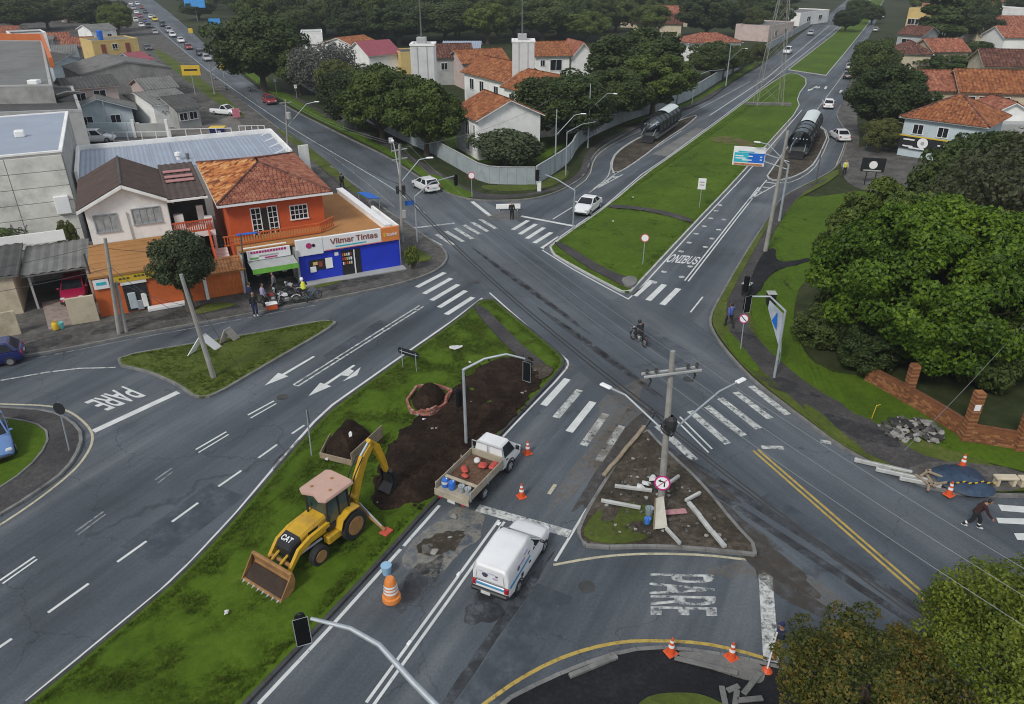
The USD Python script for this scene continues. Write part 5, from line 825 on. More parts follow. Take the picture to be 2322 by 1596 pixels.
def tree_kind(name, leaf, bark=BARK, seed=0, H=10.0, R=4.5, trunk=2.6, lumps=44, n=8000, size=0.30, nl=14, **k):
    g = np.random.default_rng(seed); p = f'/World/{name}_kind'; stage.CreateClassPrim(p)
    cz = (H + trunk * 0.8) / 2; rz = (H - trunk * 0.8) / 2
    (v, f), tips = crown(g, (0, 0, cz), R, rz, lumps, n, size, **k)
    usdkit.mesh(stage, p + '/trunk', limbs(g, 0.2 + R * 0.03, trunk, tips, nl).get(), bark, smooth=50); usdkit.mesh(stage, p + '/crown', (v, f), leaf); kinds[name] = (p, H, R)
def plant_tree(kind, name, label, cat, loc, R, H, group=None, rz=None):
    p, h0, r0 = kinds[kind]; path = uniq('/World', name); x = UsdGeom.Xform.Define(stage, path); pr = x.GetPrim(); pr.GetReferences().AddInternalReference(p); pr.SetInstanceable(True)
    x.AddTranslateOp().Set(Gf.Vec3d(*map(float, loc))); x.AddRotateZOp().Set(float(rng.uniform(0, 360) if rz is None else rz)); x.AddScaleOp().Set(Gf.Vec3f(R / r0, R / r0, H / h0)); data(pr, label, cat, group)
for i in range(3): tree_kind(f'dark_tree_{"abc"[i]}', LF_DARK, seed=40 + i, trunk=1.8, n=15000, lumps=(110, 140, 90)[i], size=0.20, lump_r=((0.16, 0.27), (0.13, 0.22), (0.18, 0.32))[i], low=-0.85, gap=0.05)
for i in range(3): tree_kind(f'green_tree_{"abc"[i]}', LF_MID, seed=50 + i, trunk=1.8, n=15000, lumps=(120, 90, 150)[i], size=0.19, lump_r=((0.15, 0.25), (0.18, 0.30), (0.12, 0.20))[i], low=-0.85, gap=0.08)
tree_kind('yellow_tree', LF_YEL, seed=60, trunk=1.8, n=13000, lumps=120, size=0.18, lump_r=(0.14, 0.24), low=-0.85, gap=0.1); tree_kind('grey_tree', LF_GREY, BARKG, seed=61, n=8000, size=0.17, nl=44, inner=0.2, lumps=90, low=-0.85)
tree_kind('thicket', LF_DARK, seed=70, H=7, R=4.0, trunk=0.6, n=14000, size=0.19, lumps=110, lump_r=(0.15, 0.25), low=-0.95); tree_kind('slim_tree', LF_DARK, seed=62, H=12, R=3.0, trunk=2.0, n=7000, lumps=40); tree_kind('bare_tree', leaf_mat('leaf_brown_green', (0.02, 0.026, 0.010), (0.05, 0.058, 0.022), (0.10, 0.095, 0.045), scale=0.5), BARK, seed=63, n=6500, size=0.15, nl=60, lumps=60, inner=0.3)
tree_kind('round_bush', LF_SHR, seed=64, H=3.2, R=2.0, trunk=0.4, n=5000, size=0.13, lumps=40, low=-0.8); tree_kind('clipped_tree', LF_SHR, seed=65, H=5.0, R=1.7, trunk=2.0, n=14000, size=0.085, lumps=70, lump_r=(0.30, 0.38), low=-1.0, nl=8)
tree_kind('low_shrub', LF_MID, seed=66, H=1.2, R=0.8, trunk=0.2, n=900, size=0.09, lumps=14, low=-0.3)
def px_tree(kind, name, label, cat, base, top, width, group=None, z=0.13, hmin=None):
    b = P(base[0], base[1], z); H = HT(b, top); R = width / 2 / scale_at((base[1] + top) / 2 + 0.25 * (base[1] - top)); plant_tree(kind, name, label, cat, b, R, max(H, hmin or 0), group)
for a in [
    ('dark_tree_a', 'street_tree', 'largest rounded dark tree at the far end of the street tree row', 'tree', (600, 205), 22, 185),
    ('dark_tree_b', 'street_tree', 'smaller dark tree between largest row tree and the grey tree', 'tree', (682, 215), 108, 95),
    ('grey_tree', 'street_tree', 'grey nearly leafless tree in the middle of the street row', 'tree', (745, 240), 96, 130),
    ('yellow_tree', 'street_tree', 'yellow-green topped tree right of the grey leafless tree', 'tree', (775, 262), 130, 105),
    ('dark_tree_c', 'street_tree', 'dull green tree leaning over verge in front of yellow-green tree', 'tree', (812, 295), 146, 150),
    ('green_tree_a', 'street_tree', 'broad olive green tree in the middle of the nearest row', 'tree', (868, 322), 142, 165),
    ('green_tree_b', 'street_tree', 'rightmost green street tree next to white gable end house', 'tree', (968, 352), 172, 155),
    ('dark_tree_a', 'street_tree', 'dark tree filling the gap behind the two nearest street trees', 'tree', (925, 318), 170, 110),
    ('round_bush', 'flowering_bush', 'large round dark bush inside the corner of the panel wall', 'bush', (1150, 376), 300, 150),
    ('dark_tree_b', 'estate_tree', 'tallest dark tree in the middle of the housing estate', 'tree', (1440, 232), 58, 200),
    ('dark_tree_c', 'estate_tree', 'wide dark tree in front of the orange row house', 'tree', (1275, 318), 158, 200),
    ('dark_tree_a', 'estate_tree', 'dull dark tree between wide tree and tallest estate tree', 'tree', (1385, 282), 150, 150),
    ('green_tree_c', 'estate_tree', 'dark green tree overhanging wall behind the left bus stop tube', 'tree', (1478, 262), 118, 170),
    ('dark_tree_a', 'estate_tree', 'round tree right of white walled building behind avenue wall', 'tree', (1612, 182), 92, 110),
    ('dark_tree_c', 'estate_tree', 'low bushy tree below the far red roofed house', 'tree', (1660, 165), 100, 70),
    ('grey_tree', 'estate_tree', 'thin pale tree behind wall left of avenue lamp', 'tree', (1320, 318), 235, 80),
    ('yellow_tree', 'roadside_hedge', 'bright yellow-green hedge beside beige distant wall', 'hedge', (1716, 150), 96, 40),
    ('dark_tree_b', 'tall_tree', 'dark wide tree with bare trunks above the red roofed house', 'tree', (1600, 84), -10, 130),
    ('yellow_tree', 'tall_tree', 'yellowish tree above avenue left of the lattice pylon', 'tree', (1690, 85), 15, 80),
    ('dark_tree_a', 'tall_tree', 'dark tree left of avenue beyond the yellowish tree', 'tree', (1745, 70), 0, 90),
    ('dark_tree_a', 'avenue_tree', 'large dark tree overhanging the right carriageway', 'tree', (2000, 315), 142, 165),
    ('dark_tree_c', 'avenue_tree', 'dark tree above the parked cars at the right kerb', 'tree', (1968, 208), 82, 95),
    ('yellow_tree', 'avenue_bush', 'ochre tinted bush under the large avenue tree', 'bush', (1990, 345), 265, 85),
    ('slim_tree', 'tall_tree', 'tall slim dark tree between apartment blocks and red roofs', 'tree', (2125, 120), -8, 95),
    ('dark_tree_b', 'tall_tree', 'dark tree at the top right of the tall slim tree', 'tree', (2190, 78), -6, 90),
    ('green_tree_a', 'garden_tree', 'round bright green garden tree above the long red wing', 'tree', (2145, 178), 122, 150),
    ('dark_tree_c', 'garden_tree', 'small round dark tree left of the cream row house', 'tree', (2213, 130), 92, 65),
    ('green_tree_b', 'garden_tree', 'dark tree cut by right edge above the red roofs', 'tree', (2315, 112), 72, 70),
    ('dark_tree_a', 'median_tree', 'nearest dark tree on the far end of the grass median', 'tree', (1915, 72), 18, 60),
    ('green_tree_c', 'median_tree', 'second dark tree further back on the far median', 'tree', (1945, 42), -4, 60),
    ('dark_tree_b', 'median_tree', 'bushy tree at right kerb of the far median', 'tree', (1975, 55), 10, 50),
    ('dark_tree_c', 'yard_tree', 'dark tree clump at the extreme upper left corner', 'tree', (40, 72), -12, 130),
    ('dark_tree_b', 'yard_tree', 'dark tree left of the white far house top left', 'tree', (110, 66), -10, 90),
    ('dark_tree_a', 'yard_tree', 'dark tree behind the yellow house at upper left', 'tree', (225, 72), -8, 120),
    ('green_tree_a', 'yard_tree', 'dark tree beside the queue of far cars', 'tree', (270, 82), 6, 70),
    ('round_bush', 'yard_bush', 'small green bush behind grey gabled house near stained shed', 'bush', (205, 150), 130, 34),
    ('dark_tree_a', 'forest_tree', 'lone domed tree behind the purple-red roofed house', 'tree', (816, 98), 22, 112),
    ('dark_tree_b', 'forest_tree', 'broad dark tree left of the shorter water tower', 'tree', (905, 102), 8, 130),
    ('green_tree_c', 'forest_tree', 'light green tree behind the two water towers', 'tree', (1105, 100), 2, 95),
    ('dark_tree_c', 'forest_tree', 'wide dark tree behind shorter water tower antenna', 'tree', (1010, 92), 0, 150),
    ('dark_tree_a', 'forest_tree', 'dark tree right of the taller water tower antenna', 'tree', (1230, 92), -6, 120),
    ('green_tree_b', 'forest_tree', 'green tree above white gabled house at estate back', 'tree', (1330, 95), 22, 100),
    ('dark_tree_a', 'forest_tree', 'dark tree over the blank white block', 'tree', (735, 78), 0, 110),
    ('green_tree_a', 'verge_tree', 'round tree near the blue hoarding on the cross road', 'tree', (560, 95), 30, 70),
    ('dark_tree_b', 'verge_tree', 'dark tree beside the blue hoarding further up', 'tree', (452, 45), -5, 80),
    ('clipped_tree', 'clipped_tree', 'ball shaped clipped tree on pavement before orange annex', 'tree', (433, 704), 527, 118),
    ('yellow_tree', 'yard_shrub', 'small thin shrub against tall pale building near meter box', 'shrub', (172, 600), 496, 46),
    ('low_shrub', 'kerb_shrub', 'small green shrub at foot of the corner lamp pole', 'shrub', (936, 610), 560, 34),
    ('bare_tree', 'bare_tree', 'tall bare branched grey tree right behind the big fresh green tree', 'tree', (2255, 660), 312, 300),
    ('thicket', 'thicket_tree', 'dark thicket tree left of the bare branched tree', 'tree', (2130, 560), 335, 190),
    ('thicket', 'thicket_tree', 'dark thicket tree at right edge above the bare tree', 'tree', (2300, 520), 290, 230),
    ('thicket', 'thicket_tree', 'dark thicket tree below the gabled house at right', 'tree', (2190, 455), 300, 170),
    ('thicket', 'thicket_tree', 'dark thicket tree at right edge behind big green tree', 'tree', (2330, 740), 470, 230),
    ('thicket', 'thicket_tree', 'low dark thicket tree at foot of the big green tree', 'tree', (2235, 800), 600, 210),
    ('thicket', 'thicket_tree', 'dark undergrowth below the narrower pointed crown left of biggest tree', 'tree', (1905, 790), 655, 150),
    ('thicket', 'thicket_tree', 'leftmost dark shrub at the lawn edge below big trees', 'shrub', (1855, 790), 690, 130), ('thicket', 'thicket_tree', 'dark shrub behind left end of the brick wall', 'shrub', (1955, 842), 735, 150),
    ('thicket', 'thicket_tree', 'dark bushy undergrowth right below the biggest green tree', 'tree', (2230, 880), 720, 190), ('thicket', 'thicket_tree', 'dark undergrowth at right edge below the thin cable', 'tree', (2330, 850), 640, 190),
    ('bare_tree', 'bare_tree', 'smaller bare grey tree high on the right edge', 'tree', (2310, 600), 335, 190)]:
    px_tree(*a)
g = np.random.default_rng(5)
# the wood and the town that close the top of the picture: far trees one can still tell apart, in one group; beyond them one mass
for i in range(64):
    px, py = (g.uniform(380, 1480), g.uniform(62, 92)) if i < 44 else ((g.uniform(-60, 260), g.uniform(40, 66)) if i < 52 else (g.uniform(2010, 2340), g.uniform(30, 100)))
    if 300 < px < 520 and py > 40: px += 240
    b = P(px, py, 0); q = Point(b[0], b[1])
    if asph.buffer(6).contains(q): continue
    plant_tree(('dark_tree_a', 'dark_tree_b', 'dark_tree_c', 'green_tree_a')[i % 4], 'distant_tree', 'distant dark tree in the wooded band along the top' if i < 44 else ('distant dark tree over the far roofs at upper left' if i < 52 else 'distant dark tree among the far roofs at upper right'), 'tree', b, g.uniform(4.5, 7.0), g.uniform(8.5, 13.5), 'wooded band trees' if i < 44 else ('upper left trees' if i < 52 else 'upper right trees'))
far = UsdGeom.PointInstancer.Define(stage, '/World/distant_wood'); pr = []
for k in ('dark_tree_a', 'dark_tree_b', 'green_tree_b'):
    p = f'/World/distant_wood/kind_{len(pr) + 1}'; x = UsdGeom.Xform.Define(stage, p); x.GetPrim().GetReferences().AddInternalReference(kinds[k][0]); pr.append(p)
far.CreatePrototypesRel().SetTargets(pr); pos, sc, idx = [], [], []
while len(pos) < 700:
    y = g.uniform(285, 900); x = g.uniform(-0.75, 0.75) * y
    if asph.buffer(7).contains(Point(x, y)) or g.random() < (0.55 if (x > 0.34 * y or x < -0.42 * y) else 0.05): continue
    s = g.uniform(0.9, 1.5); pos.append((x, y, 0)); sc.append((s, s, g.uniform(0.8, 1.3))); idx.append(int(g.integers(3)))
far.CreatePositionsAttr(Vt.Vec3fArray([Gf.Vec3f(*map(float, q)) for q in pos])); far.CreateScalesAttr(Vt.Vec3fArray([Gf.Vec3f(*map(float, q)) for q in sc])); far.CreateProtoIndicesAttr(Vt.IntArray(idx))
data(far.GetPrim(), 'far-off dark wood closing the view along the top', 'wood', None, 'stuff')
for i in range(46):                                                 # far houses among those trees
    if i < 20: px, py = g.uniform(1985, 2400), g.uniform(-6, 74)
    elif i < 34: px, py = g.uniform(1330, 1760), g.uniform(-10, 28)
    else: px, py = g.uniform(-80, 270), g.uniform(-8, 52)
    b_ = P(px, py, 0)
    if asph.buffer(8).contains(Point(b_[0], b_[1])): continue
    lab = ('far house among the roofs at the upper right', 'far town houses upper right') if i < 20 else (('far house beyond the central wood, left of the avenue', 'far town houses centre') if i < 34 else ('far house behind trees at the upper left', 'far town houses upper left'))
    h = Bld('distant_house', lab[0], 'house', b_, g.uniform(-0.6, 0.7), lab[1])
    wl, rf = (PLW, PLB, PLY, PLG, PLP, PLLB)[i % 6], (TILE_RD, TILE_OR, TILE_BR, GREYR, TILE_RD)[i % 5]; w_, hh = g.uniform(8, 14), g.choice([3.2, 5.6, 6.0])
    h.gable(w_, 9, hh, 1.8, wl, rf, 'x' if i % 3 else 'y', 'sheet', ov=0.4)
    for k in range(3): h.win(w_ * (0.2 + 0.3 * k), 0, hh - 1.5, 1.4, 1.1)
for k, (a, b2, z, rf, lab) in enumerate([((206, 70), (262, 66), 3.4, GREYR, 'grey roofed house left of the dark tree by far queue'), ((112, 92), (158, 90), 3.6, TILE_RD, 'faded red roof directly left of the yellow house tank'), ((60, 100), (112, 99), 3.2, GREYR, 'low grey shed right behind the orange parapet'), ((120, 122), (170, 120), 3.2, GREYR, 'grey roof between orange parapet and low red roof'), ((268, 158), (330, 152), 3.0, DARKR, 'low dark shed roof behind the stained shed on its right'), ((330, 205), (400, 198), 3.0, GREYR, 'flat grey roof between stained shed and yellow board'), ((400, 250), (450, 243), 2.8, DARKR, 'dark lean-to roof beside the white pickup'), ((310, 140), (345, 136), 3.2, PURR, 'small red-brown roof right of yellow house lower storey')]):
    eave_house('town_house', lab, 'house', a, b2, z, 8, 1.2, (PLW, PLP, PLG, PLLB)[k % 4], rf, 'x', 'tile' if rf is TILE_RD else 'sheet', [(0.25, 1.7, 1.1, 1.0), (0.7, 1.7, 1.1, 1.0)], ov=0.4, tw=0.6, tl=0.8)
# the big fresh green tree on the right, in two crowns of one clump each a tree of its own, and the two crowns in the foreground
def big_tree(name, label, base, top, width, leaf, lumps, n, size, seed, lump_r=(0.10, 0.17), gap=0.0, trunk_f=0.25, inner=0.45, low=-0.6, R=None, z=0.13):
    g = np.random.default_rng(seed); b = P(base[0], base[1], z); H = HT(b, top); R = R or width / 2 / scale_at(base[1] * 0.6 + top * 0.4); t = Thing(name, label, 'tree', b)
    tz = H * trunk_f; (v, f), tips = crown(g, (0, 0, (H + tz) / 2), R, (H - tz) / 2, lumps, n, size, lump_r=lump_r, gap=gap, inner=inner, low=low)
    t.part('trunk', limbs(g, 0.2 + R * 0.02, tz * 1.3, tips, 46, r=0.06), BARK, smooth=50); t.part('crown', (v, f), leaf); return t
big_tree('big_green_tree', 'biggest tree with fresh green leaf rosettes beside the brick wall', (2078, 815), 455, 455, LF_BIG, 330, 76000, 0.145, 3, gap=0.13, trunk_f=0.06, low=-0.9, lump_r=(0.09, 0.15), inner=0.3)
big_tree('big_green_tree', 'leafy tree with narrower pointed crown left of the biggest tree', (1950, 745), 405, 240, LF_MID, 200, 40000, 0.15, 4, trunk_f=0.06, low=-0.9, inner=0.3)
big_tree('foreground_tree', 'tree with brown-tinged leaves in the bottom right foreground beside worker', (1918, 1720), 1462, 380, LF_FORE, 190, 34000, 0.058, 6, lump_r=(0.11, 0.20), gap=0.30, inner=0.4)
big_tree('foreground_tree', 'bright green foreground tree cut by the lower right edge', (2255, 1660), 1350, 450, LF_FORG, 210, 42000, 0.06, 8, lump_r=(0.11, 0.20), gap=0.28, inner=0.4)
t = Thing('palm_tree', 'small palm tree in front of the tall pale building at left edge', 'palm', P(40, 610, 0.13)); pm = MB().tube([(0, 0, 0), (0.05, 0, 1.5), (0, 0.05, 3.0)], [0.2, 0.16, 0.14], 8); t.part('trunk', pm, BARK)
g = np.random.default_rng(12)
for i in range(16):
    a, e = i * 2.4, g.uniform(0.1, 1.1); m = MB(); pts = [np.array([math.cos(a) * q * 1.5, math.sin(a) * q * 1.5, 3.0 + math.sin(e) * q * 1.1 - 0.9 * q * q]) for q in np.linspace(0, 1, 7)]; m.tube(pts, 0.02, 4); sd = np.array([-math.sin(a), math.cos(a), 0])
    for j in range(1, 7):
        for s in (-1, 1): m.add([pts[j], pts[j] + sd * s * 0.38 + (pts[j] - pts[j - 1]) * 0.6 - [0, 0, 0.1], pts[j - 1]], [[0, 1, 2]])
    t.part('frond', m, LF_DARK)
# rough grass tufts on the nearer medians and verges
def tufts(pgs, n, seed):
    import shapely
    g = np.random.default_rng(seed); out = []
    for pg, k in pgs:
        x0, y0, x1, y1 = pg.bounds; q = np.column_stack([g.uniform(x0, x1, k * 4), g.uniform(y0, y1, k * 4)]); q = q[shapely.contains_xy(pg, q[:, 0], q[:, 1])]
        out.append(q[:k])
    return np.vstack(out)
tuft = MB(); gg = np.random.default_rng(1)
for i in range(9):
    a, r = gg.uniform(0, 6.28), gg.uniform(0.0, 0.07); o = np.array([math.cos(a) * r, math.sin(a) * r, -0.03]); tip = np.array([math.cos(a + .5) * (r + 0.06), math.sin(a + .5) * (r + 0.06), gg.uniform(0.03, 0.07)]); sd = np.array([-math.sin(a), math.cos(a), 0]) * 0.014
    tuft.add([o - sd, o + sd, tip], [[0, 1, 2]])
gpi = UsdGeom.PointInstancer.Define(stage, '/World/grass'); usdkit.mesh(stage, '/World/grass/tuft', tuft.get(), leaf_mat('grass_blades', (0.036, 0.068, 0.005), (0.066, 0.120, 0.007), (0.13, 0.165, 0.022), tr=0.4, scale=0.5))
gpi.CreatePrototypesRel().SetTargets(['/World/grass/tuft'])
q = tufts([(med_pg.intersection(sbox(-40, 15, 40, 70)).buffer(-0.35).difference(soil_pg.buffer(0.1)), 30000), (tri_pg.buffer(-0.3), 3500), (umed_pg.buffer(-0.3).intersection(sbox(-40, 40, 60, 95)), 14000), (gp.buffer(-0.3).intersection(sbox(0, 25, 60, 70)), 12000)], 0, 9)
s = gg.uniform(0.6, 1.3, len(q)); a = gg.uniform(0, 3.14, len(q))
gpi.CreatePositionsAttr(Vt.Vec3fArray.FromNumpy(np.column_stack([q, np.full(len(q), 0.17)]).astype(np.float32))); gpi.CreateScalesAttr(Vt.Vec3fArray.FromNumpy(np.column_stack([s, s, s]).astype(np.float32))); gpi.CreateProtoIndicesAttr(Vt.IntArray.FromNumpy(np.zeros(len(q), np.int32)))
gpi.CreateOrientationsAttr(Vt.QuathArray([Gf.Quath(float(math.cos(x)), 0.0, 0.0, float(math.sin(x))) for x in a])); data(gpi.GetPrim(), 'short green grass tufts on the medians and verges', 'grass', None, 'stuff')
# ------------------------------------------------------------------ vehicles
def paint(name, col, dirt=0.15): return mat('car_paint_' + name, col, 0.32, 0.06, 1.5, coat=0.5, dirt=dirt, dcol=tuple(np.array(col) * 0.6 + 0.02))
PT = {'white': paint('white', (0.70, 0.71, 0.72)), 'red': paint('red', (0.22, 0.015, 0.02)), 'dark': paint('dark', (0.02, 0.021, 0.025)), 'silver': paint('silver', (0.35, 0.36, 0.37)), 'blue': paint('blue', (0.10, 0.20, 0.42)), 'navy': paint('navy', (0.01, 0.015, 0.10)), 'yellow': paint('yellow', (0.62, 0.50, 0.03)), 'crimson': paint('crimson', (0.28, 0.01, 0.05)), 'green': paint('green', (0.03, 0.1, 0.05))}
LAMPW = mat('lamp_clear', (0.55, 0.57, 0.60), 0.12, 0.1, 4, spec=0.8); LAMPR = mat('lamp_red', (0.32, 0.012, 0.015), 0.2, 0.1, 4); PLATE = mat('number_plate', (0.55, 0.56, 0.55), 0.5, 0.1, 5)
def wheel(t, x, y, r, w, rimm=RIM, n=16):
    s = 1 if y > 0 else -1; b = MB().lathe([(r * 0.62, -w / 2), (r * 0.93, -w / 2), (r, -w * 0.32), (r, w * 0.32), (r * 0.93, w / 2), (r * 0.62, w / 2), (r * 0.62, -w / 2)], n, (x, y, r), 'y')
    p = t.part('wheel', b, TYRE, smooth=40)
    m = MB().lathe([(0, -0.02), (r * 0.2, -0.03), (r * 0.25, 0.0), (r * 0.55, 0.03), (r * 0.62, -0.01), (r * 0.62, 0.05), (0, 0.05)], n, (x, y + s * (w / 2 - 0.03), r), 'y')
    for k in range(5): a = k * 1.2566; m.box((x + math.cos(a) * r * 0.4, y + s * (w / 2 - 0.005), r + math.sin(a) * r * 0.4), (0.05, 0.03, r * 0.36), R=rot([0, 1, 0], math.pi / 2 - a))
    t.part('rim', m, rimm, parent=p)
def cring(x, zb, zt, w, rnd=0.10):
    h = [(-w * 0.86, zb), (-w, zb + 0.12), (-w, (zb + zt) / 2), (-w * 0.97, zt - rnd), (-w * 0.84, zt - 0.02), (-w * 0.4, zt + 0.012), (w * 0.4, zt + 0.012), (w * 0.84, zt - 0.02), (w * 0.97, zt - rnd), (w, (zb + zt) / 2), (w, zb + 0.12), (w * 0.86, zb)]
    return np.array([(x, y, z) for y, z in h])
CARS = dict(hatch=dict(L=3.9, W=1.68, H=1.47, b=(-1.80, 0.95), r=(-1.35, 0.10), deck=0.97), sedan=dict(L=4.4, W=1.72, H=1.44, b=(-1.55, 1.00), r=(-0.85, 0.15), deck=0.98), suv=dict(L=4.5, W=1.82, H=1.72, b=(-2.10, 1.05), r=(-1.75, 0.30), deck=1.05), pickup=dict(L=4.8, W=1.72, H=1.55, b=(-0.45, 1.10), r=(-0.15, 0.35), deck=0.98))
def glass4(t, name, q, off, inset=0.06, m=None):
    q = np.array(q, float); c = q.mean(0); q = c + (q - c) * (1 - inset); n = np.cross(q[1] - q[0], q[2] - q[0]); n /= np.linalg.norm(n); n = n if n @ (c - np.array([-0.2, 0, 1.0])) > 0 else -n
    t.part(name, MB().slab(list(q + n * off), 0.02) if abs(n[2]) > 1e-3 else MB().quad(*(q + n * off)), m or GLASS)
def car(style, colour, loc, rz, label, cat='car', group=None, name=None, taxi=False):
    k = CARS[style]; L, Wd, H = k['L'], k['W'], k['H']; w = Wd / 2; t = Thing(name or f'{style}_car' if style != 'suv' else 'off_roader', label, cat, loc, rz, group); pm = PT[colour]
    hood = k['deck'] - 0.02; dk = k['deck']; f = L / 2
    st = [(-f, 0.42, dk - 0.25, w * 0.84), (-f + 0.07, 0.30, dk - 0.06, w * 0.93), (-f + 0.45, 0.22, dk, w * 0.98), (-0.3, 0.20, dk, w), (k['b'][1], 0.20, hood, w), (f - 0.75, 0.22, hood - 0.10, w * 0.97), (f - 0.18, 0.26, hood - 0.25, w * 0.90), (f, 0.36, hood - 0.42, w * 0.76)]
    t.part('body', MB().loft([cring(*s) for s in st]), pm, smooth=38)
    zb, zr = dk - 0.02, H; b0, b1 = k['b']; r0, r1 = k['r']; wb, wr = w * 0.93, w * 0.76
    B = [np.array(p) for p in ((b0, -wb, zb), (b1, -wb, zb), (b1, wb, zb), (b0, wb, zb))]; R_ = [np.array(p) for p in ((r0, -wr, zr - 0.05), (r1, -wr, zr - 0.05), (r1, wr, zr - 0.05), (r0, wr, zr - 0.05))]
    T_ = [np.array(p) for p in ((r0 + 0.12, -wr * 0.82, zr), (r1 - 0.15, -wr * 0.82, zr), (r1 - 0.15, wr * 0.82, zr), (r0 + 0.12, wr * 0.82, zr))]
    t.part('cabin', MB().loft([np.array(B), np.array(R_), np.array(T_)]), pm, smooth=30)
    glass4(t, 'windscreen', (B[1], B[2], R_[2], R_[1]), 0.012, 0.10); glass4(t, 'rear_window', (B[3], B[0], R_[0], R_[3]), 0.012, 0.14)
    for a, c, e, g_ in ((B[0], B[1], R_[1], R_[0]), (B[2], B[3], R_[3], R_[2])):
        for u0, u1 in ((0.05, 0.48), (0.52, 0.93)) if style != 'pickup' else ((0.06, 0.92),):
            glass4(t, 'side_window', (a + (c - a) * u0, a + (c - a) * u1, g_ + (e - g_) * u1, g_ + (e - g_) * u0), 0.012, 0.10)
    for x in (-L * 0.31, L * 0.315):
        for y in (-w + 0.08, w - 0.08): wheel(t, x, y, 0.30 if style != 'suv' else 0.36, 0.19)
    for y in (-1, 1):
        t.part('headlight', MB().rbox((f - 0.16, y * w * 0.68, hood - 0.32), (0.2, 0.30, 0.15), 0.04), LAMPW); t.part('tail_light', MB().rbox((-f + 0.05, y * w * 0.78, dk - 0.22), (0.10, 0.22, 0.24), 0.03), LAMPR); t.part('mirror', MB().rbox((b1 - 0.25, y * (w + 0.07), zb + 0.06), (0.12, 0.18, 0.12), 0.04), pm)
    t.part('bumper', MB().rbox((-f + 0.02, 0, 0.40), (0.14, Wd * 0.86, 0.18), 0.05), pm if colour == 'white' else BLACK); t.part('bumper', MB().rbox((f - 0.04, 0, 0.38), (0.16, Wd * 0.76, 0.16), 0.05), BLACK); t.part('number_plate', MB().box((-f - 0.03, 0, 0.62), (0.03, 0.40, 0.13)), PLATE)
    if style == 'pickup':
        t.part('load_bed', MB().box((-1.4, 0, dk + 0.02), (1.7, Wd * 0.8, 0.03)), BLACK)
    return t
def heading(a, b): p, q = P2(a), P2(b); return math.atan2(q[1] - p[1], q[0] - p[0])
A_UP = math.radians(62.0); A_DN = A_UP + math.pi; B_DN = math.radians(-60)      # the avenue away from us, towards us; the cross road towards us
B_UPL = heading((842, 397), (470, 165)); B_DNL = B_UPL + math.pi
car('sedan', 'white', P(1331, 478), A_DN + 0.05, 'white sedan waiting alone on the left carriageway beside grass median', name='sedan_car')
car('hatch', 'white', P(965, 430), B_UPL + 0.05, 'white hatchback driving up the cross road past the corner pole')
car('hatch', 'white', P(1876, 244), A_UP + 0.15, 'white hatchback in the right carriageway just beyond the bus stop')
car('sedan', 'white', P(1902, 316), A_UP + 0.45, 'white sedan turning through the bus stop bypass lane', name='sedan_car')
car('hatch', 'dark', P(1922, 178), A_UP, 'dark car parked under the avenue trees at right kerb'); car('hatch', 'silver', P(1926, 158), A_UP, 'silver car parked beyond dark car under avenue trees')
car('hatch', 'silver', P(1837, 80), A_DN, 'silver car far up the left carriageway of the avenue'); car('suv', 'white', P(1784, 122), A_DN, 'tall white vehicle on left verge of the avenue past the pylon', name='off_roader'); car('hatch', 'silver', P(1984, 72), A_UP, 'far silver car high on the right carriageway'); car('hatch', 'dark', P(2000, 42), A_UP, 'tiny dark car near the top of the right carriageway')
car('hatch', 'red', P(612, 235), B_DNL, 'dark red hatchback on the cross road beside the street trees'); car('hatch', 'dark', P(455, 126), B_DNL, 'dark car left of the grass verge on the far cross road'); car('hatch', 'red', P(428, 112), B_DNL, 'red car following the dark car on far cross road'); car('hatch', 'white', P(411, 97), B_DNL, 'white car behind the red car on far cross road')
for k, (x, y, c, lab) in enumerate([(352, 78, 'silver', 'silver car leading the far queue of traffic'), (338, 64, 'dark', 'dark car second in the far queue of traffic'), (330, 52, 'navy', 'navy car in the far queue left of yellow vehicle'), (352, 48, 'yellow', 'bright yellow vehicle in the far queue'), (370, 60, 'dark', 'dark car right of the yellow vehicle in far queue'), (318, 40, 'crimson', 'crimson car in the far queue'), (310, 32, 'white', 'white car behind crimson car in far queue'), (303, 22, 'silver', 'silver car near top of far queue'), (297, 12, 'white', 'topmost white car in the far queue'), (322, 62, 'white', 'white car at left kerb of far queue'), (308, 50, 'white', 'white car at left kerb near top of far queue'), (336, 114, 'dark', 'dark navy car parked at kerb by yellow house'), (392, 84, 'white', 'white car ahead of dark car right of yellow vehicle'), (384, 74, 'silver', 'silver car between white car and yellow vehicle'), (343, 42, 'white', 'white car behind yellow vehicle on right lane'), (330, 30, 'dark', 'dark car on right lane level with crimson car'), (312, 12, 'white', 'white car on right lane near the top edge'), (322, 20, 'red', 'red car on right lane near the top edge'), (470, 138, 'silver', 'silver car just past the lamp on far cross road')]):
    car(('hatch', 'suv', 'sedan')[k % 3] if c != 'yellow' else 'suv', c, P(x, y), B_DNL if k != 10 else B_UPL, lab, name='far_car')
car('suv', 'white', P(223, 322, .13), math.radians(10), 'white off-roader parked in yard before grey gabled house', name='off_roader'); car('pickup', 'white', P(512, 260, .13), math.radians(-20), 'white pickup parked beside pink board on cross road kerb', name='pickup_truck')
car('hatch', 'crimson', P(174, 672, .26), math.radians(-68), 'crimson hatchback inside the open garage at left'); car('sedan', 'blue', P(-14, 1010, 0.15), math.radians(-52), 'light blue car nose cut by left edge on rounded island', name='sedan_car'); car('hatch', 'navy', P(-22, 826, 0), RZ + math.pi, 'dark navy car mostly cut off at left edge of side road')
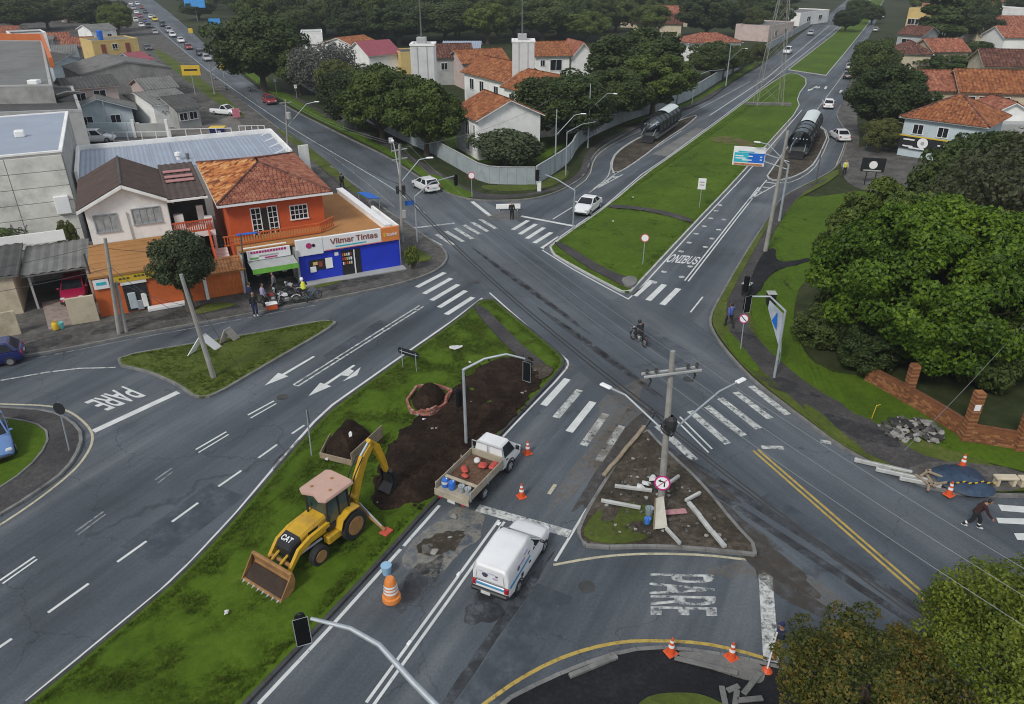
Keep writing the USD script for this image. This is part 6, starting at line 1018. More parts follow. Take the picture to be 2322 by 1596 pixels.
# --- white delivery van (small pickup with a tall box body)
def between(a, b, off):                                             # ground centre from the two right-hand wheel contacts
    p, q = P2(a), P2(b); d = (q - p) / np.linalg.norm(q - p); n = np.array([-d[1], d[0]]); m = (p + q) / 2 + n * off; return np.array([m[0], m[1], 0]), math.atan2(d[1], d[0]), np.linalg.norm(q - p)
c, rz, wb = between((1172, 1345), (1233, 1249), 0.78)
t = Thing('delivery_van', 'white box-bodied delivery van with blue stripe stopped before worn stop line', 'van', c, rz); pm = PT['white']; w = 0.83
t.part('body', MB().loft([cring(*s) for s in [(-2.15, 0.42, 0.80, w * 0.9), (-2.05, 0.34, 0.95, w * 0.96), (-1.5, 0.26, 1.0, w), (0.2, 0.24, 1.0, w), (0.95, 0.24, 0.99, w), (1.65, 0.26, 0.90, w * 0.97), (2.02, 0.30, 0.74, w * 0.88), (2.15, 0.38, 0.58, w * 0.72)]]), pm, smooth=38)
B = [np.array(p) for p in ((-0.3, -0.77, 0.97), (1.02, -0.77, 0.97), (1.02, 0.77, 0.97), (-0.3, 0.77, 0.97))]; R_ = [np.array(p) for p in ((-0.3, -0.64, 1.50), (0.28, -0.62, 1.50), (0.28, 0.62, 1.50), (-0.3, 0.64, 1.50))]; T_ = [p * [1, .85, 1] + [0, 0, 0.06] for p in R_]
t.part('cabin', MB().loft([np.array(B), np.array(R_), np.array(T_)]), pm, smooth=30); glass4(t, 'windscreen', (B[1], B[2], R_[2], R_[1]), 0.012, 0.07)
for a, c_, e, g_ in ((B[0], B[1], R_[1], R_[0]), (B[2], B[3], R_[3], R_[2])):
    for u0, u1 in ((0.15, 0.55), (0.58, 0.92)) if a is B[0] else ((0.08, 0.42), (0.45, 0.85)): glass4(t, 'side_window', (a + (c_ - a) * u0, a + (c_ - a) * u1, g_ + (e - g_) * u1, g_ + (e - g_) * u0), 0.012, 0.08)
bx = lambda x, w0, w1, z0, z1: np.array([(x, -w0, z0), (x, -w0 * 0.99, (z0 + z1) / 2), (x, -w1, z1 - 0.08), (x, -w1 * 0.85, z1), (x, w1 * 0.85, z1), (x, w1, z1 - 0.08), (x, w0 * 0.99, (z0 + z1) / 2), (x, w0, z0)])
t.part('cargo_box', MB().loft([bx(-2.12, 0.76, 0.62, 0.9, 1.62), bx(-2.04, 0.80, 0.69, 0.9, 1.80), bx(-0.35, 0.81, 0.70, 0.95, 1.86), bx(0.15, 0.78, 0.64, 0.98, 1.74), bx(0.34, 0.74, 0.56, 1.0, 1.56)]), pm, smooth=35)
GRD = mat('van_graphics_dark', (0.06, 0.06, 0.10), 0.4); GRB = mat('van_graphics_blue', (0.03, 0.22, 0.42), 0.4); GRP = mat('van_graphics_lilac', (0.42, 0.38, 0.55), 0.4)
t.part('rear_door_seam', MB().tube([(-2.10, -0.55, 1.58), (-2.155, -0.62, 1.0), (-2.155, 0.62, 1.0), (-2.10, 0.55, 1.58), (-2.10, -0.55, 1.58)], 0.012, 4), GRD); t.part('rear_stripe', MB().rbox((-2.15, 0, 0.78), (0.05, 1.5, 0.09), 0.01), GRB); t.part('tail_board_gap', MB().box((-2.13, 0, 0.92), (0.04, 1.45, 0.02)), GRD)
for y, z, sx, sz, m in ((0.22, 1.28, 0.26, 0.24, GRD), (-0.22, 1.22, 0.24, 0.13, GRP), (-0.05, 1.42, 0.35, 0.06, GRP), (0.4, 1.42, 0.22, 0.05, GRP), (-0.28, 1.36, 0.14, 0.08, GRD)): t.part('rear_graphic', MB().hull([(-2.135 - 0.03 * (1.5 - z), y + sx / 2 * math.cos(a) * (1 + .2 * math.sin(3 * a)), z + sz / 2 * math.sin(a)) for a in np.linspace(0, 6.28, 10)] + [(-2.10, y, z)]), m)
for x, z, sx, sz, m in ((-0.9, 1.35, 0.5, 0.18, GRP), (-0.55, 1.52, 0.4, 0.12, GRP), (-1.25, 1.28, 0.22, 0.22, GRD), (-0.3, 1.3, 0.25, 0.1, GRD)): t.part('side_graphic', MB().hull([(x + sx / 2 * math.cos(a), -0.81 + 0.13 * max(0, z - 1.38), z + sz / 2 * math.sin(a)) for a in np.linspace(0, 6.28, 10)] + [(x, -0.76, z)]), m)
t.part('side_stripe', MB().slab([(-2.0, -0.835, 0.86), (-0.2, -0.835, 1.02), (-0.2, -0.82, 1.08), (-2.0, -0.82, 0.95)], 0.02), GRB)
for x in (-1.25, 1.32):
    for y in (-0.75, 0.75): wheel(t, x, y, 0.30, 0.18)
for y in (-1, 1): t.part('tail_light', MB().rbox((-2.12, y * 0.70, 0.78), (0.12, 0.18, 0.30), 0.03), LAMPR); t.part('headlight', MB().rbox((2.02, y * 0.58, 0.66), (0.16, 0.28, 0.15), 0.04), LAMPW); t.part('mirror', MB().rbox((0.78, y * 0.92, 1.05), (0.12, 0.2, 0.14), 0.04), BLACK); t.part('wheel_arch', MB().tube([(-1.25 + 0.37 * math.cos(a), y * 0.842, 0.30 + 0.37 * math.sin(a)) for a in np.linspace(0, math.pi, 9)], 0.03, 5), BLACK)
t.part('bumper', MB().rbox((-2.17, 0, 0.50), (0.22, 1.6, 0.20), 0.05), BLACK); t.part('number_plate', MB().box((-2.30, 0.12, 0.52), (0.03, 0.40, 0.13)), PLATE); t.part('door_handle', MB().box((-0.25, -0.845, 0.80), (0.14, 0.03, 0.05)), BLACK); t.part('fuel_flap', MB().box((-0.95, -0.84, 0.7), (0.17, 0.02, 0.17)), BLACK)
# --- white flatbed work truck
c, rz, wb = between((1099, 1128), (1150, 1073), 0.78)
TRK = dict(c=c, rz=rz)
t = Thing('flatbed_truck', 'white flatbed work truck with wooden sides loaded with earth, sacks and drums', 'truck', c, rz)
WOOD = mat('truck_bed_wood', (0.36, 0.32, 0.245), 0.85, 0.2, 2.5, dirt=0.6, dcol=(0.17, 0.145, 0.11), dscale=1.6); LOAD = patchy('brown_load', [(0.3, (0.05, 0.03, 0.02)), (0.5, (0.12, 0.07, 0.045)), (0.7, (0.2, 0.13, 0.09))], 1.5, 6)
RW = -1.15; FW = RW + min(max(wb, 2.4), 3.0)
t.part('chassis', MB().box((0.1, 0, 0.5), (4.8, 0.8, 0.2)).box((RW, 0, 0.42), (0.2, 1.5, 0.2)), BLACK); t.part('bed_floor', MB().box((-1.05, 0, 0.86), (3.1, 1.80, 0.10)), WOOD)
for y in (-0.9, 0.9):
    for k in range(2): t.part('side_board', MB().rbox((-1.05, y, 1.0 + k * 0.20), (3.1, 0.045, 0.185), 0.012), WOOD)
    for x in (-2.5, -1.0, 0.45): t.part('stake', MB().box((x, y * 1.03, 1.05), (0.06, 0.05, 0.46)), GALV)
t.part('tail_board', MB().rbox((-2.66, 0, 0.84), (0.06, 1.84, 0.36), 0.012), WOOD); t.part('head_board', MB().rbox((0.50, 0, 1.1), (0.05, 1.8, 0.45), 0.01), WOOD)
t.part('rear_frame', MB().tube([(0.50, -0.85, 1.3), (0.50, -0.85, 1.78), (0.50, 0.85, 1.78), (0.50, 0.85, 1.3)], 0.03, 6).tube([(0.5, 0, 1.3), (0.5, 0, 1.78)], 0.025, 6), GALV)
lv, lf = relief(sbox(-1.9, -0.86, 0.45, 0.86), 0.98, 0.18, 0.14, 31, freq=2.2, skirt=0.06); t.part('earth_load', (lv, lf), LOAD, smooth=True)
t.part('cross_plank', MB().rbox((-1.82, 0.0, 1.18), (0.18, 1.75, 0.10), 0.03), WOOD)
w = 0.84
t.part('cab_body', MB().loft([cring(*s) for s in [(0.58, 0.42, 1.05, w * 0.97), (1.0, 0.38, 1.08, w), (1.75, 0.36, 1.06, w), (2.25, 0.38, 0.98, w * 0.96), (2.48, 0.42, 0.82, w * 0.88), (2.56, 0.46, 0.66, w * 0.8)]]), pm, smooth=38)
B = [np.array(p) for p in ((0.6, -0.80, 1.05), (1.95, -0.80, 1.05), (1.95, 0.80, 1.05), (0.6, 0.80, 1.05))]; R_ = [np.array(p) for p in ((0.66, -0.68, 1.70), (1.42, -0.66, 1.70), (1.42, 0.66, 1.70), (0.66, 0.68, 1.70))]; T_ = [p * [1, .86, 1] + [0, 0, 0.07] for p in R_]
t.part('cab', MB().loft([np.array(B), np.array(R_), np.array(T_)]), pm, smooth=30); glass4(t, 'windscreen', (B[1], B[2], R_[2], R_[1]), 0.012, 0.07); glass4(t, 'rear_window', (B[3], B[0], R_[0], R_[3]), 0.012, 0.16)
glass4(t, 'side_window', (B[0] + [.15, 0, 0], B[1] - [.15, 0, 0], R_[1], R_[0] + [.1, 0, 0]), 0.012, 0.08); glass4(t, 'side_window', (B[2] - [.15, 0, 0], B[3] + [.15, 0, 0], R_[3] + [.1, 0, 0], R_[2]), 0.012, 0.08)
for x in (RW, FW):
    for y in (-0.75, 0.75): wheel(t, x, y, 0.34, 0.22, GALV)
for y in (-1, 1): t.part('headlight', MB().rbox((2.48, y * 0.6, 0.72), (0.14, 0.28, 0.16), 0.04), LAMPW); t.part('mirror', MB().rbox((1.72, y * 0.97, 1.22), (0.08, 0.2, 0.26), 0.03), BLACK); t.part('tail_light', MB().rbox((-2.68, y * 0.62, 0.62), (0.05, 0.2, 0.1), 0.02), LAMPR)
t.part('bumper', MB().rbox((2.54, 0, 0.5), (0.16, 1.5, 0.2), 0.05), BLACK); t.part('number_plate', MB().box((-2.7, 0, 0.6), (0.03, 0.4, 0.13)), PLATE); t.part('door_handle', MB().box((0.95, -0.85, 0.95), (0.14, 0.03, 0.05)), BLACK); t.part('wheel_arch', MB().tube([(FW + 0.42 * math.cos(a), -0.845, 0.34 + 0.42 * math.sin(a)) for a in np.linspace(0, math.pi, 9)], 0.035, 5), BLACK)
def on_truck(x, y, z): c, s = math.cos(TRK['rz']), math.sin(TRK['rz']); return TRK['c'] + [x * c - y * s, x * s + y * c, z]
REDS = mat('red_sack', (0.42, 0.06, 0.045), 0.7, 0.2, 5); BLUED = mat('blue_drum', (0.03, 0.14, 0.52), 0.4, 0.1, 3); WBAG = mat('white_sacking', (0.55, 0.56, 0.56), 0.8, 0.15, 5)
def sack(name, label, cat, x, y, z, d, m, rz=0.0, ch=0.09):
    s = Thing(name, label, cat, on_truck(x, y, z), TRK['rz'] + rz); s.part('bag', MB().rbox((0, 0, d[2] / 2), d, ch), m, smooth=50); s.part('seam', MB().tube([(-d[0] / 2 + 0.02, 0, d[2] * .5), (d[0] / 2 - 0.02, 0, d[2] * .5 + 0.01)], 0.012, 4), m); return s
sack('red_sack', 'red sack lying left on the truck load', 'sack', -1.0, 0.35, 1.08, (0.5, 0.3, 0.2), REDS, 0.8); sack('red_sack', 'red sack beside the white bag on truck load', 'sack', -0.35, -0.25, 1.1, (0.42, 0.4, 0.22), REDS, 0.2); sack('red_sack', 'red sack wedged in right front corner of truck bed', 'sack', -0.1, -0.68, 1.1, (0.6, 0.32, 0.2), REDS, 0.1); sack('red_sack', 'small red sack half buried near the plank on truck bed', 'sack', -1.35, 0.1, 1.06, (0.36, 0.26, 0.16), REDS, 1.4)
sack('white_bag', 'crumpled white bag on the truck load behind cab', 'bag', -0.2, 0.15, 1.12, (0.34, 0.3, 0.26), WBAG, 0.5)
for k, (x, y, lab) in enumerate(((-2.22, 0.62, 'left blue and white drum at tail of truck bed'), (-2.22, 0.25, 'right blue drum at tail of truck bed'))):
    s = Thing('drum', lab, 'drum', on_truck(x, y, 0.92)); s.part('barrel', MB().lathe([(0, 0), (0.15, 0), (0.165, 0.05), (0.165, 0.15), (0.175, 0.17), (0.165, 0.19), (0.165, 0.36), (0.13, 0.42), (0, 0.42)], 14), BLUED, smooth=40); s.part('label_band', MB().lathe([(0.171, 0.20), (0.171, 0.34)], 14), WBAG if k == 0 else BLUED); s.part('bung', MB().cyl((0.07, 0, 0.42), (0.07, 0, 0.45), 0.03, n=8), WHITEP)
for k, (x, y, lab) in enumerate(((-2.2, -0.25, 'left grey paint bucket at tail of truck bed'), (-2.2, -0.6, 'right grey paint bucket at tail of truck bed'))):
    s = Thing('bucket', lab, 'bucket', on_truck(x, y, 0.92)); s.part('pail', MB().lathe([(0, 0), (0.12, 0), (0.15, 0.34), (0.16, 0.35), (0.14, 0.36), (0.0, 0.30)], 12), GALV, smooth=40); s.part('bail_handle', MB().tube([(0, 0.15 * math.cos(a), 0.34 + 0.12 * math.sin(a)) for a in np.linspace(0, 3.14, 7)], 0.008, 4), BLACK)
# --- yellow backhoe loader
c, rz, wb = between((803, 1222), (729, 1282), 0.0)
nrm_ = np.array([math.cos(rz + math.pi / 2), math.sin(rz + math.pi / 2)]); q = (P2((803, 1222)) + P2((729, 1282))) / 2
side = 0.80; cc = q - nrm_ * side if (q - nrm_ * side)[0] < q[0] else q + nrm_ * side
t = Thing('backhoe_loader', 'yellow backhoe loader with dusty pink roof parked on the grass median', 'excavator', (cc[0], cc[1], 0.17), rz); S = wb / 2
YEL = mat('machine_yellow', (0.52, 0.31, 0.015), 0.5, 0.16, 1.6, dirt=0.6, dcol=(0.22, 0.13, 0.05), dscale=1.9); RUST = mat('muddy_steel', (0.30, 0.155, 0.055), 0.8, 0.3, 2.0, dirt=0.5, dcol=(0.11, 0.065, 0.035)); DUSTR = mat('dusty_pink_roof', (0.48, 0.31, 0.25), 0.85, 0.1, 1.5, dirt=0.2, dcol=(0.38, 0.24, 0.19)); RIMY = mat('muddy_rim', (0.30, 0.16, 0.06), 0.8, 0.2, 4); DIRTY = mat('mud_filled', (0.035, 0.022, 0.015), 0.95, 0.4, 4)
for y in (-1, 1): wheel(t, S + 0.05, y * 0.80, 0.46, 0.32, RIMY, 18); wheel(t, -S, y * 0.80, 0.70, 0.44, RIMY, 20)
t.part('chassis', MB().rbox((0, 0, 0.75), (3.4, 0.75, 0.4), 0.05).box((S, 0, 0.5), (0.25, 1.4, 0.2)), BLACK)
hd = lambda x, w, z0, z1: np.array([(x, -w, z0), (x, -w, z1 - 0.12), (x, -w * 0.85, z1), (x, w * 0.85, z1), (x, w, z1 - 0.12), (x, w, z0)])
t.part('bonnet', MB().loft([hd(0.15, 0.50, 0.95, 1.80), hd(1.25, 0.46, 0.95, 1.64), hd(1.50, 0.45, 0.95, 1.58)]), YEL); t.part('nose', MB().loft([hd(1.50, 0.455, 0.80, 1.585), hd(1.98, 0.42, 0.75, 1.46), hd(2.10, 0.38, 0.75, 1.25)]), BLACK)
def text3(t, s, o, ex, ey, h, m, wd):
    g_ = meshkit.text_mesh(s, h, 0.015, bold=True); v = np.array(g_.vertices); v[:, 0] -= v[:, 0].min(); v[:, 0] *= wd / v[:, 0].max(); ex, ey = np.array(ex, float), np.array(ey, float); ex /= np.linalg.norm(ex); ey /= np.linalg.norm(ey)
    t.part('lettering', (np.array(o) + v[:, :1] * ex + v[:, 1:2] * ey + v[:, 2:] * np.cross(ex, ey), np.asarray(g_.faces)), m)
text3(t, 'CAT', (1.92, -0.27, 1.492), (0, 1, 0), (-1, 0, 0.26), 0.24, WHITEP, 0.56); text3(t, 'CAT', (0.62, 0.478, 1.28), (-1, 0, 0), (0, 0, 1), 0.2, WHITEP, 0.4)
t.part('side_vent', MB().box((0.75, 0.475, 1.38), (0.75, 0.02, 0.34)), BLACK); t.part('exhaust', MB().cyl((0.35, -0.3, 1.75), (0.35, -0.3, 2.3), 0.045, n=8), BLACK)
cab = t.part('cab_frame', MB().tube([(0.2, -0.62, 1.0), (0.05, -0.58, 2.62)], 0.045, 6).tube([(0.2, 0.62, 1.0), (0.05, 0.58, 2.62)], 0.045, 6).tube([(-1.05, -0.66, 1.2), (-1.05, -0.6, 2.62)], 0.05, 6).tube([(-1.05, 0.66, 1.2), (-1.05, 0.6, 2.62)], 0.05, 6).tube([(-0.5, 0.66, 1.1), (-0.5, 0.6, 2.62)], 0.04, 6).tube([(-0.5, -0.66, 1.1), (-0.5, -0.6, 2.62)], 0.04, 6).rbox((-0.45, 0, 1.12), (1.35, 1.3, 0.3), 0.05), BLACK)
PANEg = mat('cab_glass', (0.03, 0.05, 0.045), 0.1, 0.4, 2.5, spec=0.8)
t.part('windscreen', MB().slab([(0.19, -0.56, 1.3), (0.19, 0.56, 1.3), (0.07, 0.54, 2.55), (0.07, -0.54, 2.55)], 0.02), PANEg); t.part('rear_window', MB().slab([(-1.07, -0.58, 1.4), (-1.07, 0.58, 1.4), (-1.05, 0.55, 2.55), (-1.05, -0.55, 2.55)], 0.02), PANEg)
for y in (-1, 1): t.part('side_window', MB().slab([(-1.0, y * 0.65, 1.35), (0.1, y * 0.63, 1.35), (0.02, y * 0.59, 2.55), (-1.0, y * 0.6, 2.55)], 0.02), PANEg)
t.part('seat', MB().rbox((-0.55, 0, 1.45), (0.5, 0.5, 0.15), 0.05).rbox((-0.8, 0, 1.8), (0.12, 0.5, 0.6), 0.05), BLACK)
rf = lambda z, k, c0: np.array([(0.42 * k - 0.02, -0.5 * k, z), (0.25 * k, -0.78 * k, z), (-1.30 * k, -0.80 * k, z), (-1.42 * k, -0.6 * k, z), (-1.42 * k, 0.6 * k, z), (-1.30 * k, 0.80 * k, z), (0.25 * k, 0.78 * k, z), (0.42 * k - 0.02, 0.5 * k, z), (0.22 * k, 0.0, z)])
roof = t.part('roof', MB().loft([rf(2.60, 0.97, 0), rf(2.66, 1.0, 0), rf(2.74, 0.95, 0)]), DUSTR)
for x, y in ((-0.1, -0.4), (-0.95, -0.1), (-0.35, 0.42)): t.part('roof_cap', MB().cyl((x, y, 2.73), (x, y, 2.765), 0.07, n=8), RUST, parent=roof)
for y in (-1, 1):
    t.part('mudguard', MB().loft([np.array([(x, y * 0.56, z), (x, y * 1.0, z), (x, y * 1.0, z + 0.05), (x, y * 0.56, z + 0.05)]) for x, z in ((-S + 0.80, 0.95), (-S + 0.62, 1.35), (-S + 0.2, 1.52), (-S - 0.35, 1.48))]), YEL); t.part('side_step', MB().rbox((0.05, y * 0.66, 0.72), (0.75, 0.35, 0.4), 0.05), YEL)
    t.part('loader_arm', MB().loft([np.array([(x, y * 0.62 - 0.07, z), (x, y * 0.62 + 0.07, z), (x, y * 0.62 + 0.07, z + h), (x, y * 0.62 - 0.07, z + h)]) for x, z, h in ((0.15, 1.32, 0.2), (1.2, 1.18, 0.30), (1.85, 0.98, 0.30), (2.45, 0.42, 0.2), (2.6, 0.32, 0.16))]), YEL); t.part('loader_ram', MB().cyl((0.6, y * 0.62, 0.95), (1.75, y * 0.62, 1.0), 0.05, n=8), GALV)
    t.part('tilt_link', MB().tube([(1.5, y * 0.25, 1.15), (2.2, y * 0.25, 0.95), (2.68, y * 0.25, 0.75)], 0.055, 6), YEL)
t.part('cross_tube', MB().cyl((2.25, -0.6, 0.72), (2.25, 0.6, 0.72), 0.09, n=10), RUST)
pr = [(2.62, 0.92), (2.58, 0.55), (2.72, 0.16), (3.05, 0.02), (3.42, 0.03), (3.42, 0.06), (3.08, 0.08), (2.80, 0.22), (2.68, 0.56), (2.74, 0.92)]
bk = t.part('bucket', MB().loft([np.array([(x, y, z) for x, z in pr]) for y in (-1.12, 1.12)]), RUST)
for y in (-1.14, 1.14): t.part('bucket_side', MB().hull([(x, y + o, z) for x, z in pr for o in (-0.02, 0.02)]), RUST, parent=bk)
t.part('bucket_rim', MB().rbox((2.70, 0, 0.94), (0.16, 2.32, 0.12), 0.04), RUST, parent=bk); t.part('earth_in_bucket', MB().loft([np.array([(x, y, z) for x, z in [(2.78, 0.20), (3.3, 0.09), (3.1, 0.28), (2.78, 0.5)]]) for y in (-1.08, 0, 1.08)]), DIRTY, parent=bk)
for i in range(8): t.part('tooth', MB().hull([(3.38, -1.0 + i * 0.286 + dy, z) for dy in (-0.05, 0.05) for z in (0.02, 0.08)] + [(3.56, -1.0 + i * 0.286, 0.02)]), GALV, parent=bk)
for y in (-1, 1):
    t.part('stabiliser_leg', MB().tube([(-1.75, y * 0.4, 0.95), (-1.85, y * 1.0, 0.55), (-1.9, y * 1.75, 0.12)], [0.11, 0.1, 0.08], 6), RUST); t.part('stabiliser_ram', MB().cyl((-1.75, y * 0.5, 1.15), (-1.88, y * 1.6, 0.28), 0.04, n=6), GALV); t.part('stabiliser_pad', MB().rbox((-1.9, y * 1.82, 0.06), (0.5, 0.42, 0.10), 0.03), mat('red_pad', (0.45, 0.07, 0.04), 0.7, 0.2, 5))
t.part('swing_post', MB().rbox((-1.85, 0, 0.9), (0.3, 0.5, 0.9), 0.05), YEL)
def girder(name, pts, ws, m):
    pts = np.array(pts, float); rr = []
    for i, p in enumerate(pts):
        d = pts[min(i + 1, len(pts) - 1)] - pts[max(i - 1, 0)]; d /= np.linalg.norm(d); s_ = np.cross(d, [0, 1, 0]); s_ /= np.linalg.norm(s_); rr.append(np.array([p + s_ * ws[i] + [0, 0.11, 0], p + s_ * ws[i] - [0, 0.11, 0], p - s_ * ws[i] - [0, 0.11, 0], p - s_ * ws[i] + [0, 0.11, 0]]))
    return t.part(name, MB().loft(rr), m)
girder('boom', [(-1.95, 0, 0.95), (-2.25, 0, 1.9), (-2.75, 0, 2.75), (-3.35, 0, 3.25)], [0.14, 0.22, 0.2, 0.12], YEL); girder('dipper_arm', [(-3.15, 0, 3.45), (-3.55, 0, 2.9), (-3.9, 0, 1.9), (-4.05, 0, 1.25)], [0.08, 0.17, 0.13, 0.09], YEL)
t.part('boom_ram', MB().cyl((-2.0, 0, 1.55), (-2.95, 0, 3.15), 0.06, n=8), GALV); t.part('dipper_ram', MB().cyl((-2.6, 0, 2.95), (-3.2, 0, 3.4), 0.055, n=8), GALV)
db = [(-4.15, 1.35), (-4.4, 0.95), (-4.3, 0.35), (-3.95, 0.12), (-3.75, 0.2), (-3.85, 0.3), (-4.15, 0.5), (-4.2, 0.95), (-4.0, 1.3)]
t.part('digging_bucket', MB().loft([np.array([(x, y, z) for x, z in db]) for y in (-0.35, 0.35)]), BLACK)
t.part('hydraulic_hose', MB().tube([(-1.6, 0.1, 1.4), (-2.0, 0.15, 2.3), (-2.6, 0.14, 2.95)], 0.03, 5).tube([(-1.6, -0.1, 1.4), (-1.9, -0.15, 2.2), (-2.5, -0.14, 2.95)], 0.03, 5), BLACK)
# --- motorcycles and bicycles
def motorcycle(label, loc, rz, tank, group=None, name='motorcycle', rack=False):
    t = Thing(name, label, 'motorcycle', loc, rz, group)
    for x in (-0.62, 0.64):
        p = t.part('wheel', MB().lathe([(0.24, -0.05), (0.29, -0.045), (0.31, 0), (0.29, 0.045), (0.24, 0.05), (0.24, -0.05)], 16, (x, 0, 0.31), 'y'), TYRE, smooth=40); t.part('spokes', MB().cyl((x, -0.06, 0.31), (x, 0.06, 0.31), 0.06, n=8).box((x, 0, 0.31), (0.48, 0.012, 0.02)).box((x, 0, 0.31), (0.02, 0.012, 0.48)), RIM, parent=p)
    t.part('frame', MB().tube([(0.45, 0, 0.85), (0.1, 0, 0.35), (-0.3, 0, 0.32), (-0.5, 0, 0.62), (-0.1, 0, 0.72), (0.42, 0, 0.80)], 0.03, 6).tube([(-0.3, 0.07, 0.35), (-0.62, 0.08, 0.31)], 0.025, 5), BLACK); t.part('engine', MB().rbox((0.02, 0, 0.42), (0.36, 0.26, 0.30), 0.06), RIM)
    t.part('fuel_tank', MB().loft([np.array([(x, -w_, z), (x, -w_ * .7, z + h), (x, w_ * .7, z + h), (x, w_, z)]) for x, w_, z, h in ((0.36, 0.07, 0.76, 0.1), (0.2, 0.13, 0.72, 0.2), (-0.05, 0.11, 0.70, 0.16))]), PT[tank], smooth=40); t.part('seat', MB().rbox((-0.35, 0, 0.80), (0.62, 0.24, 0.1), 0.04), BLACK)
    t.part('fork', MB().tube([(0.45, 0.08, 0.95), (0.64, 0.08, 0.31)], 0.025, 6).tube([(0.45, -0.08, 0.95), (0.64, -0.08, 0.31)], 0.025, 6), GALV); t.part('handlebar', MB().tube([(0.28, -0.36, 1.02), (0.42, -0.12, 1.0), (0.42, 0.12, 1.0), (0.28, 0.36, 1.02)], 0.016, 6), BLACK); t.part('headlight', MB().lathe([(0, 0.1), (0.08, 0.1), (0.09, 0.05), (0.04, -0.02), (0, -0.02)], 10, (0.5, 0, 0.9), 'x'), LAMPW); t.part('exhaust', MB().tube([(0.1, -0.12, 0.3), (-0.3, -0.14, 0.28), (-0.7, -0.15, 0.36)], [0.025, 0.035, 0.045], 7), GALV); t.part('mudguard', MB().tube([(-0.62 + 0.36 * math.cos(a), 0, 0.31 + 0.36 * math.sin(a)) for a in np.linspace(0.6, 2.6, 6)], 0.05, 5), PT[tank]); t.part('tail_light', MB().rbox((-0.82, 0, 0.66), (0.05, 0.14, 0.07), 0.02), LAMPR)
    if rack: t.part('delivery_box', MB().rbox((-0.62, 0, 1.06), (0.4, 0.42, 0.4), 0.05), BLACK)
    return t
MC1 = (P(1447, 778), math.radians(118)); motorcycle('dark motorcycle crossing the middle of the junction with rider', MC1[0], MC1[1], 'dark')
motorcycle('white and silver motorcycle parked nearest the kerb by workshop', P(653, 690, .15), math.radians(205), 'white'); motorcycle('dark motorcycle behind white one in front of workshop', P(640, 676, .15), math.radians(215), 'dark'); motorcycle('red motorcycle parked left of the white one', P(622, 690, .15), math.radians(190), 'red'); motorcycle('green motorcycle with rider at right of the workshop row', P(690, 678, .15), math.radians(120), 'green'); motorcycle('silver motorcycle under the green awning edge', P(665, 668, .15), math.radians(160), 'silver')
motorcycle('dark motorcycle riding up the far cross road behind another', P(567, 208), B_UPL, 'dark'); motorcycle('dark motorcycle riding ahead nearer the far cross road centre', P(513, 205), B_UPL, 'dark'); motorcycle('dark motorcycle by the left kerb of far cross road lamp', P(488, 182), B_DNL, 'navy')
t = Thing('bicycle', 'bicycle leaning at right end of the workshop motorcycles', 'bicycle', P(706, 680, .15), math.radians(30))
for x in (-0.5, 0.5): p = t.part('wheel', MB().lathe([(0.29, -0.015), (0.33, -0.018), (0.34, 0), (0.33, 0.018), (0.29, 0.015), (0.29, -0.015)], 18, (x, 0, 0.34), 'y'), TYRE); t.part('spokes', MB().box((x, 0, 0.34), (0.58, 0.008, 0.01)).box((x, 0, 0.34), (0.01, 0.008, 0.58)), RIM, parent=p)
t.part('frame', MB().tube([(-0.5, 0, 0.34), (-0.05, 0, 0.32), (0.38, 0, 0.78), (-0.15, 0, 0.74), (-0.5, 0, 0.34)], 0.02, 6).tube([(-0.05, 0, 0.32), (-0.2, 0, 0.88)], 0.018, 6).tube([(0.36, 0, 0.95), (0.5, 0, 0.34)], 0.018, 6), PT['blue']); t.part('saddle', MB().rbox((-0.2, 0, 0.92), (0.25, 0.14, 0.06), 0.02), BLACK); t.part('handlebar', MB().tube([(0.3, -0.26, 0.98), (0.37, 0, 0.97), (0.3, 0.26, 0.98)], 0.014, 6), BLACK)
# ------------------------------------------------------------------ people
def capsules(bones, ref=0.05, it=6):
    man = None
    for (a, ra), (b, rb) in bones:
        s = manifold3d.Manifold.sphere(1.0, 10)
        h = manifold3d.Manifold.batch_hull([s.scale([ra] * 3).translate(list(map(float, a))), s.scale([rb] * 3).translate(list(map(float, b)))])
        man = h if man is None else man + h
    m = man.refine_to_length(ref).to_mesh(); t = trimesh.Trimesh(m.vert_properties[:, :3], m.tri_verts, process=True); trimesh.smoothing.filter_taubin(t, iterations=it); return t
SKIN = mat('skin', (0.30, 0.165, 0.105), 0.6, 0.08, 8); HAIR = mat('hair_dark', (0.015, 0.011, 0.009), 0.7, 0.2, 8); SHOE = mat('shoe_dark', (0.02, 0.02, 0.022), 0.7); SHOEW = mat('shoe_pale', (0.5, 0.5, 0.5), 0.7)
def cloth(n, c): return mat('cloth_' + n, c, 0.9, 0.15, 6)
CL = {'black': cloth('black', (0.014, 0.014, 0.017)), 'navy': cloth('navy', (0.015, 0.022, 0.075)), 'lilac': cloth('lilac', (0.34, 0.30, 0.46)), 'orange': cloth('orange', (0.60, 0.17, 0.025)), 'grey': cloth('grey', (0.12, 0.12, 0.13)), 'yellow': cloth('yellow', (0.58, 0.60, 0.05)), 'maroon': cloth('maroon', (0.035, 0.012, 0.012)), 'blue': cloth('blue', (0.06, 0.10, 0.32)), 'white': cloth('white', (0.55, 0.55, 0.55)), 'brown': cloth('brown', (0.09, 0.05, 0.03))}
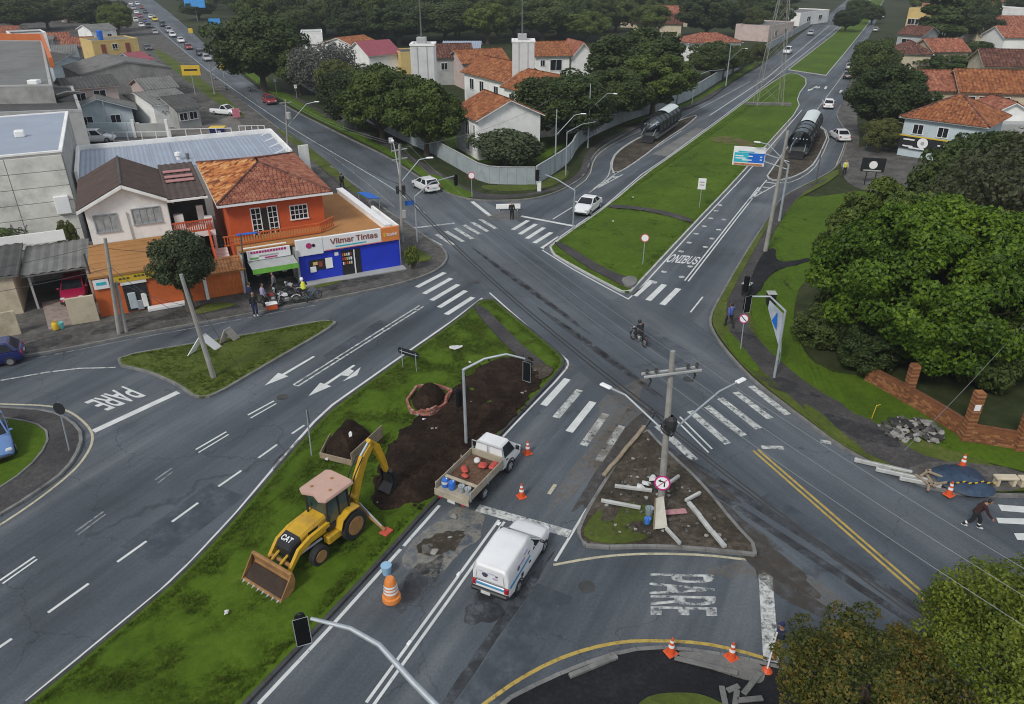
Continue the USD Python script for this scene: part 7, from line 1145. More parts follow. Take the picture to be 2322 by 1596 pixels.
def person(label, loc, rz, top, legs, pose='stand', shoes=SHOE, hat=None, vest=None, lean=0.0, band=False):
    """Faces +x. Joints are laid out for the pose; the body is one skin surface and the clothes are its children."""
    t = Thing('person', label, 'person', loc, rz); V = np.array
    hip, kn, an, st = 0.92, 0.50, 0.08, {'stand': 0.05, 'walk': 0.34, 'ride': 0.0}[pose]; ly = 0.10
    if pose == 'ride':
        pel = V([-0.22, 0, 0.90]); H_ = [V([-0.2, s * 0.1, 0.88]) for s in (1, -1)]; K = [V([0.18, s * 0.22, 0.72]) for s in (1, -1)]; A = [V([-0.05, s * 0.2, 0.34]) for s in (1, -1)]; lean = lean or 0.35
    else:
        pel = V([0, 0, hip + 0.04]); H_ = [V([0, s * ly, hip]) for s in (1, -1)]; K = [V([0.10 + st * 0.5, ly, kn]), V([0.06 - st * 0.35, -ly, kn])]; A = [V([st * 0.85, ly * 1.0, an]), V([-st * 1.05, -ly, an + (0.10 if pose == 'walk' else 0)])]
    F_ = [a + V([0.16, 0, -0.045]) for a in A]; up = V([math.sin(lean), 0, math.cos(lean)]); fw = V([math.cos(lean), 0, -math.sin(lean)])
    ch, nk, hd = pel + up * 0.36, pel + up * 0.54, pel + up * 0.70 + fw * 0.03; Sh = [pel + up * 0.47 + V([0, s * 0.19, 0]) for s in (1, -1)]
    if pose == 'ride': El = [V([0.05, s * 0.30, 1.10]) for s in (1, -1)]; Ha = [V([0.32, s * 0.33, 1.04]) for s in (1, -1)]
    else: sw = (-1, 1) if pose == 'walk' else (0.15, -0.1); El = [s + V([0.10 * k * 1.6, 0.06 * q, -0.27]) for s, k, q in zip(Sh, sw, (1, -1))]; Ha = [e + V([0.10 + 0.10 * k, 0.0, -0.21]) for e, k in zip(El, sw)]
    bones = [((pel, 0.135), (ch, 0.145)), ((ch, 0.145), (nk - up * 0.06, 0.10)), ((nk - up * 0.05, 0.058), (nk + up * 0.06, 0.055)), ((hd - up * 0.05 + fw * 0.02, 0.075), (hd + up * 0.03, 0.092)), ((hd + fw * 0.085 - up * 0.01, 0.016), (hd + fw * 0.10 - up * 0.03, 0.016))]
    for s in (0, 1):
        bones += [((Sh[s], 0.062), (El[s], 0.044)), ((El[s], 0.043), (Ha[s], 0.030)), ((H_[s], 0.092), (K[s], 0.062)), ((K[s], 0.060), (A[s], 0.042)), ((A[s], 0.042), (F_[s], 0.034)), ((ch, 0.10), (Sh[s], 0.062))]
        d = (Ha[s] - El[s]) / np.linalg.norm(Ha[s] - El[s]); sd = np.cross(d, [0, 0, 1.0] if pose == 'ride' else [0, 1.0, 0]); sd /= np.linalg.norm(sd); pm_ = Ha[s] + d * 0.07; bones += [((Ha[s], 0.028), (pm_, 0.034))]
        for k, l in zip((-1.5, -0.5, 0.5, 1.5), (0.055, 0.068, 0.066, 0.05)): bones.append(((pm_ + sd * k * 0.019, 0.010), (pm_ + sd * k * 0.021 + d * l - [0, 0, 0.012], 0.008)))
        bones.append(((Ha[s] + sd * 0.03, 0.012), (pm_ + sd * 0.055, 0.009))); bones += [((hd + V([0, (1, -1)[s] * 0.09, 0]) - up * 0.01, 0.014), (hd + V([-0.01, (1, -1)[s] * 0.097, 0]) + up * 0.02, 0.012))]
    b = t.part('body', capsules(bones, 0.035, 4), SKIN, smooth=True); E = 0.016
    sh = [((pel + up * 0.02, 0.14 + E), (ch, 0.15 + E)), ((ch, 0.15 + E), (nk - up * 0.09, 0.10 + E))]
    for s in (0, 1): sh += [((ch, 0.10 + E), (Sh[s], 0.062 + E)), ((Sh[s], 0.062 + E), (El[s], 0.05 + E)), ((El[s], 0.05 + E), (El[s] + (Ha[s] - El[s]) * 0.85, 0.036 + E))]
    t.part('shirt', capsules(sh), CL[top], parent=b, smooth=True); tr = [((pel - up * 0.03, 0.135 + E), (pel + up * 0.05, 0.13 + E))]
    for s in (0, 1): tr += [((pel, 0.12 + E), (H_[s], 0.092 + E)), ((H_[s], 0.095 + E), (K[s], 0.066 + E)), ((K[s], 0.066 + E), (A[s] + (K[s] - A[s]) * 0.08, 0.052 + E))]
    t.part('trousers', capsules(tr), CL[legs], parent=b, smooth=True)
    for s in (0, 1): t.part('shoe', capsules([((A[s] - [0.02, 0, 0.02], 0.050), (F_[s], 0.044))]), shoes, parent=b, smooth=True)
    if band:
        for s in (0, 1): t.part('reflective_band', capsules([((A[s] + (K[s] - A[s]) * 0.36, 0.076), (A[s] + (K[s] - A[s]) * 0.46, 0.078))]), WHITEP, parent=b, smooth=True)
    if vest: t.part('vest', capsules([((pel + up * 0.06, 0.165 + E), (ch, 0.165 + E)), ((ch, 0.165 + E), (nk - up * 0.10, 0.11 + E))]), CL[vest], parent=b, smooth=True)
    if hat == 'helmet' or hat == 'helmet_white': t.part('helmet', capsules([((hd - up * 0.02, 0.125), (hd + up * 0.035, 0.125))]), BLACK if hat == 'helmet' else WHITEP, parent=b, smooth=True)
    elif hat: t.part('cap', capsules([((hd + up * 0.05, 0.098), (hd + up * 0.06 - fw * 0.01, 0.096)), ((hd + up * 0.05 + fw * 0.08, 0.03), (hd + up * 0.045 + fw * 0.15, 0.02))]), CL[hat], parent=b, smooth=True)
    else: t.part('hair', capsules([((hd + up * 0.035 - fw * 0.025, 0.094), (hd + up * 0.0 - fw * 0.03, 0.09))]), HAIR, parent=b, smooth=True)
    return t
person('stooping worker in dark clothes with reflective leg bands stepping onto crosswalk', P(2200, 1196), math.radians(-25), 'maroon', 'black', 'walk', SHOEW, lean=0.5, band=True)
person('worker in blue top and orange trousers beside foreground tree', P(1757, 1492, .13), math.radians(170), 'navy', 'orange', 'stand', hat='navy')
person('rider in black with helmet on motorcycle in the junction', MC1[0] + [0, 0, 0.0], MC1[1], 'black', 'black', 'ride', hat='helmet')
person('man in lilac shirt standing before the workshop motorcycles', P(600, 695, .14), math.radians(20), 'lilac', 'black', 'stand'); person('person in black standing at kerb left of lilac shirted man', P(580, 715, .14), math.radians(-60), 'black', 'navy', 'stand', SHOEW); person('person in dark clothes at workshop gate post', P(571, 692, .14), math.radians(40), 'navy', 'black', 'stand')
person('rider with white helmet and yellow vest beside workshop', P(690, 678, .15), math.radians(120), 'navy', 'black', 'ride', hat='helmet_white', vest='yellow'); person('mechanic in dark overalls under the green awning', P(625, 668, .14), math.radians(200), 'grey', 'black', 'stand')
person('pedestrian in black walking up the left pavement of cross road', P(777, 430, .13), B_UPL, 'black', 'black', 'walk'); person('person in yellow vest standing on pavement near black hoarding', P(1912, 398, .13), math.radians(-90), 'white', 'black', 'stand', vest='yellow'); person('dark clothed person waiting at far corner of the junction', P(1160, 498, 0.0), math.radians(-70), 'black', 'black', 'stand')
person('person in blue top walking on the right hand corner pavement', P(1652, 742, .25), math.radians(110), 'blue', 'black', 'walk')
# ------------------------------------------------------------------ poles, lamps, signals, signs
def base_top(base, top, z=0.13): b = P(base[0], base[1], z); return b, HT(b, top)
def lamp_arm(t, a, h, sag=0.5, r=0.045, m=GALV, head=True):
    """A bracket from a to the lamp at h (thing's own coordinates), bending level at its end."""
    a, h = np.array(a, float), np.array(h, float); d = h - a; k = a + d * 0.72 + [0, 0, abs(d[2]) * 0.16 + 0.12]
    t.part('bracket', MB().tube([a, a + (k - a) * 0.5, k, h], r, 7), m); L = np.array([d[0], d[1], 0.0]); L /= np.linalg.norm(L)
    if head: t.part('lamp_head', MB().rbox(h + L * 0.22, (0.62, 0.26, 0.12), 0.05, math.atan2(L[1], L[0])), WHITEP)
def pole(name, label, cat, base, top, r0=0.15, r1=0.10, m=CONC, z=0.13, toppx=None, n=10):
    b, H = base_top(base, top, z); t = Thing(name, label, cat, b); tip = np.array([0, 0, H])
    if toppx is not None: tip = P(toppx[0], toppx[1], z + H) - b
    t.part('pole', MB().tube([(0, 0, -0.2), tip], [r0, r1], n), m); t.tip, t.H, t.b = tip, H, b; return t
def rel(t, px, py, z): return P(px, py, t.b[2] + z) - t.b
# near utility pole on the dug-up island
up_ = pole('utility_pole', 'tall concrete utility pole with double crossarm on dug-up island', 'utility pole', (1497, 1152), 796, 0.17, 0.11, toppx=(1525, 796))
zc = up_.H - 0.95; cA, cB = rel(up_, 1462, 851, zc), rel(up_, 1582, 836, zc); d = (cB - cA) / np.linalg.norm(cB - cA); n_ = np.array([-d[1], d[0], 0])
for s in (-1, 1): up_.part('crossarm', MB().rbox((cA + cB) / 2 + n_ * 0.14 * s, (np.linalg.norm(cB - cA) + 0.2, 0.09, 0.11), 0.02, math.atan2(d[1], d[0])), PLG)
INS = mat('insulator_brown', (0.035, 0.03, 0.03), 0.35)
ends = []
for k in (0.03, 0.2, 0.8, 0.97):
    p = cA + (cB - cA) * k; up_.part('insulator', MB().lathe([(0, 0.02), (0.07, 0.04), (0.05, 0.1), (0.09, 0.13), (0.05, 0.18), (0.07, 0.22), (0, 0.27)], 9, p + [0, 0, 0.05]), INS); ends.append(up_.b + p + [0, 0, 0.3])
for k in (0.08, 0.92): p = cA + (cB - cA) * k; up_.part('fuse_cutout', MB().tube([p + [0, 0, -0.05], p + d * 0.1 + [0, 0, -0.3], p + [0, 0, -0.55]], 0.045, 6), INS)
tp = lambda z: up_.tip * (z / up_.H)
za = up_.H * 0.55; up_.part('cable_bundle', MB().lathe([(0.1, -0.45), (0.26, -0.3), (0.3, 0.0), (0.26, 0.25), (0.1, 0.4)], 9, tp(za) + [0.12, -0.1, 0.2]).tube([tp(za) + [0.3 * math.cos(a * 1.1), -0.2 + 0.12 * math.sin(a * 2.3), 0.3 * math.sin(a)] for a in np.linspace(0, 12, 26)], 0.03, 5), WIRE)
lamp_arm(up_, tp(za - 0.35), rel(up_, 1382, 879, za + 0.55)); lamp_arm(up_, tp(za - 0.5), rel(up_, 1672, 866, za + 0.45))
up_.part('drop_cable', MB().tube([rel(up_, 1465, 968, 0.1), rel(up_, 1478, 950, 1.4), rel(up_, 1484, 935, 2.6), tp(za)], 0.035, 6), WIRE)
def disc_sign(t, c, nrm, r, face, rim=None, thick=0.02, octagon=False):
    nrm = np.array(nrm, float); nrm /= np.linalg.norm(nrm); n = 8 if octagon else 20
    t.part('sign_plate', MB().cyl(np.array(c), np.array(c) + nrm * thick, r, n=n), rim or face)
    if rim: t.part('sign_face', MB().cyl(np.array(c) + nrm * thick, np.array(c) + nrm * (thick + 0.006), r * 0.80, n=n), face)
MAGR = mat('faded_red_rim', (0.42, 0.02, 0.17), 0.5, 0.1, 4); REDR = mat('sign_red', (0.50, 0.03, 0.05), 0.5, 0.1, 4)
to_cam = lambda b: (_C - b) * [1, 1, 0.25]
s = Thing('no_turn_sign', 'round red rimmed no-turn sign on the utility pole foot', 'traffic sign', up_.b + tp(1.55)); nn = to_cam(s.loc); nn = nn / np.linalg.norm(nn); disc_sign(s, nn * 0.2, nn, 0.36, WHITEP, MAGR)
ex = np.cross([0, 0, 1], nn); ex /= np.linalg.norm(ex); ey = np.cross(nn, ex); o = nn * 0.235
s.part('arrow_symbol', MB().tube([o + ex * 0.1 - ey * 0.16, o + ex * 0.1 + ey * 0.06, o - ex * 0.1 + ey * 0.1], 0.03, 4).hull([o - ex * 0.08 + ey * 0.02, o - ex * 0.08 + ey * 0.18, o - ex * 0.2 + ey * 0.1, o + nn * 0.01 - ex * 0.1 + ey * 0.1]), BLACK); s.part('prohibition_bar', MB().tube([o + ex * 0.2 + ey * 0.2, o - ex * 0.2 - ey * 0.2], 0.022, 4), MAGR)
# the other poles
mp = pole('utility_pole', 'concrete corner pole with lamp brackets beside the paint shop', 'utility pole', (912, 548), 328, 0.16, 0.10, toppx=(905, 328)); lamp_arm(mp, mp.tip * 0.62, rel(mp, 968, 358, mp.H * 0.86)); lamp_arm(mp, mp.tip * 0.62, rel(mp, 890, 320, mp.H * 0.86), head=True)
for z in (0.95, 0.86): mp.part('crossarm', MB().rbox(mp.tip * z, (1.5, 0.09, 0.1), 0.02, math.radians(40)), PLG)
mp.part('cable_box', MB().rbox(mp.tip * 0.30 + [0.25, -0.1, 0], (0.35, 0.25, 0.7), 0.03), PLG); mp.part('signal_box', MB().rbox(mp.tip * 0.55 + [0.25, 0, 0], (0.28, 0.3, 0.8), 0.03), BLACK); mp.part('signal_box', MB().rbox(mp.tip * 0.55 - [0.28, 0, 0], (0.22, 0.3, 0.7), 0.03), BLACK)
p3 = pole('utility_pole', 'concrete pole with transformer beside the warehouse end', 'utility pole', (652, 338), 226, 0.15, 0.09, toppx=(647, 226)); lamp_arm(p3, p3.tip * 0.45, rel(p3, 714, 231, p3.H * 0.95)); p3.part('transformer', MB().lathe([(0, 0), (0.3, 0.02), (0.3, 0.75), (0.2, 0.85), (0, 0.85)], 10, p3.tip * 0.62 + [0.4, -0.1, 0]), PLG); p3.part('crossarm', MB().rbox(p3.tip * 0.94, (1.6, 0.1, 0.1), 0.02, 0.6), PLG)
p4 = pole('utility_pole', 'lamp pole beside far cross road near yellow board', 'utility pole', (487, 215), 140, 0.14, 0.09); lamp_arm(p4, p4.tip * 0.7, rel(p4, 528, 126, p4.H * 1.15))
p5 = pole('utility_pole', 'leaning concrete pole on the left triangular island', 'utility pole', (485, 856), 622, 0.16, 0.10, toppx=(410, 622)); p5.part('stay_wire', MB().tube([p5.tip * 0.92, (1.3, 0.9, 0.0)], 0.012, 4), WIRE)
p6 = pole('utility_pole', 'tall grey pole at kerb in front of the orange annex', 'utility pole', (270, 756), 540, 0.15, 0.10, toppx=(238, 540)); p6b = pole('utility_pole', 'shorter grey prop pole beside the taller one before orange annex', 'utility pole', (286, 752), 640, 0.13, 0.10, toppx=(262, 640))
p7 = pole('utility_pole', 'stout pale concrete pole on right grass strip beside footpath', 'utility pole', (1734, 572), 300, 0.19, 0.11, toppx=(1786, 296))
p8 = pole('wall_pole', 'slim grey pole at shop terrace edge near motorcycle sign', 'pole', (560, 668), 532, 0.07, 0.05, toppx=(545, 530), m=mat('pole_dark_grey2', (0.08, 0.08, 0.085), 0.7)); p9 = pole('wall_pole', 'dark pole left of the orange annex beside the garage', 'pole', (228, 700), 560, 0.08, 0.06, toppx=(190, 575), m=mats['pole_dark_grey2'])
for base, top, lab, arm in [((1258, 392), 248, 'grey pole behind panel wall corner with lamp', (1318, 258)), ((1332, 335), 190, 'thin pole behind panel wall with small lamp', (1392, 212)), ((1532, 253), 166, 'pole beside white walled building at avenue wall', None), ((1645, 195), 98, 'pole at end of the blue-grey wall', (1690, 110)), ((1957, 168), 96, 'pale lamp pole among avenue trees', None)]:
    t = pole('street_pole', lab, 'pole', base, top, 0.11, 0.06, m=GALV if arm else CONC)
    if arm: lamp_arm(t, t.tip * 0.6, rel(t, arm[0], arm[1], t.H * 0.93))
for base, top, lab, arm in [((1282, 398), 300, 'galvanised lamp post with sign bracket at fence corner', (1352, 276)), ((1568, 238), 172, 'galvanised lamp post with long bracket beside avenue wall', (1640, 158)), ((1848, 418), 338, 'dark lamp post at edge of bypass lane by right bus stop', None)]:
    t = pole('lamp_post', lab, 'lamp post', base, top, 0.07, 0.05, m=GALV if arm else mats['pole_dark_grey2'])
    if arm: e = rel(t, arm[0], arm[1], t.H * 1.0 + 0.3); t.part('bracket', MB().tube([t.tip, t.tip + (e - t.tip) * 0.5 + [0, 0, 0.3], e], 0.045, 6), GALV); t.part('bracket_box', MB().rbox(e, (0.5, 0.25, 0.45), 0.04), BLACK)
t = Thing('lattice_pylon', 'slender steel lattice pylon standing on slab of the grass median', 'pylon', P(1740, 238, 0.4)); LV = [(2.1 - 1.6 * min(z / 19.0, 1.0), z) for z in (0, 3.5, 6.8, 9.8, 12.4, 14.8, 17, 19, 22, 26)]; c4 = lambda w, z: [np.array([x * w, y * w * 0.6, z]) for x, y in ((-1, -1), (1, -1), (1, 1), (-1, 1))]
for i in range(4): t.part('leg', MB().tube([c4(*q)[i] for q in LV], 0.05, 4), CONC)
for (w0, z0), (w1, z1) in zip(LV[:-1], LV[1:]):
    m = MB(); a, b = c4(w0, z0), c4(w1, z1); [m.cyl(a[i], b[(i + 1) % 4], 0.022, n=4).cyl(a[(i + 1) % 4], b[i], 0.022, n=4) for i in range(4)]; t.part('bracing', m, CONC)
# --- traffic signals
MATB = mat('matt_black', (0.008, 0.009, 0.010), 0.95, 0.3, 4, spec=0.1); LENS = [mat('lens_red', (0.10, 0.01, 0.01), 0.3), mat('lens_amber', (0.12, 0.06, 0.01), 0.3), mat('lens_green', (0.01, 0.07, 0.03), 0.3)]
def signal_head(t, c, face, back=True):
    """Three lens housing on a framed backboard, facing the direction given."""
    R = frame_x(face); f = R[:, 0]; s_ = R[:, 1]; c = np.array(c, float); rz_ = math.atan2(f[1], f[0])
    h = t.part('signal_head', MB().rbox(c, (0.22, 0.30, 0.98), 0.05, rz_), MATB)
    if back: t.part('backboard', MB().rbox(c - f * 0.12, (0.03, 0.42, 1.05), 0.01, rz_), MATB, parent=h); e = c - f * 0.14; t.part('backboard_rim', MB().tube([e + s_ * a * 0.21 + [0, 0, b * 0.525] for a, b in ((-1, -1), (1, -1), (1, 1), (-1, 1), (-1, -1))], 0.012, 4), GALV, parent=h)
    for k in range(3): q = c + f * 0.11 + [0, 0, 0.31 - 0.31 * k]; t.part('lens', MB().cyl(q, q + f * 0.02, 0.11, n=12), LENS[k], parent=h); t.part('visor', MB().tube([q + f * 0.1 + s_ * 0.125 * math.cos(a) + [0, 0, 0.125 * math.sin(a)] for a in np.linspace(0, math.pi, 7)], 0.03, 4), BLACK, parent=h)
t1 = pole('traffic_signal', 'grey traffic signal with curved arm over turned soil on median', 'traffic light', (1057, 1010), 838, 0.085, 0.07, m=GALV, toppx=(1050, 838)); e = rel(t1, 1190, 832, t1.H + 0.25)
t1.part('arm', MB().tube([t1.tip, t1.tip + (e - t1.tip) * 0.35 + [0, 0, 0.55], t1.tip + (e - t1.tip) * 0.7 + [0, 0, 0.75], e + [0, 0, 0.45]], [0.07, 0.06, 0.055, 0.045], 8), GALV, smooth=60); signal_head(t1, rel(t1, 1197, 841, t1.H + 0.05), (0.55, 0.85, -0.1)); signal_head(t1, t1.tip * 0.62 + [-0.28, 0.1, 0], (-0.7, 0.7, 0), False)
b = P(1010, 1640, 0.13); t2 = Thing('traffic_signal', 'pale grey signal arm reaching in from bottom edge over the lane', 'traffic light', b); zt = 5.0; pts = [P(1010, 1640, 0.13) * [1, 1, 0], P(1000, 1612, zt - 0.4), P(935, 1545, zt), P(860, 1462, zt + 0.55), P(795, 1425, zt + 0.75), P(705, 1402, zt + 0.8)]
t2.part('arm', MB().tube(smooth3 := [p - b for p in pts[1:]], [0.10, 0.09, 0.08, 0.07, 0.055], 9), GALV, smooth=70); t2.part('pole', MB().tube([(pts[1] - b) * [1, 1, 0], pts[1] - b], 0.11, 9), GALV); signal_head(t2, P(684, 1425, zt + 0.4) - b, (-0.35, 0.9, -0.1))
t3 = pole('traffic_signal', 'traffic signal on the upper median corner with straight arm', 'traffic light', (1298, 522), 430, 0.07, 0.06, m=GALV, toppx=(1303, 432)); e = rel(t3, 1236, 396, t3.H + 0.7); t3.part('arm', MB().tube([t3.tip, t3.tip + (e - t3.tip) * 0.6 + [0, 0, 0.15], e], [0.06, 0.05, 0.045], 7), GALV); signal_head(t3, rel(t3, 1219, 397, t3.H + 0.5), (0.5, 0.85, 0))
t4 = pole('traffic_signal', 'traffic signal with curved arm and banner on right corner', 'traffic light', (1755, 855), 705, 0.08, 0.07, m=GALV, z=0.25, toppx=(1780, 705)); e = rel(t4, 1706, 672, t4.H + 0.5); t4.part('arm', MB().tube([t4.tip, t4.tip + (e - t4.tip) * 0.5 + [0, 0, 0.45], e], [0.065, 0.055, 0.045], 8), GALV); signal_head(t4, rel(t4, 1692, 688, t4.H + 0.1), (-0.3, 0.9, 0)); signal_head(t4, rel(t4, 1700, 665, t4.H + 0.45) + [0, 0.9, 0.2], (0.8, 0.5, 0), False)
t5 = pole('traffic_signal', 'traffic signal on shop corner with arm towards cross road', 'traffic light', (946, 548), 446, 0.07, 0.06, m=GALV); e = rel(t5, 1033, 398, t5.H + 1.2); t5.part('arm', MB().tube([t5.tip, t5.tip + (e - t5.tip) * 0.4 + [0, 0, 0.5], e], [0.06, 0.05, 0.04], 7), GALV); signal_head(t5, e + [0, 0, -0.4], (-0.5, 0.85, 0), False); t5.part('street_name_plate', MB().rbox(rel(t5, 930, 460, t5.H * 0.82), (0.9, 0.04, 0.42), 0.01, 0.3), SIGNB)
# banner flag on the right signal pole
fl = Thing('banner_flag', 'white and blue sail banner flag leaning on right traffic signal pole', 'banner', t4.b + [0.0, 0, 0]); q = [rel(t4, 1770, 800, 0.9), rel(t4, 1742, 700, 3.7), rel(t4, 1745, 682, 4.1), rel(t4, 1775, 712, 3.6)]; fl.part('cloth', MB().slab(q, 0.03), mat('banner_cloth', (0.45, 0.50, 0.55), 0.8, 0.15, 3)); fl.part('blue_motif', MB().slab([np.array(p) * 1.0 for p in (q[0] * .45 + q[1] * .4 + q[3] * .15 - [0, 0.03, 0], q[1] * .75 + q[0] * .25 - [0, .03, 0], q[3] * .6 + q[1] * .4 - [0, .03, 0])], 0.02), SIGNB); fl.part('mast', MB().tube([q[0] - [0, 0, 0.8], q[0], q[3], q[2]], 0.02, 5), GALV)
# --- road signs on posts
def post_sign(label, base, top, z, face, size, mats2, kind='disc', name='road_sign', post=GALV, lean=None):
    t = pole(name, label, 'traffic sign', base, top, 0.035, 0.03, post, z, toppx=lean, n=7); f = np.array(face, float); f /= np.linalg.norm(f)
    if kind == 'disc': disc_sign(t, t.tip - [0, 0, size] + f * 0.04, f, size, *mats2)
    elif kind == 'oct': disc_sign(t, t.tip - [0, 0, size] + f * 0.04, f, size, *mats2, octagon=True)
    else: t.part('sign_plate', MB().rbox(t.tip - [0, 0, size[1] / 2] + f * 0.05, (size[0], 0.03, size[1]), 0.01, math.atan2(f[1], f[0]) + math.pi / 2), mats2[0]); [t.part('sign_line', MB().box(t.tip - [0, 0, size[1] * k] + f * 0.075, (size[0] * 0.6, 0.012, size[1] * 0.1), math.atan2(f[1], f[0]) + math.pi / 2), mats2[1]) for k in (0.35, 0.6)] if len(mats2) > 1 else None
    return t
post_sign('black backed stop sign on the rounded left island', (156, 1020), 910, 0.15, (-0.2, -1, 0.1), 0.34, (SIGNK,), 'oct', lean=(131, 912)); post_sign('speed limit sign low on the near end of upper median', (1457, 598), 530, 0.25, to_cam(P(1457, 598)), 0.34, (WHITEP, REDR)); post_sign('tall white plate sign in middle of the upper median', (1585, 470), 404, 0.25, to_cam(P(1585, 470)), (0.75, 1.1), (WHITEP, PLG), 'plate')
post_sign('small pink faced round sign by the panel wall corner', (1070, 447), 390, 0.14, to_cam(P(1070, 447)), 0.36, (WHITEP, REDR)); post_sign('thin round sign seen edge-on beside median kerb', (706, 1032), 930, 0.2, (1, 0.35, 0), 0.34, (SIGNK,), lean=(695, 930))
ns = post_sign('round no-turn sign on right corner grass strip', (1679, 792), 712, 0.26, to_cam(P(1679, 792)), 0.30, (WHITEP, MAGR), lean=(1688, 712)); f = to_cam(P(1679, 792)); f = f / np.linalg.norm(f); ex = np.cross([0, 0, 1], f); ex /= np.linalg.norm(ex); o = ns.tip - [0, 0, 0.30] + f * 0.075; ns.part('prohibition_bar', MB().tube([o - ex * 0.17 + [0, 0, .17], o + ex * 0.17 - [0, 0, .17]], 0.03, 4), BLACK)
for base, top, lab in [((627, 212), 178, 'white plate sign under the largest street tree'), ((673, 222), 192, 'small white round sign on verge by grey tree'), ((779, 292), 264, 'white plate sign on verge under the nearest row trees'), ((888, 348), 312, 'small white round sign under the rightmost row trees')]: post_sign(lab, base, top, 0.14, to_cam(P(*base)), (0.5, 0.6), (WHITEP, PLG), 'plate')
t = Thing('long_sign', 'dark backed long rounded sign on two posts on lower median', 'traffic sign', P(932, 838, 0.2)); a, c_ = P(913, 832, 0.2) - t.loc, P(944, 842, 0.2) - t.loc
for q in (a, c_): t.part('post', MB().tube([q, q + [0, 0, 1.25]], 0.025, 6), GALV)
d = (c_ - a) / np.linalg.norm(c_ - a); t.part('sign_back', MB().hull([a - d * 0.12 + d * (0.16 * math.cos(x)) + [0, oy, 1.12 + 0.22 * math.sin(x)] for x in np.linspace(0, 6.28, 12) for oy in (0, 0.03)] + [c_ + d * 0.12 + d * (0.16 * math.cos(x)) + [0, oy, 1.12 + 0.22 * math.sin(x)] for x in np.linspace(0, 6.28, 12) for oy in (0, 0.03)]), SIGNK); t.part('rail', MB().tube([a - d * 0.15 + [0, -0.03, 1.12], c_ + d * 0.15 + [0, -0.03, 1.12]], 0.02, 5), GALV)
# the large direction sign on its gantry arm
gp_ = pole('direction_sign', 'large blue and white direction sign on long gantry arm over bus lane', 'traffic sign', (1766, 502), 372, 0.12, 0.09, m=GALV, z=0.2, toppx=(1788, 372)); z0 = gp_.H
q = [rel(gp_, 1659, 372, z0 - 0.7), rel(gp_, 1731, 377, z0 - 0.7)]; d = q[1] - q[0]; w_ = np.linalg.norm(d); d /= w_; rzs = math.atan2(d[1], d[0]); hgt = 1.75; mid = (q[0] + q[1]) / 2 + [0, 0, hgt / 2 - 0.05]
gp_.part('sign_panel', MB().rbox(mid, (w_, 0.08, hgt), 0.02, rzs), WHITEP); f = np.array([d[1], -d[0], 0])
gp_.part('blue_field', MB().box(mid + f * 0.05 + d * w_ * 0.23 - [0, 0, 0.12], (w_ * 0.50, 0.02, hgt * 0.50), rzs), SIGNB); gp_.part('cyan_field', MB().box(mid + f * 0.05 - d * w_ * 0.23 - [0, 0, 0.12], (w_ * 0.46, 0.02, hgt * 0.50), rzs), SIGNC); gp_.part('lower_strip', MB().box(mid + f * 0.05 - [0, 0, hgt * 0.42], (w_ * 0.9, 0.02, hgt * 0.10), rzs), mat('sign_rust', (0.42, 0.16, 0.07), 0.6))
for k, (u, v, l) in enumerate(((-0.3, 0.02, 0.25), (-0.26, -0.18, 0.32), (0.05, 0.02, 0.14), (-0.05, -0.32, 0.3), (-0.1, 0.40, 0.5), (0.38, 0.0, 0.06), (0.38, -0.25, 0.06))): gp_.part('sign_line', MB().box(mid + f * 0.065 + d * w_ * u + [0, 0, v * hgt * 0.6], (w_ * l, 0.01, 0.10), rzs), WHITEP if k != 4 else SIGNC)
for dz in (0.25, 0.95): gp_.part('gantry_arm', MB().tube([np.array([0, 0, z0 - 0.75 + dz]) + gp_.tip * [1, 1, 0] * 0.9, mid + d * w_ * 0.45 + [0, 0, dz - 0.6]], 0.05, 6), GALV)
lamp_arm(gp_, gp_.tip * 0.98, rel(gp_, 1722, 323, z0 + 1.6))
# hoardings
t = Thing('hoarding', 'black hoarding with white disc on forecourt posts at right', 'billboard', P(1974, 430, .14)); a, c_ = rel(ns, 0, 0, 0), 0; q0, q1 = P(1949, 388, 1.6) - t.loc, P(2003, 391, 1.6) - t.loc; d = q1 - q0; w_ = np.linalg.norm(d); d /= w_; rzs = math.atan2(d[1], d[0]); mid = (q0 + q1) / 2 + [0, 0, 0.75]; f = np.array([d[1], -d[0], 0])
t.part('board', MB().rbox(mid, (w_, 0.1, 1.5), 0.02, rzs), SIGNK); t.part('disc', MB().cyl(mid + f * 0.05, mid + f * 0.08, 0.42, n=18), PLW); t.part('strip', MB().box(mid + f * 0.06 - [0, 0, 0.6], (w_ * 0.75, 0.02, 0.14), rzs), PLG)
for k in (0.3, 0.7): p = q0 + d * w_ * k; t.part('post', MB().tube([(p[0], p[1], 0), p + [0, 0, 0.2]], 0.06, 6), BLACK)
def board(name, label, base, top, w_, h_, m, lines=True, rzs=0.15, z=0.13):
    t = pole(name, label, 'billboard', base, top, 0.08, 0.06, GALV, z); t.part('board', MB().rbox(t.tip - [0, 0, h_ / 2], (w_, 0.12, h_), 0.02, rzs), m)
    if lines: t.part('board_line', MB().box(t.tip - [0, 0.08, h_ * 0.45], (w_ * 0.7, 0.03, h_ * 0.16), rzs), SIGNK)
    return t
board('yellow_board', 'yellow board on pole beside the far cross road', (443, 215), 148, 3.2, 1.7, SIGNY, rzs=0.1); board('yellow_disc_board', 'yellow round-ish board on right verge of far cross road', (508, 175), 142, 1.1, 1.4, SIGNY, False); board('small_yellow_board', 'smaller yellow board further up the right verge', (434, 82), 64, 1.3, 1.4, SIGNY, False)
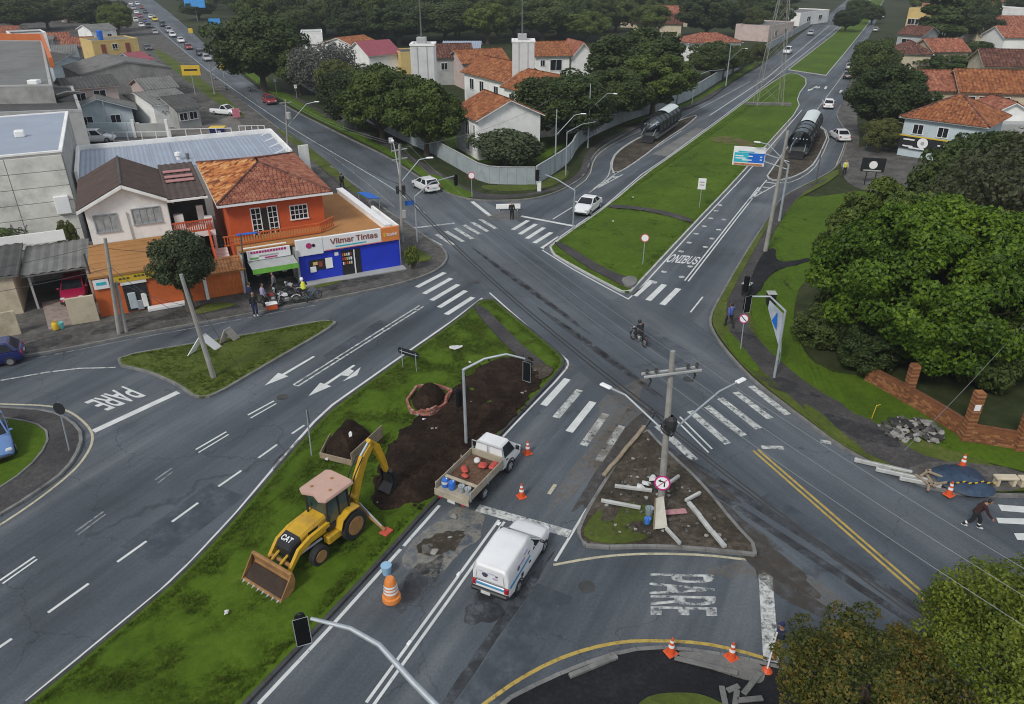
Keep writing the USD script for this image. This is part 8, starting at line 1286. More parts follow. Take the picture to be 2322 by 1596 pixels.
board('blue_hoarding', 'wide blue hoarding by trees at top of cross road', (448, 48), -4, 7.5, 3.2, mat('hoarding_blue', (0.05, 0.30, 0.72), 0.5), False, 0.05); board('blue_hoarding', 'second blue hoarding right of the wide one', (545, 40), -6, 6.0, 4.0, mats['hoarding_blue'], False, 0.05); board('blue_hoarding', 'low blue hoarding in front of the second one', (490, 72), 42, 3.5, 2.0, mats['hoarding_blue'], False, 0.2)
t = Thing('pink_board', 'pink standing board in front of white pickup', 'board', P(537, 268, .13), 0.3); t.part('panel', MB().rbox((0, 0, 0.75), (1.1, 0.06, 1.4), 0.02), mat('pink_panel', (0.5, 0.16, 0.22), 0.6, 0.2, 3)); t.part('foot', MB().box((0, 0.2, 0.05), (1.0, 0.5, 0.08)), BLACK)
t = Thing('wall_panel_post', 'tall pale standing panel at the warehouse road corner', 'panel', P(694, 388, .13), 0.6); t.part('panel', MB().rbox((0, 0, 1.5), (1.2, 0.15, 3.0), 0.03), PLW); t.part('foot', MB().box((0, 0, 0.05), (1.4, 0.5, 0.12)), PLG)
t = Thing('blue_canopy', 'flat dark blue canopy on pavement behind the paint shop', 'canopy', P(838, 470, .13), RZ + 1.75); t.part('sheet', MB().slab([(-1.3, -0.6, 1.15), (1.3, -0.6, 1.15), (1.3, 0.6, 1.35), (-1.3, 0.6, 1.35)], 0.06), SIGNB); [t.part('leg', MB().cyl((x, y, 0), (x, y, 1.15), 0.03, n=6), GALV) for x in (-1.2, 1.2) for y in (-0.5, 0.5)]
t = Thing('waste_container', 'dark blue waste container with yellow lid behind the warehouse', 'container', P(497, 312, .13), 0.1); t.part('bin_body', MB().loft([np.array([(x, y, z) for x, y in ((-1.0 * k, -0.6 * k), (1.0 * k, -0.6 * k), (1.0 * k, 0.6 * k), (-1.0 * k, 0.6 * k))]) for z, k in ((0.15, 0.85), (1.3, 1.0))]), PT['navy']); t.part('lid', MB().rbox((0, 0, 1.4), (2.1, 1.3, 0.18), 0.06), SIGNY); t.part('sign', MB().box((0.3, -0.64, 0.9), (0.4, 0.02, 0.3)), WHITEP)
for k, (q, r_) in enumerate((((390, 318), 0.1), ((545, 310), 0.1), ((260, 325), 0.05))):
    t = Thing('yard_railing', ['white railing panel right of the yard wall', 'white railing near the waste container', 'low rail in front of the off-roader'][k], 'railing', P(q[0], q[1], .13), r_); Lr = (8.0, 3.4, 7.5)[k]
    t.part('rail', MB().box((Lr / 2, 0, 1.45), (Lr, 0.06, 0.08)).box((Lr / 2, 0, 0.3), (Lr, 0.06, 0.08)), WHITEP); [t.part('post', MB().box((Lr * i / 4, 0, 0.75), (0.09, 0.09, 1.5)), WHITEP) for i in range(5)]
t = Thing('yard_gate', 'dark sliding gate between white posts beside graffiti building', 'gate', P(308, 312, .13), 0.05); t.part('gate_leaf', MB().rbox((2.2, 0, 1.0), (4.2, 0.08, 1.8), 0.02), PLG); [t.part('gate_post', MB().box((x, 0, 1.2), (0.35, 0.35, 2.4)), PLW) for x in (0, 4.5)]
t = Thing('yard_wall', 'pale blue yard wall below the grey gabled house', 'wall', P(205, 312, .13), 0.04); [t.part('panel', MB().rbox((0.9 + i * 1.75, 0, 1.0), (1.7, 0.12, 2.0), 0.02), PLLB) for i in range(4)]; t.part('hung_pink_cloth', MB().box((-1.6, -0.1, 1.1), (0.9, 0.1, 1.9)), mat('cloth_magenta', (0.42, 0.02, 0.12), 0.8))
# --- bus stop tubes
def tube_station(label, a, b_, z=0.14):
    p, q = P2(a), P2(b_); d = q - p; L = np.linalg.norm(d); t = Thing('bus_stop_tube', label, 'bus stop', (p[0], p[1], z), math.atan2(d[1], d[0])); R_ = 1.35; zc_ = 1.75
    GL = usdkit.material(stage, '/World/Looks/tube_glass', {'t': ('transparent_bsdf', {'color': (0.05, 0.08, 0.085)}), 'g': ('glossy_bsdf', {'color': (0.7, 0.75, 0.8), 'roughness': 0.15}), 'f': ('fresnel', {'IOR': 1.35}), 'm': ('mix_closure', {})}, [('f.fac', 'm.fac'), ('t.BSDF', 'm.closure1'), ('g.BSDF', 'm.closure2')], surface='m.closure') if 'tube_glass' not in mats else mats['tube_glass']; mats['tube_glass'] = GL
    n = 20; ang = np.linspace(-0.35 * np.pi, 1.35 * np.pi, n)
    def shell(x0, x1, a0, a1, r): k = np.linspace(a0, a1, 12); v = np.array([[x, r * math.cos(i), zc_ + r * math.sin(i)] for x in (x0, x1) for i in k]); return MB().add(v, [[i, i + 1, 13 + i, 12 + i] for i in range(11)])
    gl = t.part('glass_barrel', shell(0, L, -0.25 * np.pi, 1.25 * np.pi, R_), GL, smooth=True)
    for i in range(7): x = L * i / 6; t.part('hoop', MB().tube([(x, (R_ + 0.02) * math.cos(k), zc_ + (R_ + 0.02) * math.sin(k)) for k in np.linspace(-0.3 * np.pi, 1.3 * np.pi, 18)], 0.035, 5), BLACK)
    t.part('roof_sheet', shell(L * 0.48, L * 1.0, 0.28 * np.pi, 0.72 * np.pi, R_ + 0.06), mat('tube_white_roof', (0.62, 0.68, 0.68), 0.5, 0.08, 1.5), smooth=True); t.part('floor_deck', MB().rbox((L / 2, 0, 0.55), (L + 0.3, 2.2, 0.3), 0.03), mat('tube_floor', (0.09, 0.1, 0.1), 0.7)); t.part('bench', MB().rbox((L * 0.5, 0.6, 1.05), (L * 0.6, 0.35, 0.08), 0.02), RIM)
    for x in (0.6, L / 2, L - 0.6): t.part('pedestal', MB().box((x, 0, 0.2), (0.4, 1.4, 0.45)), BLACK)
    t.part('end_ramp', MB().slab([(-1.6, -0.8, 0.12), (-1.6, 0.8, 0.12), (-0.1, 0.8, 0.72), (-0.1, -0.8, 0.72)], 0.12), BLACK); t.part('ramp_rail', MB().tube([(-1.6, -0.8, 1.0), (-0.1, -0.8, 1.6)], 0.035, 5).tube([(-1.6, 0.8, 1.0), (-0.1, 0.8, 1.6)], 0.035, 5), GALV)
    for i in range(5): t.part('end_light_dot', MB().lathe([(0, 0), (0.06, 0), (0.06, 0.03), (0, 0.03)], 8, (-0.04, -0.8 + i * 0.4, 2.2), 'x'), WHITEP)
    return t
tube_station('glass bus stop tube with white roof sheet beside avenue wall', (1472, 322), (1520, 288)); tube_station('glass bus stop tube with white roof sheet on right side of median', (1806, 358), (1836, 303))
# --- overhead cables
def wires(label, a, b_, sag, r, m, n=1, gap=0.3, name='overhead_cable'):
    a, b_ = np.array(a, float), np.array(b_, float); d = b_ - a; s_ = np.array([-d[1], d[0], 0]) / np.linalg.norm(d[:2])
    for i in range(n):
        o = s_ * (i - (n - 1) / 2) * gap; k = np.linspace(0, 1, 22)[:, None]; p = a + o + d * k - np.array([0, 0, 1.0]) * 4 * sag * k * (1 - k)
        t = Thing(name, label if n == 1 else f'{label}, {["left", "middle", "right", "outer"][i]} strand', 'cable', p[0]); t.part('strand', MB().tube(p - p[0], r, 4, False), m)
top_ = mp.b + mp.tip
wires('aluminium power line from near utility pole to corner pole', up_.b + cA * 0.5 + cB * 0.5 + [0, 0, 0.35], top_, 0.7, 0.010, WIREL, 3, 0.7)
ext = up_.b + np.array([17.0, -26.0, zc]); wires('power line leaving the near utility pole to lower right', up_.b + (cA + cB) / 2 + [0, 0, 0.35], ext, 0.8, 0.011, WIREL, 3, 1.1)
wires('thick black cable from near utility pole to corner pole', up_.b + tp(za + 0.2), mp.b + mp.tip * 0.55, 0.75, 0.045, WIRE, 2, 0.25); wires('thick black cable from near utility pole to lower right', up_.b + tp(za), up_.b + np.array([15.5, -24.0, za - 0.3]), 0.7, 0.042, WIRE, 2, 0.2)
wires('power line along cross road between corner pole and transformer pole', top_, p3.b + p3.tip, 0.6, 0.012, WIREL, 2, 0.5); wires('black cable along cross road between corner pole and transformer pole', mp.b + mp.tip * 0.6, p3.b + p3.tip * 0.6, 0.6, 0.03, WIRE); wires('power line from transformer pole up the cross road', p3.b + p3.tip, p4.b + p4.tip, 0.7, 0.012, WIREL)
wires('dark cable from kerb pole to the leaning island pole', p6.b + p6.tip * 0.72, p5.b + p5.tip * 0.55, 0.3, 0.018, WIRE); wires('dark cable from kerb pole to corner terrace pole', p6.b + p6.tip * 0.9, p8.b + p8.tip * 0.9, 0.5, 0.014, WIRE); wires('dark cable from kerb pole running off the left edge', p6.b + p6.tip * 0.95, p6.b + np.array([-14, -6.0, 5.6]), 0.5, 0.014, WIRE); wires('second dark cable from kerb pole off the left edge', p6.b + p6.tip * 0.7, p6.b + np.array([-14, -6.3, 4.2]), 0.4, 0.018, WIRE)
wires('dark cable across orange wall to the leaning pole', p5.b + p5.tip * 0.7, p9.b + p9.tip * 0.8, 0.4, 0.014, WIRE); wires('cable along the avenue from right concrete pole', p7.b + p7.tip * 0.97, P(1772, 236, .2) + [0, 0, 7.5], 0.8, 0.014, WIRE); wires('cable along the avenue wall poles', P(1258, 392) + [0, 0, 8.3], P(1532, 253) + [0, 0, 7.8], 0.7, 0.014, WIRE); wires('cable over the street trees to the estate pole', top_ * [1, 1, .97], P(1258, 392) + [0, 0, 8.6], 0.9, 0.012, WIREL); wires('thin cable over right grass behind brick wall', P(2050, 1020, 3.2), P(2400, 640, 6.0), 0.4, 0.014, WIREL)
# ------------------------------------------------------------------ works site and small things
ORNG = mat('cone_orange', (0.62, 0.085, 0.02), 0.55, 0.12, 5, dirt=0.2, dcol=(0.3, 0.06, 0.03)); REFL = mat('cone_white_band', (0.72, 0.72, 0.72), 0.5, 0.08, 4)
def cone_thing(label, q, z=0.0, loc=None):
    t = Thing('traffic_cone', label, 'traffic cone', P(q[0], q[1], z)); t.part('base', MB().rbox((0, 0, 0.025), (0.42, 0.42, 0.05), 0.02, 0.5), ORNG); t.part('body', MB().lathe([(0.17, 0.04), (0.155, 0.08), (0.04, 0.74), (0.03, 0.76), (0, 0.76)], 14), ORNG, smooth=40)
    for z0, z1 in ((0.34, 0.46), (0.56, 0.66)): r0, r1 = 0.170 - z0 * 0.172 + 0.003, 0.170 - z1 * 0.172 + 0.003; t.part('white_band', MB().lathe([(r0 + 0.002, z0), (r1 + 0.002, z1)], 14), REFL)
for q, lab, z in [((1196, 1028), 'traffic cone beside cab of the flatbed truck', 0), ((1182, 1126), 'traffic cone behind the flatbed truck on right side', 0), ((1520, 1480), 'left traffic cone on yellow line of bottom island', 0.15), ((1657, 1490), 'right traffic cone on yellow line of bottom island', 0.15), ((2180, 1058), 'traffic cone at the back of blue tarpaulin', 0.27), ((2150, 1122), 'traffic cone at front corner of blue tarpaulin', 0.15)]: cone_thing(lab, q, z)
t = Thing('traffic_drum', 'tall orange traffic drum with white bands beside the median lane', 'traffic drum', P(888, 1358)); ORD = mat('drum_orange', (0.66, 0.22, 0.05), 0.55, 0.1, 4)
t.part('base', MB().lathe([(0, 0), (0.36, 0), (0.38, 0.04), (0.36, 0.22), (0.30, 0.26), (0, 0.26)], 16), ORD, smooth=40); t.part('body', MB().lathe([(0.30, 0.25), (0.29, 0.4), (0.26, 0.62), (0.24, 0.85), (0.20, 1.05), (0.15, 1.12), (0, 1.12)], 16), ORD, smooth=40)
for z in (0.45, 0.60, 0.75): t.part('white_band', MB().lathe([(0.318 - (z - .25) * .10, z), (0.312 - (z - .25) * .10, z + 0.10)], 16), REFL)
t = Thing('blue_bucket', 'pale blue bucket standing behind the orange traffic drum', 'bucket', P(877, 1300)); t.part('pail', MB().lathe([(0, 0), (0.17, 0), (0.22, 0.42), (0.23, 0.44), (0.20, 0.44), (0.0, 0.40)], 14), mat('pale_blue_plastic', (0.25, 0.42, 0.58), 0.5), smooth=40); t.part('lid', MB().cyl((0, 0, 0.43), (0, 0, 0.46), 0.23, n=14), mats['pale_blue_plastic'])
def heap(t, name, pg, h, m, seed, freq=2.0, z=0.0):
    import shapely
    mm = trimesh.creation.extrude_polygon(pg, 0.05, engine='earcut'); keep = mm.triangles_center[:, 2] > 0.04; m2 = trimesh.Trimesh(mm.vertices, mm.faces[keep], process=True); v, f = trimesh.remesh.subdivide_to_size(m2.vertices, m2.faces, 0.16, max_iter=12)
    d = shapely.distance(pg.boundary, shapely.points(v[:, 0], v[:, 1])); k = d / max(d.max(), 1e-6); v[:, 2] = z + h * np.sin(np.clip(k, 0, 1) * np.pi / 2) * (0.75 + 0.5 * meshkit.fbm(np.column_stack([v[:, :2] * freq, v[:, :1] * 0 + seed]), 4, seed)) + 0.05 * (meshkit.noise(np.column_stack([v[:, :2] * 7, v[:, :1] * 0]), seed) - 0.5); v[:, 2][d < 1e-6] = z - 0.05; return t.part(name, (v, f), m, smooth=True)
def loc_pg(t, pts, it=2, z=0.2): return affinity.translate(PG(pts, it, z), -t.loc[0], -t.loc[1])
# earth heap penned by boards behind the digger
t = Thing('earth_heap', 'dark earth heap penned by pale boards behind the digger', 'earth heap', P(790, 1030, 0.2)); heap(t, 'earth', loc_pg(t, [(728, 1030), (748, 995), (780, 966), (815, 968), (848, 985), (832, 1010), (806, 1040), (795, 1048)], 1), 1.0, SOIL, 3)
BRD = mat('shuttering_board', (0.27, 0.215, 0.15), 0.85, 0.25, 2.5, dirt=0.4, dcol=(0.12, 0.09, 0.06))
def board_between(t, a, b_, h, m=BRD, z=0.2, th=0.05, tilt=0.0, name='board', n=2):
    p, q = P(a[0], a[1], z) - t.loc, P(b_[0], b_[1], z) - t.loc; d = q - p; L = np.linalg.norm(d)
    for k in range(n): t.part(name, MB().rbox((p + q) / 2 + [0, 0, h * (k + 0.5) / n], (L, th, h / n - 0.01), 0.01, math.atan2(d[1], d[0])), m)
board_between(t, (726, 1038), (798, 1056), 0.35); board_between(t, (798, 1056), (868, 990), 0.75, n=3); board_between(t, (726, 1038), (750, 992), 0.3)
t.part('white_bag', MB().rock((0.15, 0.25, 1.05), 0.17, 4, 1.0), WBAG)
# brick planter ring with earth
t = Thing('brick_planter', 'broken red brick planter ring filled with dark earth on median', 'planter', P(970, 925, 0.2)); pts = [(925, 915), (935, 935), (960, 942), (985, 940), (1005, 922), (1020, 895), (1012, 884), (985, 880), (955, 880), (935, 895)]
heap(t, 'earth', loc_pg(t, [(930, 913), (940, 930), (975, 938), (1000, 918), (1014, 892), (990, 880), (950, 880)], 2), 0.85, SOIL, 8)
BRK = [mat(f'brick_red_{k}', c, 0.9, 0.25, 5, bump=0.4) for k, c in enumerate([(0.30, 0.10, 0.075), (0.38, 0.15, 0.11), (0.24, 0.085, 0.065), (0.34, 0.20, 0.16)])]
def brick_run(t, line, n_rows, bl=0.24, bh=0.10, bw=0.12, z0=0.0, keep=lambda s, r: True, mt=BRK, limit=300, cnt=[0], name='brick'):
    rest = MB(); L = line.length; n = int(L / bl); c = 0; g = np.random.default_rng(int(L * 100))
    for r in range(n_rows):
        for i in range(n):
            s = (i + 0.5 * (r % 2)) * bl
            if s + bl > L + 0.01 or not keep(s / L, r): continue
            a, b_ = line.interpolate(s + 0.006), line.interpolate(s + bl - 0.006); m = MB().box(((a.x + b_.x) / 2 + g.normal() * 0.004, (a.y + b_.y) / 2 + g.normal() * 0.006, z0 + bh * (r + 0.5)), (math.hypot(b_.x - a.x, b_.y - a.y), bw, bh - 0.012), math.atan2(b_.y - a.y, b_.x - a.x) + g.normal() * 0.02)
            if c < limit: t.part(name, m, mt[int(g.integers(len(mt)))]); c += 1
            else: v, f = m.get(); rest.add(v, f)
    if rest.n: t.part(name + 's', rest, mt[0], kind='stuff')
ring = Polygon([P2(q, 0.2) - t.loc[:2] for q in [(922, 912), (932, 938), (975, 945), (1008, 925), (1024, 888), (985, 876), (945, 880)]]).exterior; brick_run(t, ring, 5, keep=lambda s, r: r < 1.5 + 3.4 * (0.1 < s < 0.52) * (0.6 + 0.4 * math.sin(s * 31)) and math.sin(s * 47 + r * 2) > -0.8)
t.part('mortar_core', MB().poly(ring.buffer(0.045), 0, 0.18), mat('mortar_pink', (0.30, 0.19, 0.16), 0.95, 0.2, 4))
# brick garden wall at the right with its pillars
BRW = [mat(f'garden_brick_{k}', c, 0.9, 0.3, 4, bump=0.4, dirt=0.4, dcol=(0.07, 0.035, 0.02)) for k, c in enumerate([(0.20, 0.075, 0.028), (0.26, 0.105, 0.038), (0.155, 0.058, 0.024), (0.30, 0.14, 0.06)])]
t = Thing('brick_wall', 'orange-brown brick garden wall with tall pillars under big tree', 'wall', P(1962, 868, 0.2))
wl = LineString(np.array([P2(q, 0.2) - t.loc[:2] for q in [(1960, 862), (2040, 905), (2120, 952), (2195, 1000), (2300, 1018), (2420, 1010)]])); brick_run(t, wl, 9, 0.25, 0.11, 0.16, limit=300, mt=BRW)
t.part('mortar_core', MB().poly(wl.buffer(0.06, cap_style='flat'), 0, 0.98), mat('mortar_brown', (0.16, 0.10, 0.065), 0.95, 0.2, 4)); t.part('coping', MB().poly(wl.buffer(0.10, cap_style='flat'), 0.985, 1.04), BRW[2])
for q, top in (((2052, 910), 826), ((2186, 996), 888), ((2306, 1020), 920)):
    b_ = P(q[0], q[1], 0.2); H = HT(b_, top); o = b_ - t.loc; m = MB()
    p = t.part('pillar', MB().box((o[0], o[1], H / 2), (0.40, 0.40, H)), BRW[1])
    for r in range(int(H / 0.115)): t.part('pillar_course', MB().rbox((o[0], o[1], 0.115 * (r + 0.5)), (0.45, 0.45, 0.10), 0.01, 0.02 * math.sin(r * 3)), BRW[r % 4], parent=p)
    if q[0] == 2186: t.part('white_plaque', MB().box((o[0] - 0.05, o[1] - 0.25, H * 0.72), (0.3, 0.03, 0.34)), WHITEP)
# rubble pile in front of the wall
t = Thing('rubble_pile', 'pile of grey broken concrete in front of brick wall', 'rubble', P(2075, 985, 0.2)); STN = [mat(f'rubble_{k}', c, 0.9, 0.25, 5, bump=0.5) for k, c in enumerate([(0.05, 0.049, 0.047), (0.10, 0.097, 0.09), (0.26, 0.25, 0.235), (0.028, 0.027, 0.026)])]
g = np.random.default_rng(17)
for i in range(150):
    a, r = g.uniform(0, 6.28), g.uniform(0, 1) ** 0.6; x, y = math.cos(a) * r * 1.75, math.sin(a) * r * 1.15 + 0.3; t.part('stone', MB().rock((x, y, 0.10 + (1 - r) * 0.5 * g.random()), g.uniform(0.10, 0.30), i, 0.6), STN[int(g.integers(4))])
# blue tarpaulin over a stack, with weights
t = Thing('tarpaulin_heap', 'dark blue tarpaulin spread over materials on right pavement', 'tarpaulin', P(2190, 1095, 0.27)); heap(t, 'tarpaulin', loc_pg(t, [(2105, 1060), (2150, 1050), (2210, 1060), (2235, 1085), (2268, 1118), (2215, 1128), (2150, 1108), (2110, 1080)], 1, 0.27), 0.38, mat('tarp_blue', (0.022, 0.045, 0.085), 0.55, 0.35, 3, bump=0.5), 14, 1.4)
for i in range(16): q = P(2150 + i * 7, 1094 + 2.2 * math.sin(i), 0.62) - t.loc; t.part('hazard_tape', MB().box(q, (0.16, 0.05, 0.04), 0.3), SIGNY if i % 2 else BLACK)
for i, q in enumerate(((2098, 1072), (2110, 1090), (2120, 1075), (2128, 1096), (2105, 1100), (2092, 1088))): t.part('loose_timber', MB().rbox(P(q[0], q[1], 0.38) - t.loc, (0.9, 0.12, 0.10), 0.02, 0.6 + i * 0.9), BRD)
for k, (q, L_, a_) in enumerate((((2000, 1060), 2.6, -0.42), ((2045, 1080), 2.4, -0.40), ((2085, 1096), 1.8, -0.35))): t = Thing('loose_kerbstone', ['upper new kerbstone lying along right pavement edge', 'middle new kerbstone lying along right pavement edge', 'lower new kerbstone lying along right pavement edge'][k], 'kerbstone', P(q[0], q[1], 0.15), a_); t.part('stone', MB().rbox((0, 0, 0.1), (L_, 0.16, 0.22), 0.03), KERBW); t.part('groove', MB().box((0, 0, 0.212), (L_ * 0.9, 0.03, 0.01)), KERB)
for k, q in enumerate(((2275, 1098), (2330, 1100))):
    t = Thing('concrete_bench', ['pale concrete block bench by the right crosswalk', 'second pale concrete bench cut by right edge'][k], 'bench', P(q[0], q[1], 0.27), -0.02); t.part('seat', MB().rbox((0, 0, 0.42), (1.05, 0.4, 0.12), 0.03), PLB); [t.part('leg', MB().box((x, 0, 0.18), (0.14, 0.35, 0.36)), PLB) for x in (-0.38, 0.38)]
# the dug-up island: scattered kerbs, boards, bags and buckets round the utility pole
def bar_on(name, label, a, b_, m=KERBW, w=0.14, h=0.16, z=0.28, cat='kerbstone'):
    p, q = P(a[0], a[1], z), P(b_[0], b_[1], z); d = q - p; L = np.linalg.norm(d); t = Thing(name, label, cat, (p + q) / 2, math.atan2(d[1], d[0])); n = max(1, int(L / 1.0))
    for i in range(n): t.part('stone', MB().rbox((-L / 2 + (i + 0.5) * L / n, 0.01 * (-1) ** i, h / 2), (L / n - 0.015, w, h), 0.02, 0.02 * (-1) ** i), m)
bar_on('kerb_row', 'upper left loose kerb row on dug-up island', (1393, 1104), (1478, 1116)); bar_on('kerb_row', 'lower left loose kerb row on dug-up island', (1362, 1137), (1452, 1155)); bar_on('kerb_row', 'short loose kerb right of the no-turn sign', (1502, 1108), (1540, 1082)); bar_on('kerb_row', 'loose kerb angled at upper right of dug-up island', (1553, 1138), (1588, 1120)); bar_on('kerb_row', 'longest loose kerb row at right of dug-up island', (1560, 1142), (1642, 1243), w=0.2); bar_on('kerb_row', 'loose kerb running down from leaning white board', (1509, 1200), (1541, 1236))
bar_on('timber_baulk', 'dark timber baulk along left kerb of dug-up island', (1368, 1080), (1462, 968), BRD, 0.2, 0.12, 0.2, 'timber')
t = Thing('leaning_board', 'tall cream board leaning against the utility pole foot', 'board', P(1497, 1200, 0.3)); q = [P(1482, 1200, 0.32) - t.loc, P(1513, 1196, 0.32) - t.loc, P(1504, 1125, 1.5) - t.loc, P(1486, 1130, 1.5) - t.loc]; t.part('face', MB().slab(q, 0.04), mat('cream_board', (0.52, 0.50, 0.43), 0.8, 0.12, 3, dirt=0.3, dcol=(0.3, 0.28, 0.22))); t.part('batten', MB().tube([q[0], q[3]], 0.03, 4), BRD)
def pail_at(name, label, q, m, r=0.17, h=0.32, z=0.3): t = Thing(name, label, 'bucket', P(q[0], q[1], z)); t.part('pail', MB().lathe([(0, 0), (r * 0.8, 0), (r, h), (r * 1.05, h + 0.01), (r * 0.9, h + 0.01), (0, h * 0.8)], 14), m, smooth=40); t.part('bail_handle', MB().tube([(0, r * math.cos(a), h + r * 0.6 * math.sin(a)) for a in np.linspace(0, 3.14, 7)], 0.008, 4), BLACK)
pail_at('blue_pail', 'bright blue bucket left of the leaning cream board', (1467, 1186), mat('bright_blue_plastic', (0.05, 0.19, 0.62), 0.45), 0.15, 0.26); pail_at('grey_pail', 'grey blue bucket above the bright blue bucket', (1471, 1166), mat('grey_blue_plastic', (0.23, 0.29, 0.32), 0.5), 0.19, 0.36)
t = Thing('pink_board_flat', 'faded pink board lying right of the leaning cream board', 'board', P(1531, 1161, 0.32), 0.12); t.part('panel', MB().rbox((0, 0, 0.03), (1.0, 0.32, 0.04), 0.01), mat('faded_pink', (0.42, 0.20, 0.22), 0.8, 0.15, 3)); t.part('batten', MB().rbox((0, 0, 0.06), (0.06, 0.3, 0.03), 0.01), BRD)
for k, (q, lab) in enumerate((((1463, 1100), 'white crumpled sack left of the no-turn sign'), ((1478, 1088), 'upper white sack near the utility pole'), ((1452, 1108), 'small pale sack beside upper left kerb row'))): t = Thing('cement_sack', lab, 'sack', P(q[0], q[1], 0.3), k); t.part('bag', MB().rock((0, 0, 0.10), 0.24, 60 + k, 0.55), WBAG); t.part('tie', MB().rock((0.2, 0, 0.12), 0.06, 70 + k), WBAG)
g = np.random.default_rng(23)
t = Thing('debris_scatter', 'small broken concrete bits scattered over the dug-up island', 'rubble', P(1470, 1080, 0.25))
for i in range(110):
    a, b_ = g.random(2); a, b_ = (a, b_) if a + b_ < 1 else (1 - a, 1 - b_); q = np.array([1462, 985]) + a * np.array([-130, 225]) + b_ * np.array([220, 250]); t.part('stone', MB().rock(P(q[0], q[1], 0.26) - t.loc, g.uniform(0.04, 0.13), 200 + i, 0.6), STN[int(g.integers(1, 4))])
t = Thing('clod_scatter', 'earth clods and stones scattered over turned soil on median', 'rubble', P(1040, 980, 0.25)); from shapely import contains_xy
x0, y0, x1, y1 = soil_pg.bounds
for i in range(420):
    x, y = g.uniform(x0, x1), g.uniform(y0, y1)
    if contains_xy(soil_pg.buffer(0.45), x, y): t.part('clod', MB().rock((x - t.loc[0], y - t.loc[1], 0.02), g.uniform(0.04, 0.15), 400 + i, 0.7), SOIL if i % 9 else STN[2])
t = Thing('mud_stones', 'rounded stones lying in the mud patch on the lane', 'rubble', P(985, 1238, 0.02))
for k, (q, r_) in enumerate((((967, 1244), 0.32), ((985, 1252), 0.25), ((975, 1236), 0.18), ((1030, 1170), 0.20), ((1000, 1225), 0.1), ((1020, 1218), 0.12), ((1045, 1214), 0.1))): t.part('stone', MB().rock(P(q[0], q[1], 0.06) - t.loc, r_, 80 + k, 0.55), STN[1 + k % 2])
t = Thing('paper_sheet', 'crumpled white plastic sheet lying on median grass', 'litter', P(1034, 788, 0.27), 0.3); t.part('sheet', MB().rock((0, 0, 0.04), (0.55, 0.3, 0.3), 5, 0.25), WBAG); t.part('fold', MB().rock((0.35, -0.1, 0.06), 0.16, 6, 0.5), WBAG)
for k, q in enumerate(((960, 952), (742, 1042), (1435, 448), (1390, 502), (515, 1388), (1065, 822))): t = Thing('litter', f'scrap of pale litter {["below the brick planter", "left of penned earth heap", "on upper median near sedan", "on the corner of upper median grass", "in the lower median grass near edge", "beside the signal arm on grass"][k]}', 'litter', P(q[0], q[1], 0.28), k); t.part('scrap', MB().rock((0, 0, 0.04), 0.12, 90 + k, 0.5), WBAG); t.part('corner', MB().rock((0.1, 0.05, 0.04), 0.05, 95 + k, 0.5), WBAG)
# A-frame boards on the left island
def a_frame(label, base, l, r, apex, m):
    t = Thing('a_frame_board', label, 'sign board', P(*base, 0.15)); ap = P(apex[0], apex[1], 1.25) - t.loc; q0, q1 = P(*l, 0.15) - t.loc, P(*r, 0.15) - t.loc; dv = np.array([0.25, 0.55, 0]); 
    for q in (q0, q1): t.part('leaf', MB().slab([q - dv * 0.5, q + dv * 0.5, ap + dv * 0.5, ap - dv * 0.5], 0.04), m)
    t.part('hinge', MB().tube([ap - dv * 0.5, ap + dv * 0.5], 0.03, 5), GALV)
a_frame('larger white A-frame board at leaning pole foot', (462, 800), (432, 803), (496, 790), (458, 760), WHITEP); a_frame('smaller A-frame board right of the leaning pole', (518, 775), (503, 778), (538, 770), (514, 745), mat('faded_board', (0.45, 0.40, 0.37), 0.7, 0.1, 3))
# bits on the far corner, right pavement, left pavement and bottom island
t = Thing('barrier', 'pale barrier board beside waiting person at far corner', 'barrier', P(1152, 478, 0.0), 0.05); t.part('plank', MB().rbox((0, 0, 0.45), (2.4, 0.08, 0.5), 0.02), PLW); [t.part('leg', MB().box((x, 0, 0.15), (0.08, 0.4, 0.3)), GALV) for x in (-0.9, 0.9)]
t = Thing('white_bollard', 'short white post by panel wall below far signal head', 'bollard', P(1222, 434, 0.14)); t.part('shaft', MB().rbox((0, 0, 0.5), (0.42, 0.3, 1.0), 0.05), WHITEP); t.part('cap', MB().rbox((0, 0, 1.03), (0.46, 0.34, 0.08), 0.03), PLG)
t = Thing('gas_bottles', 'yellow gas bottle on pavement before garage drive', 'gas bottle', P(128, 747, 0.16)); t.part('bottle', MB().lathe([(0, 0), (0.2, 0.02), (0.23, 0.15), (0.23, 0.4), (0.15, 0.52), (0, 0.55)], 12), SIGNY, smooth=40); t.part('collar', MB().lathe([(0.1, 0.5), (0.1, 0.62)], 10), SIGNY); t = Thing('gas_bottles', 'turquoise bin beside yellow gas bottle before garage drive', 'bin', P(140, 744, 0.16)); t.part('tub', MB().lathe([(0, 0), (0.16, 0), (0.2, 0.4), (0, 0.38)], 12), mat('turquoise_plastic', (0.12, 0.42, 0.42), 0.5), smooth=40); t.part('lid', MB().cyl((0, 0, 0.4), (0, 0, 0.44), 0.2, n=12), mats['turquoise_plastic'])
t = Thing('parts_stall', 'low red and white crate of parts in front of workshop', 'crate', P(617, 700, 0.14), RZ); t.part('crate', MB().rbox((0, 0, 0.2), (0.75, 0.5, 0.4), 0.03), PLR); t.part('top', MB().rbox((0, 0, 0.43), (0.8, 0.55, 0.06), 0.02), WHITEP)
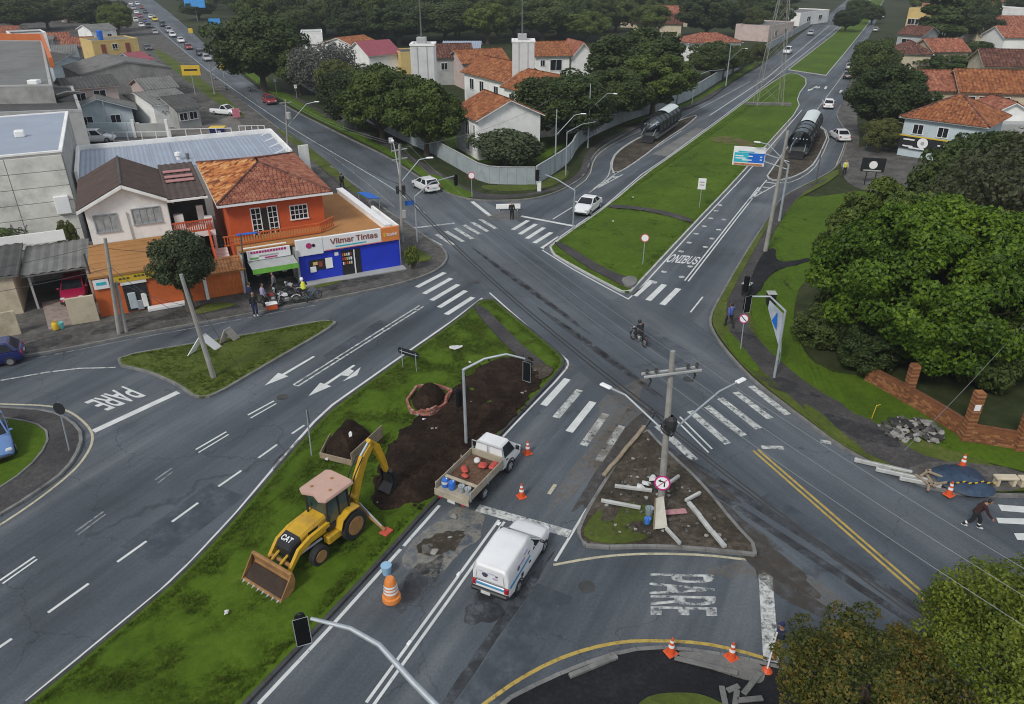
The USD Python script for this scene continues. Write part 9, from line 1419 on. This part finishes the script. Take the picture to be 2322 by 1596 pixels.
for k, (q, rz_) in enumerate((((1690, 668), 0.9), ((1745, 690), 1.5))): t = Thing('black_bin', ['dark litter bin beside footpath at right corner', 'dark cabinet on grass behind the banner flag'][k], 'bin', P(q[0], q[1], 0.27), rz_); t.part('body', MB().loft([np.array([(sx * w_, sy * w_, z) for sx, sy in ((-1, -1), (1, -1), (1, 1), (-1, 1))]) for z, w_ in ((0, 0.24), (0.85, 0.3))]), BLACK); t.part('lid', MB().rbox((0, 0, 0.9), (0.66, 0.66, 0.1), 0.04), PLG)
t = Thing('broken_slabs', 'broken pale slabs and pipe pieces at edge of bottom island', 'rubble', P(1690, 1560, 0.2))
for k, (q, L_, a_) in enumerate((((1600, 1508), 2.2, -0.3), ((1705, 1548), 1.2, 0.8), ((1640, 1575), 0.7, 1.5), ((1668, 1585), 0.8, 1.2), ((1700, 1585), 0.9, 0.1), ((1662, 1560), 0.5, 0.4))): t.part('slab', MB().rbox(P(q[0], q[1], 0.24) - t.loc, (L_, 0.2, 0.08), 0.02, a_), SLABC)
bar_on('kerb_row', 'kerb stones lying along inner edge of bottom island', (1290, 1535), (1400, 1492), KERB, 0.18, 0.14, 0.16); t = Thing('reflector_post', 'leaning white and orange post beside worker at stop line', 'post', P(1738, 1520, 0.15)); t.part('shaft', MB().tube([(0, 0, 0), (0.05, 0, 1.9)], 0.03, 6), WHITEP); t.part('foot', MB().lathe([(0, 0), (0.2, 0), (0.1, 0.12), (0, 0.12)], 10), ORNG)
t = Thing('wooden_stake', 'yellow stake in right grass near rubble pile', 'stake', P(1976, 948, 0.26)); t.part('stake', MB().tube([(0, 0, 0), (0.08, 0, 0.85)], 0.02, 5), SIGNY); t.part('crosspiece', MB().tube([(0.08, 0, 0.8), (0.3, 0.02, 0.86)], 0.015, 5), SIGNY)
t = Thing('wall_kiosk', 'white notice board on forecourt beside the ochre bush', 'board', P(1964, 335, .14)); t.part('plate', MB().rbox((0, 0, 1.6), (0.7, 0.06, 0.5), 0.01), WHITEP); t.part('post', MB().tube([(0, 0.06, 0), (0, 0.06, 1.8)], 0.03, 6), GALV)
